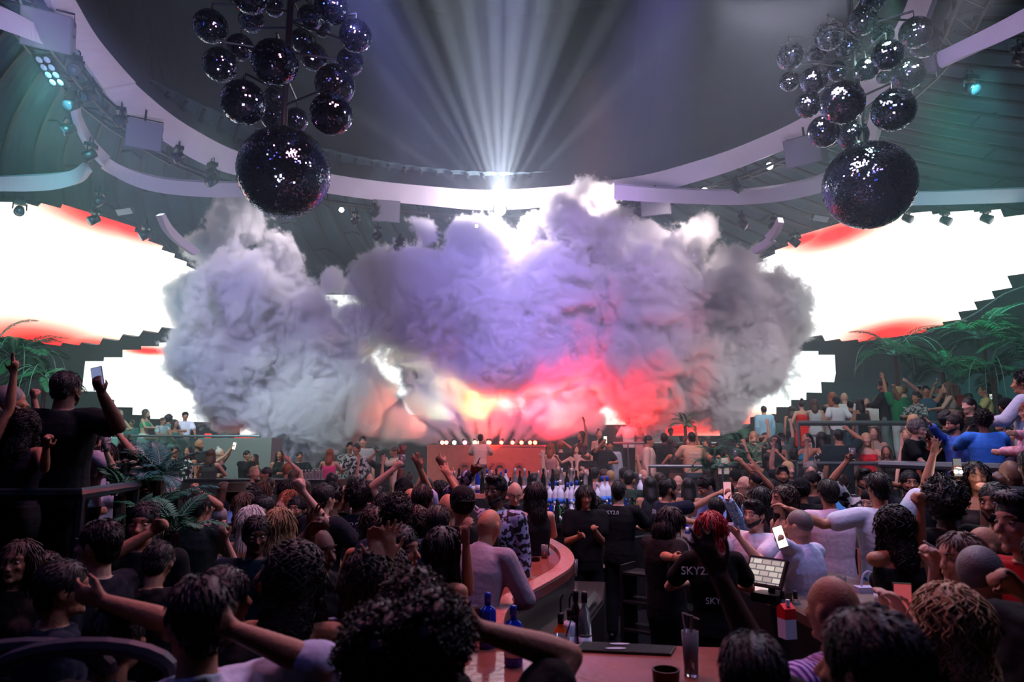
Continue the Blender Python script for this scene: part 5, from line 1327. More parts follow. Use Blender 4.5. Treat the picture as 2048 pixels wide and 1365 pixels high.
p(925, 972, 5.3, 200, 'm cap k m', 'bent down', 'man in backwards cap with back turned in front of the bottles', T('0e1014'), J())
p(896, 985, 5.6, 190, 'm bald k m', ['down', (893, 938, 5.9, 'open', (1, 0, -1))], 'bald man with white cord strap, one hand joined with another in the air', T('101418'), J(), lean=8)
p(992, 950, 6.1, -25, 'm quiff k d', ['down', (943, 948, 6.0, 'horns', (-.6, .3, -.6), (0, -1, 0))], 'tall man with thick black beard and patterned shirt making a horn sign overhead', ('shirt', 'floral'), J(), beard='k')
p(984, 1016, 5.0, 150, 'm bald k m', ['bent', 'bent'], 'bald man in a light shirt bent over the red bar', T('8a8494', 'shirt'), J(), lean=22)
p(876, 1010, 5.0, 178, 'm short k m', 'down down', 'man in black tee left of the backwards cap', T('0c0e12'), J('1c3048'))
p(845, 968, 6.0, 174, 'm short k m', ['bent', (888, 935, 6.0, 'point', (1, 0, -1))], 'man in grey tee pointing up high with a wrist band', T('7a7680'), J())
p(822, 975, 6.3, 186, 'm bald k m', ['down', (838, 925, 6.1, 'open', (1, 0, -1))], 'balding man in lilac shirt with rolled sleeve and open hand overhead', T('a8a0c8', 'rolled'), J())
p(808, 956, 7.0, 184, 'm cap k l', [(786, 940, 6.9, 'grip', (-1, 0, -1)), 'down'], 'man with black headband holding a drink cup up', T('9a98b0', 'tank'), J())
p(852, 952, 7.6, 180, 'm buzz k d', ['up', 'down'], 'man in white tee with dark cropped head behind the raised arms', T('b6b2c8'), J())
p(1028, 957, 7.8, 8, 'm bald k l', 'rail rail', 'bald bartender with bow tie and dark waistcoat looking down', T('22222e', 'shirt'), J(), head=(0, 22), lean=6)
p(1070, 963, 7.2, 205, 'f long k l', ['bent', 'bent'], 'long black haired person in dark vest with bare arms at the bar', T('101016', 'vest'), J(BK))
p(648, 967, 6.2, 150, 'm short k l', 'down bent', 'tall man in dark tee with white neckline looking right', T('141c26'), J())
p(668, 972, 6.8, 120, 'm curly k m', 'down down', 'dark haired man right behind the tall one', T('16181c'), J())
p(718, 968, 6.9, 182, 'm afro k d', 'bent bent', 'security guard in black shirt with white back print', T('111522'), J(BK), build=1.1, text=('back', ('SKY2.0', 1.385, .062, .06), ('SECURITY', 1.34, .032, .06)))
p(681, 984, 7.4, 184, 'f long n l', 'down down', 'long light brown haired person left of the security guard', T('6a5058', 'strap'), J())
p(756, 972, 8.0, 170, 'm fade k l', 'down down', 'man with cropped neck in blue shirt right of the guard', T('1c4a78', 'shirt'), J())
p(765, 985, 6.9, -80, 'f long k l', 'down down', 'person in profile in front of the blue shirt', T('3a2a34', 'tank'), J())
p(740, 962, 8.9, 180, 'm short k m', 'down down', 'dark haired person between the guard and the blue shirt', T('4a4044'), J())
p(700, 974, 8.6, -60, 'm buzz n l', 'down down', 'man with cropped brown hair looking left beside the guard', T('2a4a70'), J())
p(512, 1031, 4.6, 12, 'm short k d', 'down down', 'dark haired man facing us behind the ice bucket', T('0e2430'), J(), head=(15, 5))
p(505, 1010, 5.5, 172, 'f long w l', ['fwd', (452, 1082, 5.2, 'relax', (0, 0, -1))], 'platinum blonde person resting a bare arm on the left table', T('c8a8b4', 'strap'), J())
p(560, 1014, 4.9, 184, 'f long y l', ['down', (607, 985, 4.9, 'fist', (1, .2, -.4))], 'person with streaked long blonde hair punching a fist up', T('1e1c22', 'strap'), J())
p(532, 991, 6.4, 120, 'm short k m', 'down bent', 'man in blue tee leaning down to the platinum blonde', T('1c4878'), J(), lean=12)
p(490, 984, 6.7, 176, 'f pony n m', ['bent', 'down'], 'brown haired person in white halter top', T('c0c4dc', 'strap'), J('4a4850'))
p(474, 970, 7.3, 168, 'm hat k m', 'down down', 'man in olive hat and light blue shirt', T('8cb0e8', 'shirt'), J('9aa0d0'))
p(508, 973, 8.0, -30, 'm quiff k m', 'down down', 'bearded man facing us right of the olive hat', T('1c2c3c'), J(), beard='k')
p(492, 963, 9.4, 178, 'f long b m', 'down down', 'long dark brown hair seen from behind above the hat brim', T('2a2c30', 'tank'), J())
p(526, 962, 9.0, 176, 'f long n l', 'down down', 'straight light brown hair seen from behind right of the bearded man', T('2a2c30', 'tank'), J())
p(450, 963, 10.0, 150, 'f long n l', 'down down', 'brown haired staff person in dark tee left of the hat', T('16202a'), J(), text=('back', ('SKY2.0', 1.36, .06)))
p(576, 958, 8.3, 178, 'f long k m', ['bent', 'down'], 'long black haired person with one white sleeve', T('141a24'), J())
p(578, 979, 7.7, -25, 'f pony o l', 'down down', 'ginger haired person behind the raised fist', T('7a3a44', 'tank'), J())
p(572, 992, 7.0, -35, 'f bun o l', 'down down', 'second ginger person with hair tied up, in front of the first', T('b08ca4', 'strap'), J())
p(597, 992, 6.6, -10, 'm short k m', 'down down', 'man with dark moustache beside the fist', T('1a2c44'), J(), beard='k')
p(588, 938, 12.0, 175, 'f bob n l', ['down', (580, 925, 12.0, 'open', (1, 0, -.6))], 'person by the far left bar with an elbow bent overhead', T('5a4448', 'tank'), J(), floor=.0)
p(397, 985, 6.0, 176, 'm fade k m', 'down bent', 'man with shaved neck in black tee by the left table', T('0e1a1c'), J())
p(412, 990, 7.0, 168, 'm short k m', ['down', (398, 984, 6.8, 'fist', (1, 0, -.5))], 'person with a bare elbow raised over his head by the glasses', T('8a7c80'), J())
p(383, 978, 8.0, 20, 'f short n l', 'down down', 'light brown haired head left of the raised elbow', T('5a4a4c'), J())
p(540, 955, 11.0, 180, 'm short k m', 'down down', 'dark haired person in front of the far left counter', T('20282a'), J())
p(610, 960, 10.4, 160, 'f long b m', 'down down', 'brown haired person left of the tall man, farther back', T('282c30', 'tank'), J())
p(664, 948, 10.5, 182, 'm curly k m', 'down down', 'man with round dark head in white tee farther back', T('b8b4b8'), J())
p(706, 950, 11.0, 180, 'm short k m', 'down down', 'dark head above the security guard, farther back', T('2a2e30'), J())
p(738, 945, 13.0, 30, 'f bun b l', 'up up', 'person with flowers in the hair, face turned up to the stage', T('7a6058', 'strap'), J(), floor=.0)
p(690, 970, 9.4, 150, 'm bald k l', 'down down', 'small bald head behind the guard on the left', T('443c44'), J())
p(880, 960, 8.4, 180, 'f bob k m', 'down down', 'round dark head right of the pointing arm', T('2a2c32'), J())
p(1068, 945, 10.8, 175, 'm short k m', 'down down', 'dark haired head in front of the stage, right of the letters', T('16181c'), J())
# ---- left balcony (floor 0.9)
LB = .9
p(135, 742, 4.9, 172, 'm fade k d', ['down', (205, 790, 4.6, 'grip', (1, .1, -.9), (0, 1, 0))], 'big man in black polo on the left balcony filming with a raised phone', T('0a1216'), J('0a0c10'), floor=LB, build=1.22, beard='k', lod=0)
p(20, 768, 4.9, 140, 'm buzz g m', ['down', 'down'], 'bearded man in dark top at the left end of the balcony', T('14101e'), J(BK), floor=LB, beard='g')
p(52, 818, 4.62, 178, 'f curls k m', ['down', (92, 895, 4.3, 'point', (0, .2, -1))], 'dark curly haired person on the balcony pointing a finger right', T('0e0e1c', 'tank'), J(BK), floor=.75)
p(-30, 800, 4.55, 150, 'f long k m', [('down'), (28, 748, 4.5, 'v', (0, .2, -1), (0, -1, 0))], 'person cut off by the left edge with an arm and two fingers raised', T('14101a', 'tank'), J(BK), floor=.7)
p(80, 835, 5.6, 170, 'm short k m', ['down', (68, 800, 5.5, 'fist', (-.4, .2, -1))], 'person hidden behind the curly hair with a fist in the air', T('10141a'), J(BK), floor=.75)
p(184, 846, 5.9, 150, 'f bob k l', ['down', (212, 905, 5.6, 'grip', (1, 0, -1))], 'person with a black bob drinking from a tall glass behind the big man', T('a08c94'), J(), floor=.8)
p(212, 884, 6.6, 40, 'f pony b m', [(236, 868, 6.6, 'open', (1, 0, -1)), 'bent'], 'person in a pale wrap top raising an open hand beside the roses', T('a89ca8', 'tank'), J('b8b4d8'), floor=.3)
p(256, 880, 7.6, 178, 'm short k m', 'down bent', 'dark haired man behind the roses holding a small glass', T('1a2430'), J(), floor=.5)
# ---- left lower tier and its bar (floor .6)
p(398, 878, 15.0, 70, 'm bald k m', 'bent bent', 'bald bearded man on the left tier looking right', T('2e3838'), J(), floor=.55, beard='k')
p(422, 897, 13.5, 185, 'f curls n l', 'bent bent', 'person with long wavy hair and orange trousers sitting on the rail', T('3a4240', 'tank'), J('d89030'), floor=.55, legs='sit', h=.95)
p(440, 897, 15.6, 80, 'f bun w l', [(469, 888, 15.4, 'grip', (0, 0, -1)), (466, 893, 15.5, 'grip', (0, 0, -1))], 'pale haired person holding a lit phone up with both arms', T('1c2a28', 'dress'), J(), floor=.55)
p(494, 901, 16.0, 60, 'm short k m', 'bent face', 'man in black shirt in front of the grey booth left of the smoke', T('14181a', 'shirt'), J(), floor=.55)
p(510, 908, 16.2, -40, 'f long k m', 'bent down', 'dark haired person with pale face right of the black shirt', T('182020', 'tank'), J(), floor=.55)
p(351, 892, 14.5, 30, 'm short k m', 'down down', 'dark haired man low behind the blue green palm', T('2a3436'), J(), floor=.4)
p(378, 893, 14.6, -10, 'f curls k m', 'down down', 'dark curly haired person in floral top beside the bald bearded man', ('tank', 'bw'), J(), floor=.4)
p(509, 932, 12.8, 60, 'm buzz y l', 'rail down', 'fair cropped haired man leaning at the far left counter', T('2a3232'), J(), floor=.2)
p(534, 934, 12.6, -60, 'm short k m', 'fwd down', 'dark haired man reaching along the far left counter', T('1a2626'), J(), floor=.2)
p(575, 926, 13.4, 160, 'm short o m', 'drink down', 'ginger haired man in dark tee at the far left counter', T('2a3434'), J(), floor=.3)
p(560, 900, 15.4, 10, 'f long k m', 'bent down', 'dark dressed person behind the left counter in the smoke', T('1c2624', 'tank'), J(), floor=.55)
p(600, 903, 15.6, 20, 'm short k m', 'bent down', 'person in dark cap shape left of the pink dress, in the smoke', T('1a2424'), J(), floor=.55)
p(660, 897, 14.6, 178, 'f long o l', 'bent bent', 'person in bright pink dress at the end of the far left counter', T('e0407c', 'dress'), J(), floor=.45)
p(700, 884, 15.6, 20, 'm quiff k m', 'down down', 'man in black and white patterned shirt and trousers beside the stage', ('shirt', 'camo'), ('trousers', 'camo'), floor=.6)
p(714, 887, 15.0, -20, 'm short k m', 'down bent', 'second man in a matching patterned outfit, slightly nearer', ('shirt', 'bw'), ('trousers', 'bw'), floor=.6)
p(726, 872, 16.4, 10, 'm short k l', 'down down', 'person in pale clothes behind the patterned outfits', T('a8a8a4'), J('a8a8a4'), floor=.75)
p(790, 893, 15.8, -60, 'm short n m', 'drink down', 'man in loose cream shirt drinking left of the stage', T('d8c8ac', 'shirt'), J('c8b494'), floor=.5)
p(766, 905, 15.5, 30, 'm short k m', 'down fist', 'dark figure with a raised fist left of the cream shirt', T('20282a'), J(), floor=.5)
p(820, 945, 14.5, 175, 'f bun b m', 'up up', 'small person with both arms up below the stage corner', T('7a4c44', 'tank'), J(), floor=.0, h=.9)
# DJ
p(961, 868, 18.6, 178, 'm short k m', 'bent bent', 'person in white tee and grey trousers standing at the red booth', T('d8d0c4'), J('5c6064'), floor=.85)
# right of the stage
p(1102, 886, 16.8, 150, 'f long o l', 'down down', 'long haired person in light dress right beside the booth', T('b08888', 'dress'), J(), floor=.6)
p(1121, 882, 16.9, 185, 'm short o l', 'down down', 'ginger man in dark tee beside the booth, back turned', T('2c2626'), J(), floor=.6)
p(1150, 891, 16.4, 30, 'f long b l', ['fwd', 'side'], 'dancer in black top with one arm stretched sideways', T('2a2224', 'crop'), J(), floor=.55)
p(1174, 900, 15.4, 5, 'm fade k l', 'cross cross', 'bearded man in black tee with a red logo, arms folded', T('1a1a1c'), J(), floor=.45, beard='b', text=('front', ('Levis', 1.28, .1)))
p(1203, 876, 16.2, 10, 'm quiff k m', ['bent', 'phone'], 'man in dark tee holding a glass and a lit phone right of the stage', T('202426'), J(), floor=.7, beard='k')
p(1220, 881, 16.6, -8, 'm short k m', 'down down', 'man in open light blue shirt right of the stage', T('9cb8c4', 'shirt'), J('8aa0a8'), floor=.6)
p(1198, 860, 18.4, 10, 'f bun n l', ['bent', 'down'], 'person in sparkling pale top on the step behind', T('b0a8a0', 'tank'), J(), floor=.9)
p(1163, 862, 17.8, -60, 'f long b m', ['up', 'side'], 'person behind with a long bare arm raised into the smoke', T('4a3434', 'tank'), J(), floor=.8)
for i, (x, y, lb) in enumerate(((1112, 938, 'leftmost raised arms of the cluster below the booth end'), (1130, 944, 'fair haired person in the cluster of raised hands'), (1150, 941, 'person with both fists up in the middle of the cluster of hands'), (1168, 946, 'person at the right of the cluster of raised hands'))):
    p(x, y, 12.6 + .4 * i, 175 + 10 * i, ('f long n l', 'f pony y l', 'm short k l', 'f long b l')[i], ['up upv', 'upv up', 'fist fist', 'up fist'][i], lb, T(('6a3a3c', '8a4a4a', '5a3434', '7a4444')[i], 'tank'), J(), floor=0)
p(1190, 935, 13.0, 155, 'm short k m', 'down down', 'dark haired man in pale pink shirt below the red logo tee', T('c89a9c', 'shirt'), J())
p(1209, 938, 13.2, 90, 'f short n l', 'down down', 'person in profile beside the balding man beyond the bottles', T('8a6468'), J())
p(1221, 940, 12.2, 160, 'm buzz y l', 'down down', 'balding fair man in checked shirt beyond the bottles', ('shirt', 'camo'), J())
# ---- centre right tier with rail (floor .75)
p(1296, 871, 16.4, 70, 'm short k m', 'down down', 'heavy man in cream shirt and trousers on the tier, facing right', T('d8c4b4', 'shirt'), J('d0bcaa'), floor=.75, build=1.15)
p(1328, 866, 16.8, 165, 'm short k d', 'bent bent', 'man in black suit with white collar on the tier', T('14181a', 'jacket'), J(BK), floor=.8)
p(1340, 878, 17.2, 180, 'm short k m', 'down down', 'small person in white top between the suit and the brown dress', T('b8bcbc'), J(), floor=.7)
p(1350, 884, 16.0, 190, 'f long b m', 'bent down', 'long haired person in brown skirt on the tier', T('33302e', 'tank'), J('5a4a3c', 'skirt'), floor=.65)
p(1383, 864, 15.4, 182, 'm short k m', 'bent bent', 'man in beige tee with three lines of text on the back', T('c8a488'), J('3a4c58'), floor=.85, text=('back', ('NOTHING', 1.32, .045), ('GOOD EVER', 1.26, .045), ('HAPPENS', 1.2, .045)))
p(1374, 872, 16.8, 20, 'f long n l', 'down down', 'person peeking out left of the beige tee', T('6a6258', 'tank'), J(), floor=.75)
p(1395, 876, 16.6, -20, 'f long b l', 'down down', 'person peeking out right of the beige tee', T('5a5650', 'tank'), J(), floor=.7)
p(1414, 880, 15.8, -50, 'f wavy b m', ['nape', 'up'], 'dancing person in a reddish top right of the beige tee', T('9a5850', 'strap'), J(), floor=.65)
p(1436, 884, 15.4, 200, 'f wavy k m', 'fwd down', 'person in white off shoulder top bending away', T('c8ccc4', 'strap'), J(), floor=.6, lean=12)
p(1494, 872, 16.8, 185, 'm short k m', 'down down', 'dark figure at the edge of the drifting smoke', T('3a4646'), J(), floor=.75)
p(1507, 862, 16.2, -20, 'f long y l', ['nape', 'face'], 'fair haired person posing with elbows bent around the head', T('b8a08c', 'strap'), J(), floor=.8)
p(1524, 873, 16.6, 190, 'm short k m', 'down down', 'dark haired man right of the posing person', T('223434'), J(), floor=.7)
p(1530, 865, 17.4, 10, 'm short k l', 'down down', 'pale face right behind the posing person', T('3a4a48'), J(), floor=.8)
p(1551, 870, 14.6, 182, 'f long k m', ['down', 'down'], 'long dark haired person with bare shoulders in the middle of the right tier', T('20302e', 'strap'), J(), floor=.65)
p(1562, 866, 15.6, 176, 'm cap w l', 'up up', 'person in white cap with both arms straight up on the right tier', T('4c5c58'), J(), floor=.8)
p(1586, 896, 13.6, 180, 'f bob k m', 'down down', 'dark round head low on the right tier', T('1c2c2a'), J(), floor=.2)
p(1536, 905, 12.8, 175, 'f long k m', ['upv', 'fist'], 'person below the tier with two arms reaching up, one in a black glove', T('223030', 'tank'), J(), floor=0, h=1.0)
p(1476, 868, 16.0, 190, 'm short k m', 'down down', 'dark shape left at the smoke above the green palm', T('2c3a38'), J(), floor=.75)
# mid right tier (floor .8)
p(1614, 866, 13.8, -70, 'f pony k m', 'bent bent', 'person in teal dress holding a drink on the right tier', T('1488a4', 'dress'), J('1488a4', 'skirt'), floor=.62)
p(1642, 863, 13.0, 190, 'f long k m', 'bent bent', 'person with very long dark hair and black and white dress', ('dress', 'bw'), ('skirt', 'bw'), floor=.65)
p(1676, 858, 12.6, 178, 'm short k m', ['down', 'fist'], 'broad man in dark tee raising a fist with a watch', T('1c2e30'), J(), floor=.7, build=1.15)
p(1732, 865, 12.8, -20, 'f wavy y l', 'bent down', 'wavy blonde person in red one shoulder dress', T('d01c30', 'dress'), J('b01830', 'skirt'), floor=.62)
p(1748, 853, 13.6, -40, 'f long n l', 'down down', 'long fair haired person behind the red dress', T('a89888', 'tank'), J(), floor=.75)
p(1772, 891, 12.4, -30, 'f wavy n m', 'down down', 'person with brown waves peering over the rail', T('3a3430', 'tank'), J(), floor=.35)
# upper right tier (floor 1.75)
RU = 1.75
p(1602, 800, 16.6, 178, 'f bun b l', 'hip down', 'person in a bright red skirt and red top straps by the upper rail', T('e02820', 'strap'), J('f02418', 'skirt'), floor=1.6)
p(1628, 798, 16.4, 160, 'f curls n l', 'bent down', 'person in loose white trousers with long curls by the upper rail', T('b8c4bc', 'tank'), J('c0c8c4'), floor=1.65)
p(1648, 812, 16.8, 150, 'm short k m', 'drink down', 'person drinking right of the long curls', T('a8b0ac'), J(), floor=1.6)
p(1664, 784, 17.2, 150, 'f long o m', 'down down', 'long auburn haired person high on the upper right tier', T('8a7468', 'tank'), J(), floor=1.8)
p(1671, 793, 15.6, 186, 'm short k m', 'hip hip', 'man in white tee with both hands on the upper rail', T('dce0dc'), J('3a5050'), floor=RU)
p(1688, 785, 17.0, 170, 'm bald k l', 'down down', 'bald man in white tee behind the one leaning on the rail', T('d0d4cc'), J(), floor=RU + .05)
p(1700, 801, 16.2, 150, 'm short k m', 'bent down', 'man in dark tee bowing his head by the upper rail', T('20302e'), J('4c6c8c'), floor=1.65)
p(1719, 797, 15.6, 184, 'f long k m', 'down bent', 'long haired person in black dress by the upper rail', T('16201e', 'dress'), J(BK), floor=1.65)
p(1732, 796, 17.0, -20, 'f pony n l', 'down down', 'fair face behind the black dress', T('b4b8b0'), J(), floor=RU)
p(1753, 793, 16.4, 160, 'm short n m', 'fwd down', 'server in white leaning over, left of the black shirt', T('dcdcd4'), J('d8d8d0'), floor=1.7)
p(1766, 762, 15.4, -130, 'm quiff k m', 'bent bent', 'man in black shirt and grey trousers holding a tray of glasses', T('101818', 'shirt'), J('6c7c78'), floor=1.95, beard='k')
p(1795, 775, 15.2, 190, 'm curly y m', ['up', (1790, 778, 15.0, 'fist', (-1, 0, -1))], 'person in green sports jersey number seven with arms up', T('107848'), J('c8ccc8'), floor=1.8, text=('back', ('7', 1.24, .2)))
p(1806, 770, 16.4, 178, 'm short n l', ['down', (1815, 765, 16.2, 'point', (1, 0, -1))], 'person behind the green jersey with arm stretched high right', T('20443c'), J(), floor=RU)
p(1832, 785, 14.8, -70, 'f curly k m', 'bent bent', 'curly haired person in floral blouse with orange front', ('shirt', 'camo'), J(), floor=1.7)
p(1838, 771, 17.2, 10, 'm short k l', 'down down', 'fair faced man behind the curls', T('182826'), J(), floor=RU)
p(1850, 771, 15.6, -20, 'm short k m', ['nape', 'bent'], 'person in steel blue vest with a bare shoulder raised', T('345a6c', 'tank'), J(), floor=1.8)
p(1884, 770, 15.8, 20, 'm short k m', ['down', (1868, 775, 15.5, 'grip', (-1, 0, -1))], 'person in dark top holding a glass up high', T('16201e'), J(), floor=1.8)
p(1895, 763, 14.8, -120, 'f long h l', 'bent bent', 'long straight haired person in crop top and white skirt', T('9a8c80', 'crop'), J('e4e4ec', 'skirt'), floor=1.85)
p(1910, 768, 16.2, 186, 'm bald k m', 'down down', 'person in bright red shirt bending behind the straight hair', T('d02434'), J(), floor=1.8, lean=16)
p(1937, 795, 10.0, -75, 'm fade k l', 'down down', 'man with dark cropped hair in profile in black top on the right balcony', T('0e1614'), J(), floor=1.2, build=1.1)
p(1968, 770, 14.9, -120, 'f bun k m', 'bent bent', 'person with top bun and pale yellow striped top', T('c0b470'), J(), floor=1.7)
p(1936, 786, 14.6, 180, 'm short k m', 'down down', 'dark curly head between the red shirt and the yellow top', T('16221e'), J(), floor=1.7)
p(2010, 796, 9.3, 168, 'm cap k m', ['down', 'nape'], 'man with square dark hair and green collar on the right balcony', T('14342e', 'jacket'), J(), floor=1.15)
p(1996, 788, 15.4, 170, 'm short k m', ['down', 'phone'], 'person holding a pale phone behind the yellow top', T('18302a'), J(), floor=1.5)
p(2046, 745, 8.0, -140, 'm curly k m', ['bent', 'bent'], 'person in white jacket standing tall at the right edge', T('b4b8c8', 'jacket'), J('20303a'), floor=1.25)
# right balcony rail (floor 1.0)
p(2000, 826, 8.6, -70, 'f short k l', ['down', 'bent'], 'person with pink lit face turned up, between the blue tee and the edge', T('6a6078', 'tank'), J(), floor=1.0)
p(1964, 822, 7.9, 176, 'm curly k d', ['face', 'bent'], 'man in bright blue tee leaning on the balcony, back to us', T('3c7cd8'), J('20303c'), floor=.95, build=1.1)
p(1908, 832, 8.4, -92, 'm fade k m', ['down', (1848, 838, 8.2, 'open', (-.2, 0, -1))], 'man in blue shirt stretching one hand out to the left', T('4468b8', 'shirt'), J('2c3450'), floor=.95, beard='k')
p(1868, 862, 8.5, -5, 'm short k m', 'rail rail', 'young dark haired man peering down over the rail', T('0e1614'), J(), floor=.9, lean=24)
p(1836, 842, 8.6, 40, 'm curly g l', ['down', 'rail'], 'man with fluffy grey hair in black tee leaning on the rail', T('10181a'), J('283034'), floor=.95, lean=12)
p(1812, 860, 9.0, -60, 'f bun y l', 'rail rail', 'fair haired person with a small bun bending over the rail', T('14201e', 'tank'), J(), floor=.9, lean=26)
p(1826, 828, 9.6, 150, 'f long y l', 'down down', 'long blonde haired person behind the fluffy grey hair', T('3a4442', 'tank'), J(), floor=1.1)
p(1890, 826, 9.8, 180, 'm afro k m', 'down down', 'big round dark head behind the stretched out hand', T('121a18'), J(), floor=1.1)
p(1915, 820, 9.4, 80, 'f long b m', 'down down', 'brown haired person in the shade behind the blue shirt', T('1a2220'), J(), floor=1.1)
p(2062, 800, 7.0, -120, 'f wavy o l', ['bent', (2030, 870, 6.8, 'relax')], 'person in ruffled pink dress leaning in at the right edge', ('shirt', 'pinkruffle'), ('skirt', 'pinkruffle'), floor=.95, build=1.15)
# ---- far right centre, upper (floor 1.5)
p(1310, 832, 20.6, 180, 'm short k m', 'down down', 'grey silhouette in the smoke above the cream suit', T('8a9290'), J('5a6462'), floor=1.45)
p(1341, 855, 21.0, 0, 'm short k m', 'down down', 'small dark head right of the grey silhouette', T('4a5452'), J(), floor=1.1)
p(1256, 836, 20.2, 178, 'm short n l', 'bent bent', 'person in white shirt and black trousers in drifting smoke', T('d8e0dc', 'shirt'), J('141816'), floor=1.4)
p(1276, 845, 20.4, 10, 'f long n l', 'down down', 'person in pink patterned dress right of the white shirt', T('c88c8c', 'dress'), J(), floor=1.3)
p(1527, 812, 18.6, 180, 'm short k m', 'down down', 'man in light blue shirt on the upper tier in the smoke', T('7a9cac', 'shirt'), J('28343a'), floor=1.6, build=1.1)
p(1546, 828, 19.0, 170, 'm short k m', 'down down', 'dark head right of the light blue shirt', T('3a4a48'), J(), floor=1.5)
p(1582, 812, 17.6, 150, 'f long b m', 'down down', 'dark haired person left of the red skirt', T('3a4846', 'tank'), J(), floor=1.55)
# ---- left upper tier with glass rail (floor 1.55)
LU = 1.55
p(292, 818, 19.6, 95, 'f wavy n l', ['bent', 'bent'], 'person in green crop top and white skirt sitting on the left rail', T('1c9a6c', 'crop'), J('e8e8ec', 'skirt'), floor=LU, legs='sit', h=.98)
p(240, 819, 19.4, 60, 'f wavy n l', 'bent bent', 'person in white dress looking at a glass on the upper left tier', T('d4d8d8', 'dress'), J('d4d8d8', 'skirt'), floor=LU)
p(209, 822, 19.6, 10, 'm short n l', 'bent bent', 'man in white tee seen under the filming arm', T('c8ccc8'), J('c0c4c4'), floor=LU)
p(192, 826, 20.0, 10, 'f long k l', 'down down', 'half hidden face behind the filming man on the upper left tier', T('c4a8a8', 'tank'), J(), floor=LU)
p(264, 840, 20.6, 10, 'm short k m', 'down bent', 'man with dark hair low behind the white dress', T('4a6c68'), J(), floor=1.4)
p(326, 835, 19.8, 70, 'm short n m', 'bent bent', 'man in pale top with a fringe by the left rail', T('a8b4b0'), J(), floor=1.45)
p(338, 831, 20.4, 170, 'm afro k m', 'down down', 'round dark head behind the couple at the left rail', T('5a706c'), J(), floor=1.5)
p(351, 839, 18.8, 60, 'f long k m', 'rail rail', 'bare armed person leaning on the left rail in light blue jeans', T('3a6c60', 'strap'), J('9cc0cc'), floor=1.35)
p(371, 824, 19.2, 40, 'm cap k m', 'rail bent', 'man in white tee and cap holding a drink on the left rail', T('e0e4e0'), J('1c3834'), floor=LU)
p(256, 868, 17.2, 178, 'm short k m', 'down down', 'dark head below the glass rail of the left tier', T('26302e'), J(), floor=.9)
# ================================================================ tables, buckets, plants, bags, phones
M_tab = mat('table_pale', 'a8b4a8', .4); M_tabw = mat('table_glow', 'd8c8a0', .4, emit='ffe0a0', estr=.12)  # second top is given a faint warm glow
def table(px, py, z, hw, hd, rz, label, m, legs=True):
    v = atZ(px, py, z); o = empty('table', (v.x, v.y, 0), R(rz), label, 'table', 'club tables')
    MB().box((0, 0, z - .02), (hw, hd, .02)).build('table_top', m, o)
    for a in (-1, 1):
        for b in (-1, 1): MB().tube([(a * (hw - .05), b * (hd - .05), 0), (a * (hw - .05), b * (hd - .05), z - .04)], .02, 6).build('leg', M_black, o)
    return o
table(440, 1085, 1.0, .42, .3, 0, 'pale topped table with the platinum blonde leaning on it', M_tab)
table(505, 1172, 1.05, .36, .26, 6, 'light topped table carrying the ice bucket', M_tabw)
table(372, 1160, 1.0, .16, .22, 0, 'small pale green table left of the bucket table', M_tab)
table(420, 1040, 1.0, .3, .5, 0, 'table crowded with cups and bottles behind the platinum blonde', M_tab)
table(1700, 1050, 1.0, .35, .3, 0, 'dark high table with a blue bowl right of the pale pink shirt', M_dark)
table(690, 1100, .95, .3, .3, 0, 'low table with crumpled napkins below the security guard', M_tab)
def bucket(px, py, z, r, h, col, label, decor=None):
    v = atZ(px, py, z); o = empty('ice_bucket', (v.x, v.y, z), 0, label, 'ice bucket', 'ice buckets')
    MB().lathe([(.001, 0), (r * .82, 0), (r * .84, .01), (r * .98, h * .93), (r * 1.04, h), (r * .96, h), (r * .9, h * .9), (r * .76, .02), (.001, .02)], n=32).build('pail', mat('bucket_' + col, col, .35, .2), o, True)
    MB().lathe([(r * 1.0, h * .94), (r * 1.07, h * .97), (r * 1.07, h * 1.01), (r * .98, h * 1.02)], n=32).build('rim', mat('bucket_rim', '1c62a8', .3), o, True)
    return o, v
bk, bv = bucket(507, 1158, 1.052, .155, .2, '1e2836', 'big dark ice bucket with a blue rim and a white tree emblem')
# tree emblem drawn as thin raised branches on the pail
tr = MB()
def bpt(a, z): 
    rr = .155 * (.84 + .14 * z / .19) + .0015
    return Vector((rr * math.sin(a), -rr * math.cos(a), z))
tr.tube([bpt(.12, .03), bpt(.12, .09)], .0035, 5)
for i in range(11):
    t = (i - 5) / 5 * 1.25
    tr.tube([bpt(.12, .08), bpt(.12 + .16 * math.sin(t), .09 + .045 * math.cos(t)), bpt(.12 + .26 * math.sin(t), .1 + .066 * math.cos(t))], [.0024, .0018, .0009], 4)
    tr.tube([bpt(.12 + .16 * math.sin(t), .09 + .045 * math.cos(t)), bpt(.12 + .26 * math.sin(t + .22), .1 + .064 * math.cos(t + .22))], [.0016, .0008], 4)
tr.build('tree_emblem', mat('print_white', 'd8dade', .7), bk)
text_obj('BELVEDERE', .034, Matrix.Rotation(R(40), 3, 'Z') @ Matrix.Rotation(math.pi / 2, 3, 'X'), bpt(.70, .10) * 1.012, bk, mat('print_white', 'd8dade', .7), 'lettering', .001)
text_obj('VODKA', .014, Matrix.Rotation(R(40), 3, 'Z') @ Matrix.Rotation(math.pi / 2, 3, 'X'), bpt(.70, .078) * 1.012, bk, mat('print_white', 'd8dade', .7), 'lettering', .001)
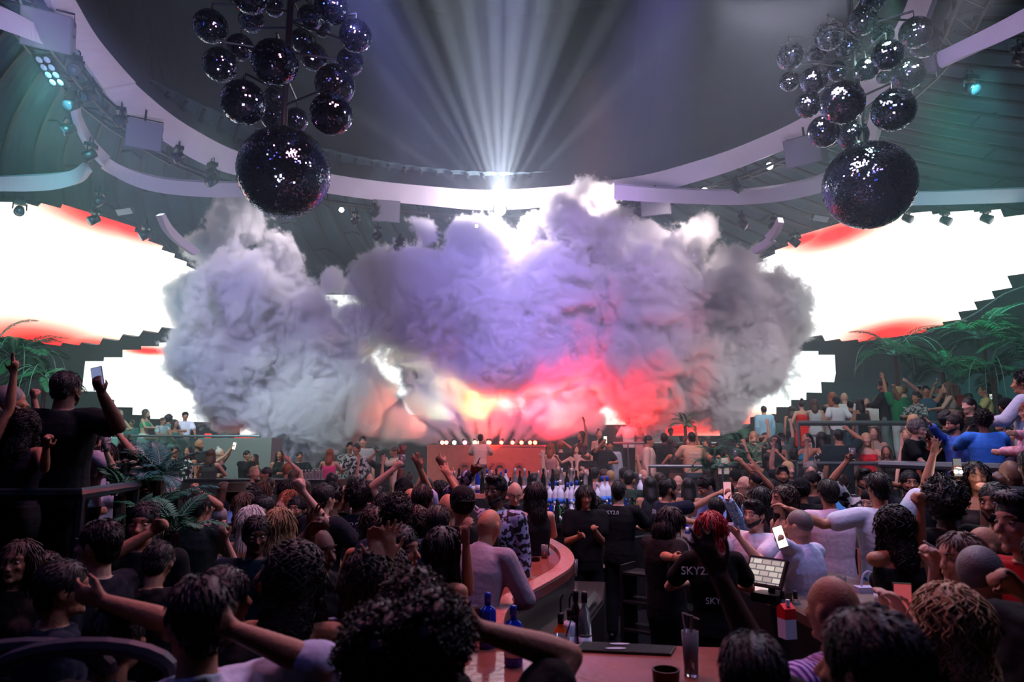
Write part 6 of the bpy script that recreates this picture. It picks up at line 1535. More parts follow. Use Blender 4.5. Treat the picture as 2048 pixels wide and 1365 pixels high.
for dx, dy, k, m, lb in ((-.09, 0, 'vodka', M_cobalt, 'blue bottle leaning at the left of the ice bucket'), (-.02, -.03, 'fat', M_clear, 'clear carafe bottle in the ice bucket'), (.03, .03, 'vodka', M_cobalt, 'cobalt bottle in the middle of the ice bucket')):
    o = bottle(k, m, M_clear, None, (bv.x + dx, bv.y + dy, 1.08), lb, 'bottles in the big ice bucket', .9); o.rotation_euler = (.1, dx * 2.4, 0)
bucket(1695, 1038, 1.0, .22, .1, '1c4c8c', 'wide shallow blue bowl on the dark high table', None)
bucket(1680, 1006, 1.02, .2, .1, '1c4c8c', 'second blue bowl with a white candle behind the first', None)
v = atZ(1681, 1002, 1.12); tag(MB().lathe([(.001, 0), (.03, 0), (.02, .06), (.008, .07), (.007, .13), (.001, .14)], n=12).build('candle', M_capw, loc=(v.x, v.y, 1.05)), 'white candle standing in the second blue bowl', 'candle')
# cups and bottles on tables
for i in range(14):
    v = atZ(398 + (i % 5) * 12, 1018 + (i // 5) * 14, 1.0)
    if i % 3 == 0: bottle('square', (M_clear, M_cobalt, M_amber)[i // 3 % 3], M_capw, M_lab, (v.x, v.y, 1.0), '%s bottle on the crowded cup table' % ('clear', 'cobalt', 'amber')[i // 3 % 3], 'bottles on the crowded cup table', .8)
    else: glass((v.x, v.y, 1.0), 'small glass on the crowded cup table', .034, .09, 'glasses on the crowded cup table', fill=mat('drink_orange', 'c84c20', .1) if i % 4 == 1 else None)
for px, py, z, lb in ((386, 1148, 1.0, 'tumbler on the small pale green table, left'), (415, 1140, 1.0, 'tumbler on the small pale green table, right')):
    v = atZ(px, py, z); glass((v.x, v.y, z), lb, .036, .13, 'glasses on the small table')
v = atZ(440, 1074, 1.0); tag(MB().box((0, 0, .02), (.08, .05, .02)).build('clutch_bag', M_black, loc=(v.x, v.y, 1.0)), 'flat black clutch on the pale table', 'bag')
def crumple(px, py, z, s, label, seed, name='napkin', m=None):
    g = random.Random(seed); bm = bmesh.new(); bmesh.ops.create_icosphere(bm, subdivisions=3, radius=s)
    for v_ in bm.verts: v_.co *= 1 + .45 * mnoise.noise(v_.co * (1.6 / s) + Vector((seed, 0, 0)))
    for v_ in bm.verts: v_.co.z = max(v_.co.z, -s * .5)
    me = bpy.data.meshes.new(name); bm.to_mesh(me); bm.free(); me.materials.append(m or mat('napkin_white', 'c8cce4', .8))
    o = bpy.data.objects.new(name, me); COL.objects.link(o); v = atZ(px, py, z); o.location = (v.x, v.y, z + s * .5); return tag(o, label, 'napkin')
crumple(690, 1080, .95, .05, 'crumpled white napkin nearer the tall man on the low table', 1); crumple(708, 1096, .95, .06, 'larger folded white napkin on the low table', 2)
# handbag with chrome fringe, pale bag with a curved flap
v = on_bar(1008, 1162); o = empty('handbag', (v.x, v.y, 1.1), R(10), 'pale handbag with a curved open mouth on the red bar', 'bag')
MB().add([(-.12, -.05, 0), (.12, -.05, 0), (.12, .05, 0), (-.12, .05, 0), (-.15, -.06, .13), (0, -.065, .09), (.15, -.06, .13), (.15, .06, .13), (0, .065, .09), (-.15, .06, .13)], [(0, 1, 6, 5, 4), (2, 3, 9, 8, 7), (0, 4, 9, 3), (1, 2, 7, 6), (3, 2, 1, 0)]).build('bag_body', mat('bag_pale', '9a88a0', .5), o)
MB().tube([(-.1, 0, .1), (-.09, .0, .22), (0, 0, .27), (.09, 0, .22), (.1, 0, .1)], .006, 6).build('handle', M_black, o); MB().box((0, .0, .1), (.09, .035, .05)).build('lining', M_black, o)
v = on_bar(962, 1192); o = empty('handbag', (v.x, v.y, 1.1), 0, 'small dark red bag with a silver chain by the cobalt bottle', 'bag'); MB().box((0, 0, .06), (.05, .03, .06)).build('bag_body', mat('bag_red', '6a1020', .35), o)
ch = MB()
for i in range(16): ch.ball((-.05 + .0066 * i, -.012 * (i % 2), .125 + .01 * math.sin(i)), .005, 6, 5)
ch.build('chain', M_steel, o)
v = on_bar(940, 1240); tag(MB().box((0, 0, .035), (.09, .03, .035)).build('clutch_bag', mat('bag_stud', '1c1a1a', .35), loc=(v.x, v.y, 1.1), rz=R(12)), 'black studded clutch on the near left of the red bar', 'bag')
v = on_bar(1740, 1185); o = empty('handbag', (v.x, v.y, 1.1), 0, 'white bag with a round looped handle on the right counter', 'bag'); MB().box((0, 0, .02), (.1, .05, .02)).build('bag_body', mat('bag_white', 'b0b0d0', .5), o); MB().tube([(.06 * math.cos(a), 0, .04 + .11 * math.sin(a)) for a in [math.pi * k / 10 for k in range(11)]], .007, 6).build('handle', mat('bag_white', 'b0b0d0', .5), o)
# club chairs at the lower left
for px, w_, lb in ((52, .24, 'curved chair back at the lower left corner'), (165, .26, 'curved pale chair back right of the corner one')):
    v = atY(px, 1300, 2.15); o = empty('chair', (v.x, v.y, 0), R(8), lb, 'chair', 'chairs at the lower left')
    MB().tube([(w_ * math.cos(a), .1 * math.sin(a) * 0, v.z + .09 * math.sin(a) - .08) for a in [math.pi * k / 12 for k in range(13)]], .026, 8).build('backrest', mat('chair_pale', '343844', .5), o)
    MB().tube([(-w_, 0, v.z - .1), (-w_ * .9, 0, .45)], .02, 6).tube([(w_, 0, v.z - .1), (w_ * .9, 0, .45)], .02, 6).build('back_frame', mat('chair_pale', '343844', .5), o); MB().box((0, -.2, .45), (w_, .22, .04)).build('seat', M_black, o)
    for a in (-1, 1):
        for b in (0, -.4): MB().tube([(a * w_ * .85, b, 0), (a * w_ * .85, b, .42)], .016, 6).build('leg', M_black, o)
for px, py, lb in ((1690, 1100, 'round dark bar stool under the blue bowls'), (430, 1120, 'round dark stool under the pale left table'), (1722, 1130, 'chrome footed bar stool right of the jeans')):
    v = atZ(px, py, .7); o = empty('bar_stool', (v.x, v.y, 0), 0, lb, 'stool', 'bar stools'); MB().lathe([(.001, .68), (.17, .68), (.18, .72), (.16, .75), (.001, .76)], n=20).build('seat', M_black, o, True); MB().tube([(0, 0, .02), (0, 0, .68)], .03, 8).build('pole', M_steel, o); MB().lathe([(.22, 0), (.22, .015), (.03, .03)], n=20).build('foot', M_steel, o)
# phones in hands
def find(txt):
    for o, f, l in PEOPLE:
        if txt in o['label']: return o, f
    raise KeyError(txt)
def ph(txt, idx, label, lit, st, up=(0, 0, 1), tilt=None, col='101114'):
    bpy.context.view_layer.update(); o, f = find(txt); phone(o, f, idx, label, lit, st, tilt=tilt or Vector((0, -1, 0)), up=up, col=col)
ph('big man in black polo', 1, 'phone held high on the left balcony, filming the smoke', '8c98c8', .7, (-.25, 0, 1))
ph('blonde wavy', 0, 'phone in a pale case filming red flares, held by the blonde person', 'd05860', .6, (.05, 0, 1), col='c8b8c0')
ph('grey haired man in white shirt', 1, 'phone with a glaring white screen held by the grey haired man', 'fff4e0', 3.0, (-.3, 0, 1))
ph('zigzag', 1, 'phone filming pink flares above the zigzag sleeves', 'e8a0b0', 1.0)
ph('pale haired person holding a lit phone', 0, 'tiny lit phone before the red screen block on the left', 'ffe8d0', 3.0, (.2, 0, 1))
ph('holding a phone with its flash on', 1, 'phone seen from the back with its flash burning', 'ffffff', .2)
ph('glass and a lit phone', 1, 'small lit phone raised right of the stage', 'd8ffd0', 3.0)
ph('pale phone behind the yellow', 1, 'pale phone held behind the yellow top', 'd8e8e0', .8)
bpy.context.view_layer.update()
def hold_glass(txt, idx, label, kind='tumbler', off_=.1):
    o, f = find(txt); sh, e, w_, kd, pn, sg = f.arm[idx]; d = (w_ - e).normalized()
    c = o.matrix_world @ (w_ + d * off_ + pn.normalized() * .03)
    if kind == 'flute':
        g = empty('champagne_glass', c, 0, label, 'glass'); MB().lathe([(.03, -.09), (.003, -.085), (.003, .0), (.022, .03), (.026, .12), (.024, .12), (.02, .035), (.001, .01)], n=16).build('bowl', M_clear, g, True)
    else: g = glass(c - Vector((0, 0, .06)), label, .036, .14)
    return g
hold_glass('black bob drinking', 1, 'tall clear glass tipped up by the person with the black bob'); hold_glass('champagne glass', 1, 'champagne glass lifted above the cropped haired man', 'flute')
hold_glass('holding a small glass', 1, 'small glass in the raised hand of the smiling bearded man') if False else None
hold_glass('holding a drink cup up', 0, 'dark drink cup held up by the man with the headband'); hold_glass('holding a glass up high', 1, 'round glass held up high on the upper right tier', 'flute')
hold_glass('arm straight up', 1, 'shot glass in the raised hand of the smiling bearded man')
o, f = find('smoking') if False else find('holding a cigarette'); w_ = o.matrix_world @ (f.arm[1][2] + (f.arm[1][2] - f.arm[1][1]).normalized() * .11)
tag(MB().tube([(0, 0, 0), (-.05, -.01, .03)], .004, 8).build('cigarette', M_capw, loc=w_), 'white cigarette between the fingers of the brown haired person', 'cigarette')
o, f = find('cigarette between his lips'); w_ = o.matrix_world @ f.hp(0, -.10, -.058)
tag(MB().tube([(0, 0, 0), (-.05, -.02, -.045)], .004, 8).build('cigarette', M_capw, loc=w_), 'cigarette hanging from the lips of the man in profile', 'cigarette')
o, f = find('blonde wavy'); a = f.arm[1]; m_ = a[1].lerp(a[2], .82); d = (a[2] - a[1]).normalized()
wbm = MB().lathe([(.032, -.009), (.034, 0), (.032, .009), (.029, .009), (.029, -.009)], m_, 20, M=rot_to(d)); wb_ = wbm.build('wristband', mat('band_yellow', 'd8e020', .5), o)
fl = atY(1910, 944, 6.0)
tag(MB().ball((0, 0, 0), .012, 12, 8).build('phone_flash', mat('flash', 'ffffff', .3, emit='ffe8e0', estr=400), loc=fl + Vector((0, -.08, 0))), 'glaring white flash point of the phone held by the laughing person', 'flash light')

# ---------------------------------------------------------------- palms and flowers
M_leafb = mat('leaf_blue_green', '2c6a64', .4, spec=.6, noise=(8, '1c5a4c', .3)); M_leafg = mat('leaf_green', '2f7a52', .5, noise=(6, '246044', .3)); M_trunk = mat('palm_trunk', '5a4a40', .8, noise=(20, '3a3028', .3)); M_stem = mat('leaf_stem', '6a9080', .5)
def frond_mesh(ln, n, w_, droop, m, leaf=.3, fan=False):
    mb = MB(); pts = []
    for i in range(13):
        t = i / 12; pts.append(Vector((ln * t * (1 - .12 * t), 0, ln * (.55 * t - droop * t * t))))
    mb.tube(pts, [.012 * (1 - .8 * i / 12) * (ln + .3) for i in range(13)], 5, mi=1)
    g = random.Random(int(ln * 100) + n)
    for i in range(n):
        t = .16 + .84 * i / (n - 1); k = t * 12; a = min(11, int(k)); c = pts[a].lerp(pts[a + 1], k - a) if a < 12 else pts[12]
        tg = (pts[min(12, a + 1)] - pts[a]).normalized(); L_ = leaf * ln * math.sin(math.pi * (.18 + .78 * t)) ** .7
        for s in (-1, 1):
            d = (tg * (.55 + .3 * t) + Vector((0, s, 0)) + Vector((0, 0, .2 + g.uniform(-.12, .08)))).normalized()
            nrm = d.cross(tg * s).normalized(); side = d.cross(nrm).normalized() * w_
            mid = c + d * L_ * .5 + Vector((0, 0, .0)); tip = c + d * L_ + Vector((0, 0, -.28 * L_))
            mb.add([c, mid + side, tip, mid - side, mid + nrm * w_ * .35], [(0, 1, 4), (1, 2, 4), (2, 3, 4), (3, 0, 4)], 0)
    me = mb.mesh('frond', [m, M_stem]); return me
def palm(name, base, height, n, ln, m, label, seed, droop=.6, leafn=26, w_=.014, spread=(10, 70), trunk=True, group='potted palms', thin=0):
    g = random.Random(seed); o = empty(name, base, 0, label, 'palm', group)
    if trunk:
        mb = MB(); mb.tube([(0, 0, 0), (.03, .02, height * .5), (0, 0, height)], [.07, .055, .045], 8); mb.build('trunk', M_trunk, o)
    me = [frond_mesh(ln * k, leafn, w_, droop + .1 * j, m) for j, k in enumerate((1.0, .85, .7))]
    for i in range(n):
        f = bpy.data.objects.new('frond', me[i % 3]); COL.objects.link(f); f.parent = o; f.location = (0, 0, height)
        f.rotation_euler = (0, -R(g.uniform(*spread)) + R(25), 2.4 * i + g.uniform(-.3, .3))
    for i in range(thin):
        a = g.uniform(0, 6.28); L_ = ln * g.uniform(.6, 1.0)
        MB().tube(smooth_curve([(0, 0, height), (L_ * .4 * math.cos(a), L_ * .4 * math.sin(a), height + L_ * .35), (L_ * .8 * math.cos(a), L_ * .8 * math.sin(a), height + L_ * .1), (L_ * .95 * math.cos(a), L_ * .95 * math.sin(a), height - L_ * .5)], 4), [.008] * 12 + [.003], 4).build('bare_stem', M_stem, o)
    return o
def base_at(px, py, Y, g): v = atY(px, py, Y); return (v.x, v.y, g), v.z - g
for px, py, Y, g, n, ln, lb, sd, th in ((1790, 712, 16.8, 1.72, 20, 1.35, 'tall palm right of the lower screen, lit pale green', 1, 8), (1965, 678, 16.0, 1.72, 22, 1.5, 'tallest dark green palm at the right', 2, 0), (1985, 755, 15.2, 1.72, 18, 1.2, 'palm with hanging bare stems under the tallest one', 3, 12), (1885, 745, 15.6, 1.72, 16, 1.1, 'low palm with a bright teal tip between the two tall ones', 4, 0), (2070, 700, 14.6, 1.72, 18, 1.3, 'palm cut by the right edge', 5, 6),
        (30, 722, 15.5, 1.52, 20, 1.3, 'tall palm at the left edge', 6, 8), (90, 760, 15.0, 1.52, 14, 1.0, 'palm with arching bare stems behind the big filming man', 7, 14), (-10, 690, 16.5, 1.52, 14, 1.2, 'palm cut by the left edge', 8, 0)):
    b, h = base_at(px, py, Y, g); palm('palm_tree', b, h, n, ln, M_leafg, lb, sd, group='tall palms by the walls', thin=th, leafn=30)
for px, py, Y, g, n, ln, m, lb, sd, sp in ((318, 962, 6.0, 0, 13, .52, M_leafb, 'blue green palm in front of the left tier', 11, (20, 90)), (345, 1000, 6.2, 0, 9, .45, M_leafb, 'dark palm spilling to the right of the blue green one', 12, (10, 60)), (240, 992, 5.6, 0, 8, .38, M_leafg, 'bright green fan palm below the white roses', 13, (30, 90)), (345, 1068, 5.0, 0, 12, .42, M_leafg, 'green grassy palm behind the fist to the face', 14, (20, 80)), (300, 1040, 5.4, 0, 8, .4, M_leafg, 'low dark palm under the roses', 15, (10, 60))):
    b, h = base_at(px, py, Y, g); palm('potted_palm', b, h, n, ln, m, lb, sd, leafn=17, w_=.011, spread=sp, droop=.45)
for px, py, Y, g, n, ln, lb, sd in ((1480, 895, 14.0, 0, 9, .62, 'upright bright green palm in the middle of the right crowd', 21), (1430, 922, 13.6, 0, 8, .6, 'bright green drooping palm right of the beige tee', 22), (1500, 935, 13.2, 0, 10, .7, 'arching green palm behind the raised champagne glass', 23), (1370, 852, 19.0, .62, 10, .6, 'green palm against the red lit smoke', 24), (1415, 945, 13.0, 0, 8, .5, 'low dark palm under the beige tee', 25)):
    b, h = base_at(px, py, Y, g); palm('potted_palm', b, h, n, ln, M_leafg, lb, sd, leafn=20, w_=.013, spread=(20, 85))
# white roses
v = atY(262, 958, 5.9); g = random.Random(4)
ro_ = empty('flower_arrangement', v, 0, 'dark leafy ball crowned with white roses beside the balcony end', 'flowers')
mb = MB()
for i in range(260):
    d = Vector((g.gauss(0, 1), g.gauss(0, 1), g.gauss(0, 1))).normalized(); c = d * .15 * Vector((1.2, 1, .9)).length / 1.7; t = d.orthogonal().normalized(); t = Matrix.Rotation(g.uniform(0, 6.28), 3, d) @ t; s_ = d.cross(t)
    mb.add([c, c + d * .03 + t * .03 + s_ * .014, c + d * .03 + t * .06, c + d * .03 + t * .03 - s_ * .014], [(0, 1, 2, 3)])
mb.ball((0, 0, 0), .14, 16, 10); mb.build('leaves', mat('leaf_dark', '1c2c24', .6), ro_)
MB().tube([(0, 0, -.12), (0, 0, -v.z)], .05, 8).build('stand', M_black, ro_)
def rose(mb, c, r):
    for k in range(4):
        for j in range(5):
            a = j * 1.256 + k * .6; rr = r * (.35 + .22 * k)
            d = Vector((math.cos(a), math.sin(a), 0)); c0 = Vector(c) + Vector((0, 0, -.1 * r * k)); t = Vector((-d.y, d.x, 0))
            mb.add([c0 + d * rr * .5 - t * rr * .6, c0 + d * rr * .5 + t * rr * .6, c0 + d * rr * 1.1 + t * rr * .45 + Vector((0, 0, r * .5)), c0 + d * rr * 1.1 - t * rr * .45 + Vector((0, 0, r * .5))], [(0, 1, 2, 3)])
    mb.ball(c, (r * .4, r * .4, r * .4), 8, 6)
M_rose = mat('rose_white', 'e0d4c8', .6)
spots = [(225, 930), (238, 925), (252, 922), (266, 925), (218, 942), (232, 938), (246, 936), (262, 938), (276, 936), (212, 955), (226, 952), (240, 950), (206, 975), (214, 978), (222, 974), (246, 975), (252, 980), (270, 950)]
for px, py in spots:
    q = atY(px, py, 5.72 + g.uniform(-.05, .1)) - v; mb = MB(); rose(mb, q, .028); mb.build('rose', M_rose, ro_)
# ================================================================ smoke, haze, lights
SM = []      # (px, py, rpx, Y, stretch)
for t in [(470, 450, 58), (425, 500, 50), (545, 520, 62), (480, 600, 112), (410, 620, 72), (560, 640, 112), (395, 720, 75), (490, 740, 125), (620, 730, 110), (560, 830, 92), (470, 815, 60), (640, 830, 85), (720, 800, 85),
          (590, 884, 56), (540, 868, 48), (640, 872, 44), (770, 835, 55), (690, 855, 40), (725, 660, 66), (660, 560, 40),
          (760, 570, 75), (830, 540, 62), (850, 455, 36), (925, 480, 48), (960, 525, 92), (850, 620, 120), (980, 640, 130), (1070, 490, 60), (1140, 450, 72), (1180, 395, 52), (1205, 500, 95), (1100, 600, 125), (900, 722, 98), (1010, 728, 112), (1120, 712, 118),
          (1290, 500, 62), (1370, 490, 56), (1412, 465, 34), (1450, 540, 62), (1310, 600, 135), (1440, 620, 122), (1550, 625, 82), (1515, 720, 92), (1400, 730, 122), (1270, 740, 115), (1440, 810, 62), (1550, 700, 58), (1310, 790, 70), (1190, 790, 45)]:
    SM.append(t)
def smoke_volume():
    YC = 21.2
    blobs = []
    for i, (x, y, r) in enumerate(SM):
        Y = YC + ((i * 37) % 11 - 5) * .12
        c = atY(x, y, Y); rad = r * Y * 1.02 / FPX
        blobs.append((c, rad))
    # jets from the booth nozzles up to the cloud : (start px, end px, end radius px)
    jets = []
    for (x, y, ex, ey, er) in NOZZLES:
        a = atY(x, y - 3, 20.1); b = atY(ex, ey, 20.9)
        jets.append((a, b, .09, er * 20.5 / FPX))
    lo = Vector((-12.5, 17.2, .4)); hi = Vector((10.6, 25.2, 11.0))
    ng = bpy.data.node_groups.new('smoke_field', 'GeometryNodeTree')
    ng.interface.new_socket('Geometry', in_out='OUTPUT', socket_type='NodeSocketGeometry')
    N = ng.nodes; L = ng.links
    out = N.new('NodeGroupOutput')
    def VM(op, a, b=None):
        n = N.new('ShaderNodeVectorMath'); n.operation = op
        for k, x in ((0, a), (1, b)):
            if x is None: continue
            if hasattr(x, 'is_linked') or hasattr(x, 'links'): L.new(x, n.inputs[k])
            elif op == 'SCALE' and k == 1: n.inputs['Scale'].default_value = x
            else: n.inputs[k].default_value = tuple(x)
        return n.outputs['Value'] if op in ('LENGTH', 'DOT_PRODUCT') else n.outputs['Vector']
    def MA(op, *a, clamp=False):
        n = N.new('ShaderNodeMath'); n.operation = op; n.use_clamp = clamp
        for k, x in enumerate(a):
            if isinstance(x, (int, float)): n.inputs[k].default_value = x
            else: L.new(x, n.inputs[k])
        return n.outputs[0]
    pos = N.new('GeometryNodeInputPosition').outputs[0]
    def noise(scale, det, vec, rough=.55, col=False):
        n = N.new('ShaderNodeTexNoise'); n.inputs['Scale'].default_value = scale; n.inputs['Detail'].default_value = det; n.inputs['Roughness'].default_value = rough
        L.new(vec, n.inputs['Vector']); return n.outputs['Color' if col else 'Fac']
    w1 = VM('SCALE', VM('SUBTRACT', noise(.55, 2, pos, col=True), (.5, .5, .5)), 1.5)
    p1 = VM('ADD', pos, w1)
    acc = None
    for c, r in blobs:
        d = VM('LENGTH', VM('SUBTRACT', p1, c))
        f = MA('MULTIPLY_ADD', d, -1.0 / r, 1.0)
        f = MA('MULTIPLY', f, min(1.0, r / 1.0))
        if acc is None: acc = f
        else: acc = MA('SMOOTH_MAX', acc, f, .12)
    w2 = VM('SCALE', VM('SUBTRACT', noise(1.3, 2, pos, col=True), (.5, .5, .5)), .3)
    p2 = VM('ADD', pos, w2)
    jac = None
    for a, b, r0, r1 in jets:
        ba = b - a; k = 1 / ba.length_squared
        pa = VM('SUBTRACT', p2, a)
        h = MA('MULTIPLY', VM('DOT_PRODUCT', pa, ba), k, clamp=True)
        d = VM('LENGTH', VM('SUBTRACT', pa, VM('SCALE', ba.copy(), None) if False else (VMscale(N, L, ba, h))))
        rr = MA('MULTIPLY_ADD', h, r1 - r0, r0)
        f = MA('SUBTRACT', 1.0, MA('DIVIDE', d, rr))
        f = MA('MULTIPLY', f, MA('MULTIPLY_ADD', h, .5, .22))
        jac = f if jac is None else MA('MAXIMUM', jac, f)
    # cauliflower detail: inverted ridges
    n1 = noise(.9, 6, p1, .6); n2 = noise(2.4, 6, p1, .66)
    b1 = MA('ABSOLUTE', MA('MULTIPLY_ADD', n1, 2.0, -1.0)); b2 = MA('ABSOLUTE', MA('MULTIPLY_ADD', n2, 2.0, -1.0))
    b3 = MA('ABSOLUTE', MA('MULTIPLY_ADD', noise(6.5, 3, p1, .6), 2.0, -1.0))
    det = MA('ADD', MA('MULTIPLY', b1, .85), MA('ADD', MA('MULTIPLY', b2, .6), MA('MULTIPLY', b3, .35)))
    cl = MA('ADD', acc, MA('ADD', det, -.32))
    jd = MA('MULTIPLY_ADD', n2, .5, -.27)
    jj = MA('ADD', jac, MA('MULTIPLY', jd, .9))
    dens1 = MA('MULTIPLY', MA('MULTIPLY', cl, 11.0, clamp=True), 6.5)
    dens2 = MA('MULTIPLY', MA('MULTIPLY', jj, 5.0, clamp=True), 6.0)
    dens = MA('MAXIMUM', dens1, dens2)
    vc = N.new('GeometryNodeVolumeCube')
    L.new(dens, vc.inputs['Density'])
    vc.inputs['Min'].default_value = lo; vc.inputs['Max'].default_value = hi
    q = SMOKE_RES
    sz = hi - lo
    vc.inputs['Resolution X'].default_value = int(sz.x / q); vc.inputs['Resolution Y'].default_value = int(sz.y / q); vc.inputs['Resolution Z'].default_value = int(sz.z / q)
    sm = N.new('GeometryNodeSetMaterial')
    m = bpy.data.materials.new('smoke_mat'); m.use_nodes = True; nt = m.node_tree; nt.nodes.clear()
    o = nt.nodes.new('ShaderNodeOutputMaterial'); pv = nt.nodes.new('ShaderNodeVolumePrincipled')
    pv.inputs['Color'].default_value = (.985, .985, .99, 1); pv.inputs['Density'].default_value = 1.0; pv.inputs['Anisotropy'].default_value = .15
    nt.links.new(pv.outputs[0], o.inputs['Volume'])
    sm.inputs['Material'].default_value = m
    L.new(vc.outputs[0], sm.inputs[0]); L.new(sm.outputs[0], out.inputs[0])
    me = bpy.data.meshes.new('smoke_cloud'); ob = bpy.data.objects.new('smoke_cloud', me); COL.objects.link(ob)
    me.materials.append(m)
    md = ob.modifiers.new('field', 'NODES'); md.node_group = ng
    tag(ob, 'great cloud of white smoke lit purple and red, bursting from jets above the stage', 'smoke', kind='stuff')
    return ob
def VMscale(N, L, vec, fac):
    n = N.new('ShaderNodeVectorMath'); n.operation = 'SCALE'; n.inputs[0].default_value = vec; L.new(fac, n.inputs['Scale']); return n.outputs['Vector']
SMOKE_RES = .047
NOZZLES = [(885, 891, 770, 862, 26), (893, 891, 790, 835, 30), (909, 890, 840, 800, 36), (930, 890, 872, 800, 36), (950, 890, 925, 800, 34), (960, 890, 968, 790, 34), (977, 890, 945, 790, 34),
           (979, 890, 1010, 790, 34), (1003, 890, 1040, 780, 38), (1025, 889, 1090, 780, 40), (1043, 888, 1140, 790, 40), (1060, 888, 1170, 815, 36), (1070, 888, 1190, 842, 26)]
smoke_volume()

# thin haze in the hall, beyond the near crowd
mh = bpy.data.materials.new('haze_mat'); mh.use_nodes = True; nt = mh.node_tree; nt.nodes.clear()
o = nt.nodes.new('ShaderNodeOutputMaterial'); vs_ = nt.nodes.new('ShaderNodeVolumeScatter'); nt.links.new(vs_.outputs[0], o.inputs['Volume'])
vs_.inputs['Color'].default_value = (.72, .95, .97, 1); vs_.inputs['Density'].default_value = HAZE; vs_.inputs['Anisotropy'].default_value = .3
hz = MB().box((0, 21.2, 10.2), (21, 12.5, 10.0)).build('haze', mh)
tag(hz, 'thin haze hanging through the whole hall', 'haze', kind='stuff')

def light(kind, name, loc, target, power, col, size=.2, angle=30, blend=.4, **k):
    l = bpy.data.lights.new(name, kind); l.energy = power; l.color = srgb(col)
    if kind == 'SPOT': l.spot_size = R(angle); l.spot_blend = blend; l.shadow_soft_size = size
    elif kind == 'AREA': l.size = size; l.shape = 'DISK'
    else: l.shadow_soft_size = size
    ob = bpy.data.objects.new(name, l); COL.objects.link(ob); ob.location = loc
    if target is not None: ob.rotation_euler = (Vector(target) - Vector(loc)).to_track_quat('-Z', 'Y').to_euler()
    return ob
# beams that fan up from behind the top of the cloud
bo = atY(1000, 425, 21.8)
for (x, y, an, pw) in ((560, 120, 4, 1500), (640, 0, 3.5, 2000), (720, -60, 3.5, 3000), (790, -60, 4, 5200), (860, -60, 4, 6400), (925, -60, 3.5, 8400), (985, -100, 4, 9200), (1040, -100, 5, 9800), (1100, -60, 4, 7800), (1165, -60, 4, 5000), (1250, -30, 4, 3400), (1350, 60, 4, 2100), (1000, -100, 34, 1500)):
    light('SPOT', 'beam_light', bo, atY(x, y, 14.5), pw * BEAM, 'f0e4fa', .05, an, .6)
light('POINT', 'beam_glow', bo + Vector((0, -.1, .35)), None, 900, 'fff2ff', .25)
light('SPOT', 'beam_light', atY(680, 421, 20.6), atY(1020, 120, 13), 1500 * BEAM, 'e8ecff', .05, 9, .3)
light('SPOT', 'beam_light', atY(1405, 383, 20.0), atY(1150, 372, 19.5), 700 * BEAM, 'f4efff', .05, 9, .3)
# coloured lamps on the booth under every jet
jc = ['ff8070', 'ffa080', 'e0ffc8', 'ffc0c8', 'f4ff90', 'fff090', 'ffa070', 'ff6a60', 'ff5858', 'ff5050', 'ff5458', 'ff5850', 'ff6050']
jp = [600, 600, 650, 600, 700, 550, 700, 1900, 2000, 2200, 2200, 2000, 1800]
for (x, y, ex, ey, er), c, pw in zip(NOZZLES, jc, jp):
    light('SPOT', 'flare_light', atY(x, y, 19.6) + Vector((0, 0, .28)), atY(ex, ey - 30, 20.7), pw * FLARE, c, .08, 46, .7)
light('SPOT', 'red_wash', atY(1100, 893, 19.3), atY(1130, 740, 21), 9000 * FLARE, 'ff1c20', .3, 70, .9)
light('SPOT', 'red_wash', atY(1230, 893, 18.6), atY(1270, 790, 20), 2600 * FLARE, 'ff2424', .3, 70, .9)
light('SPOT', 'jet_fill', (0, 13.5, 7.5), atY(990, 850, 20), 1500, 'ffa890', .3, 17, .9)  # unseen front spot added to brighten the dark jets
light('SPOT', 'red_wash', atY(980, 893, 19.2), atY(980, 780, 21), 1500 * FLARE, 'ff3a1c', .3, 75, .9)
# purple wash on the front of the cloud, from high over the middle of the floor
for (x, z, tx, ty, pw, c) in ((-2.5, 9.6, 930, 600, 14000, 'a294ff'), (2.5, 9.6, 1170, 590, 11500, 'b898ff'), (-7, 9.2, 520, 680, 12500, 'aca2f0'), (7, 9.2, 1430, 660, 10500, 'd8c0d0'), (0, 9.8, 1000, 620, 7000, '7a5cff')):
    light('SPOT', 'wash_light', (x, 8.0, z), atY(tx, ty, 20), pw * WASH, c, .3, 36, .9)
# pale pink tops, lit from the far truss
for (x, y, z, tx, ty, pw, c) in ((-6.5, 20.0, 10.1, 500, 560, 700, 'fff4ff'), (6.2, 19.5, 10.1, 1340, 520, 1300, 'ffeef0'), (0.5, 21.9, 10.2, 1080, 560, 2000, 'ffe4e8'), (3.4, 20.5, 10.4, 1180, 420, 1400, 'fff0f0')):
    light('SPOT', 'top_light', (x, y, z), atY(tx, ty, 21.2), pw * WASH, c, .3, 90, .9)
# purple house light over the near crowd, pink light over the middle, bar and booth lamps added overhead
light('AREA', 'house_light', (-5.5, 1.5, 8.6), (-1, 5, 1), 42 * HOUSE, '8c80ff', 2.0)
light('AREA', 'house_light', (4.5, 3.0, 8.6), (2.5, 7.5, 1), 105 * HOUSE, 'c8a8ff', 2.0)
light('AREA', 'house_light', (-1.0, 6.0, 8.8), (-2.0, 8.0, 1), 340 * HOUSE, 'ff9cc0', 2.0)
light('AREA', 'house_light', (4.0, 9.0, 8.8), (3.5, 10.0, 1), 420 * HOUSE, 'e8d0e8', 2.0)
light('SPOT', 'bar_fill', (.5, 7.0, 8.8), (.4, 5.8, 1), 1500 * HOUSE, 'ff6a62', .4, 34, .8)  # unseen lamps added over the bar to brighten skin in the mid crowd
light('SPOT', 'bar_fill', (3.0, 8.5, 8.8), (3.4, 5.6, 1), 600 * HOUSE, 'd8f0dc', .4, 36, .8)
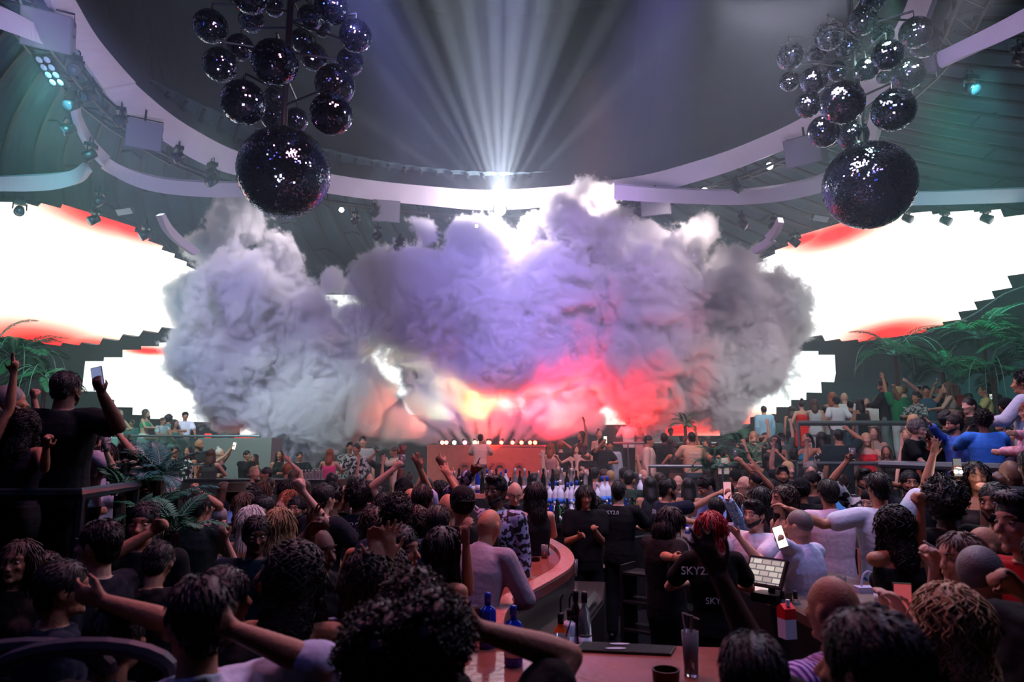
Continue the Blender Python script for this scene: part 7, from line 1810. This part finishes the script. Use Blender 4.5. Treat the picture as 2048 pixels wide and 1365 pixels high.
light('SPOT', 'back_bar_light', (1.2, 6.5, 8.0), (1.2, 9.4, 1.3), 900 * HOUSE, 'e4dcff', .3, 30, .8)
light('SPOT', 'booth_fill', (-2.2, 13, 8.8), (-1.2, 20, 1.6), 1100 * HOUSE, 'ff5a46', .3, 24, .8)  # pair of added spots that redden the booth front, no fixture there
light('SPOT', 'booth_fill', (1.8, 13, 8.8), (0.4, 20, 1.6), 2600 * HOUSE, 'ff2028', .3, 24, .8)
light('SPOT', 'tier_light', (-8, 10, 9.4), (-7, 18.5, 1.2), 3600 * HOUSE, 'c4eee4', .4, 60, .8)
light('SPOT', 'tier_light', (6, 10, 9.4), (8, 15.5, 1.5), 2600 * HOUSE, 'b8ecdc', .4, 60, .8)
light('SPOT', 'tier_light', (1.5, 12, 9.4), (3, 18, 1.0), 1800 * HOUSE, 'ff9a90', .4, 50, .8)
light('AREA', 'balcony_light', (3.0, 4.0, 7.5), (5.6, 8.5, 1.8), 160 * HOUSE, 'c0d0ff', 1.0)
light('SPOT', 'low_fill', (-6, 12, 8.8), atY(600, 840, 19.5), 4000 * HOUSE, 'd8f4ea', .4, 36, .9)  # added spots standing in for screen light on the low smoke
light('SPOT', 'low_fill', (7, 12, 8.8), atY(1480, 820, 19.5), 2500 * HOUSE, 'd0ece6', .4, 36, .9)
light('SPOT', 'ring_fill', (-3, 6, 3.6), (-9, 16, 10.8), 2200, 'd8ccff', .4, 70, .9)  # uplights added to brighten the pale ring, from no real fixture
light('SPOT', 'ring_fill', (0, 8, 4.2), (0, 22, 10.8), 2600, 'e4d8f4', .4, 60, .9)
light('SPOT', 'ring_fill', (3, 6, 3.6), (9, 16, 10.8), 2200, 'd8c4f4', .4, 70, .9)
light('SPOT', 'palm_light', (8.0, 12.0, 9.2), (12.0, 16.6, 5.2), 3200 * HOUSE, '48d8b0', .3, 52, .8)
light('SPOT', 'wall_fill', (9.0, 12.0, 9.4), (14.5, 23.0, 4.5), 4600 * HOUSE, '58b8bc', .3, 60, .9)  # teal spots added on both sides to tint the haze before the wall
light('SPOT', 'wall_fill', (-9.0, 12.0, 9.4), (-14.5, 23.0, 4.5), 4600 * HOUSE, '58b8bc', .3, 60, .9)
light('SPOT', 'canopy_wash', (9.0, 11.0, 4.5), (13.5, 18.0, 10.5), 600, '98b8b8', .4, 80, .9)
light('SPOT', 'canopy_wash', (-9.0, 11.0, 4.5), (-13.5, 18.0, 10.5), 600, '88a8b8', .4, 80, .9)
light('SPOT', 'palm_light', (-8.0, 10.5, 9.2), (-11.5, 15.8, 4.6), 1600 * HOUSE, '58d8b0', .3, 44, .8)
light('SPOT', 'palm_light', (-1.0, 4.0, 8.0), (-3.0, 6.0, 1.8), 350, '58b8ff', .2, 24, .8)
light('SPOT', 'ball_light', (-7.5, 3.0, 7.5), (-3.6, 10.5, 8), 900, '4468ff', .3, 40, .8)
light('SPOT', 'ball_light', (3.0, 2.0, 7.0), (6.0, 10.8, 8), 700, '3c62ff', .3, 40, .8)
light('SPOT', 'ceiling_wash', (-9.0, 9.0, 5.0), (-12, 15, 10), 500, '5f86ff', .4, 90, .9)
COL.children.unlink(TMP); bpy.data.collections.remove(TMP)
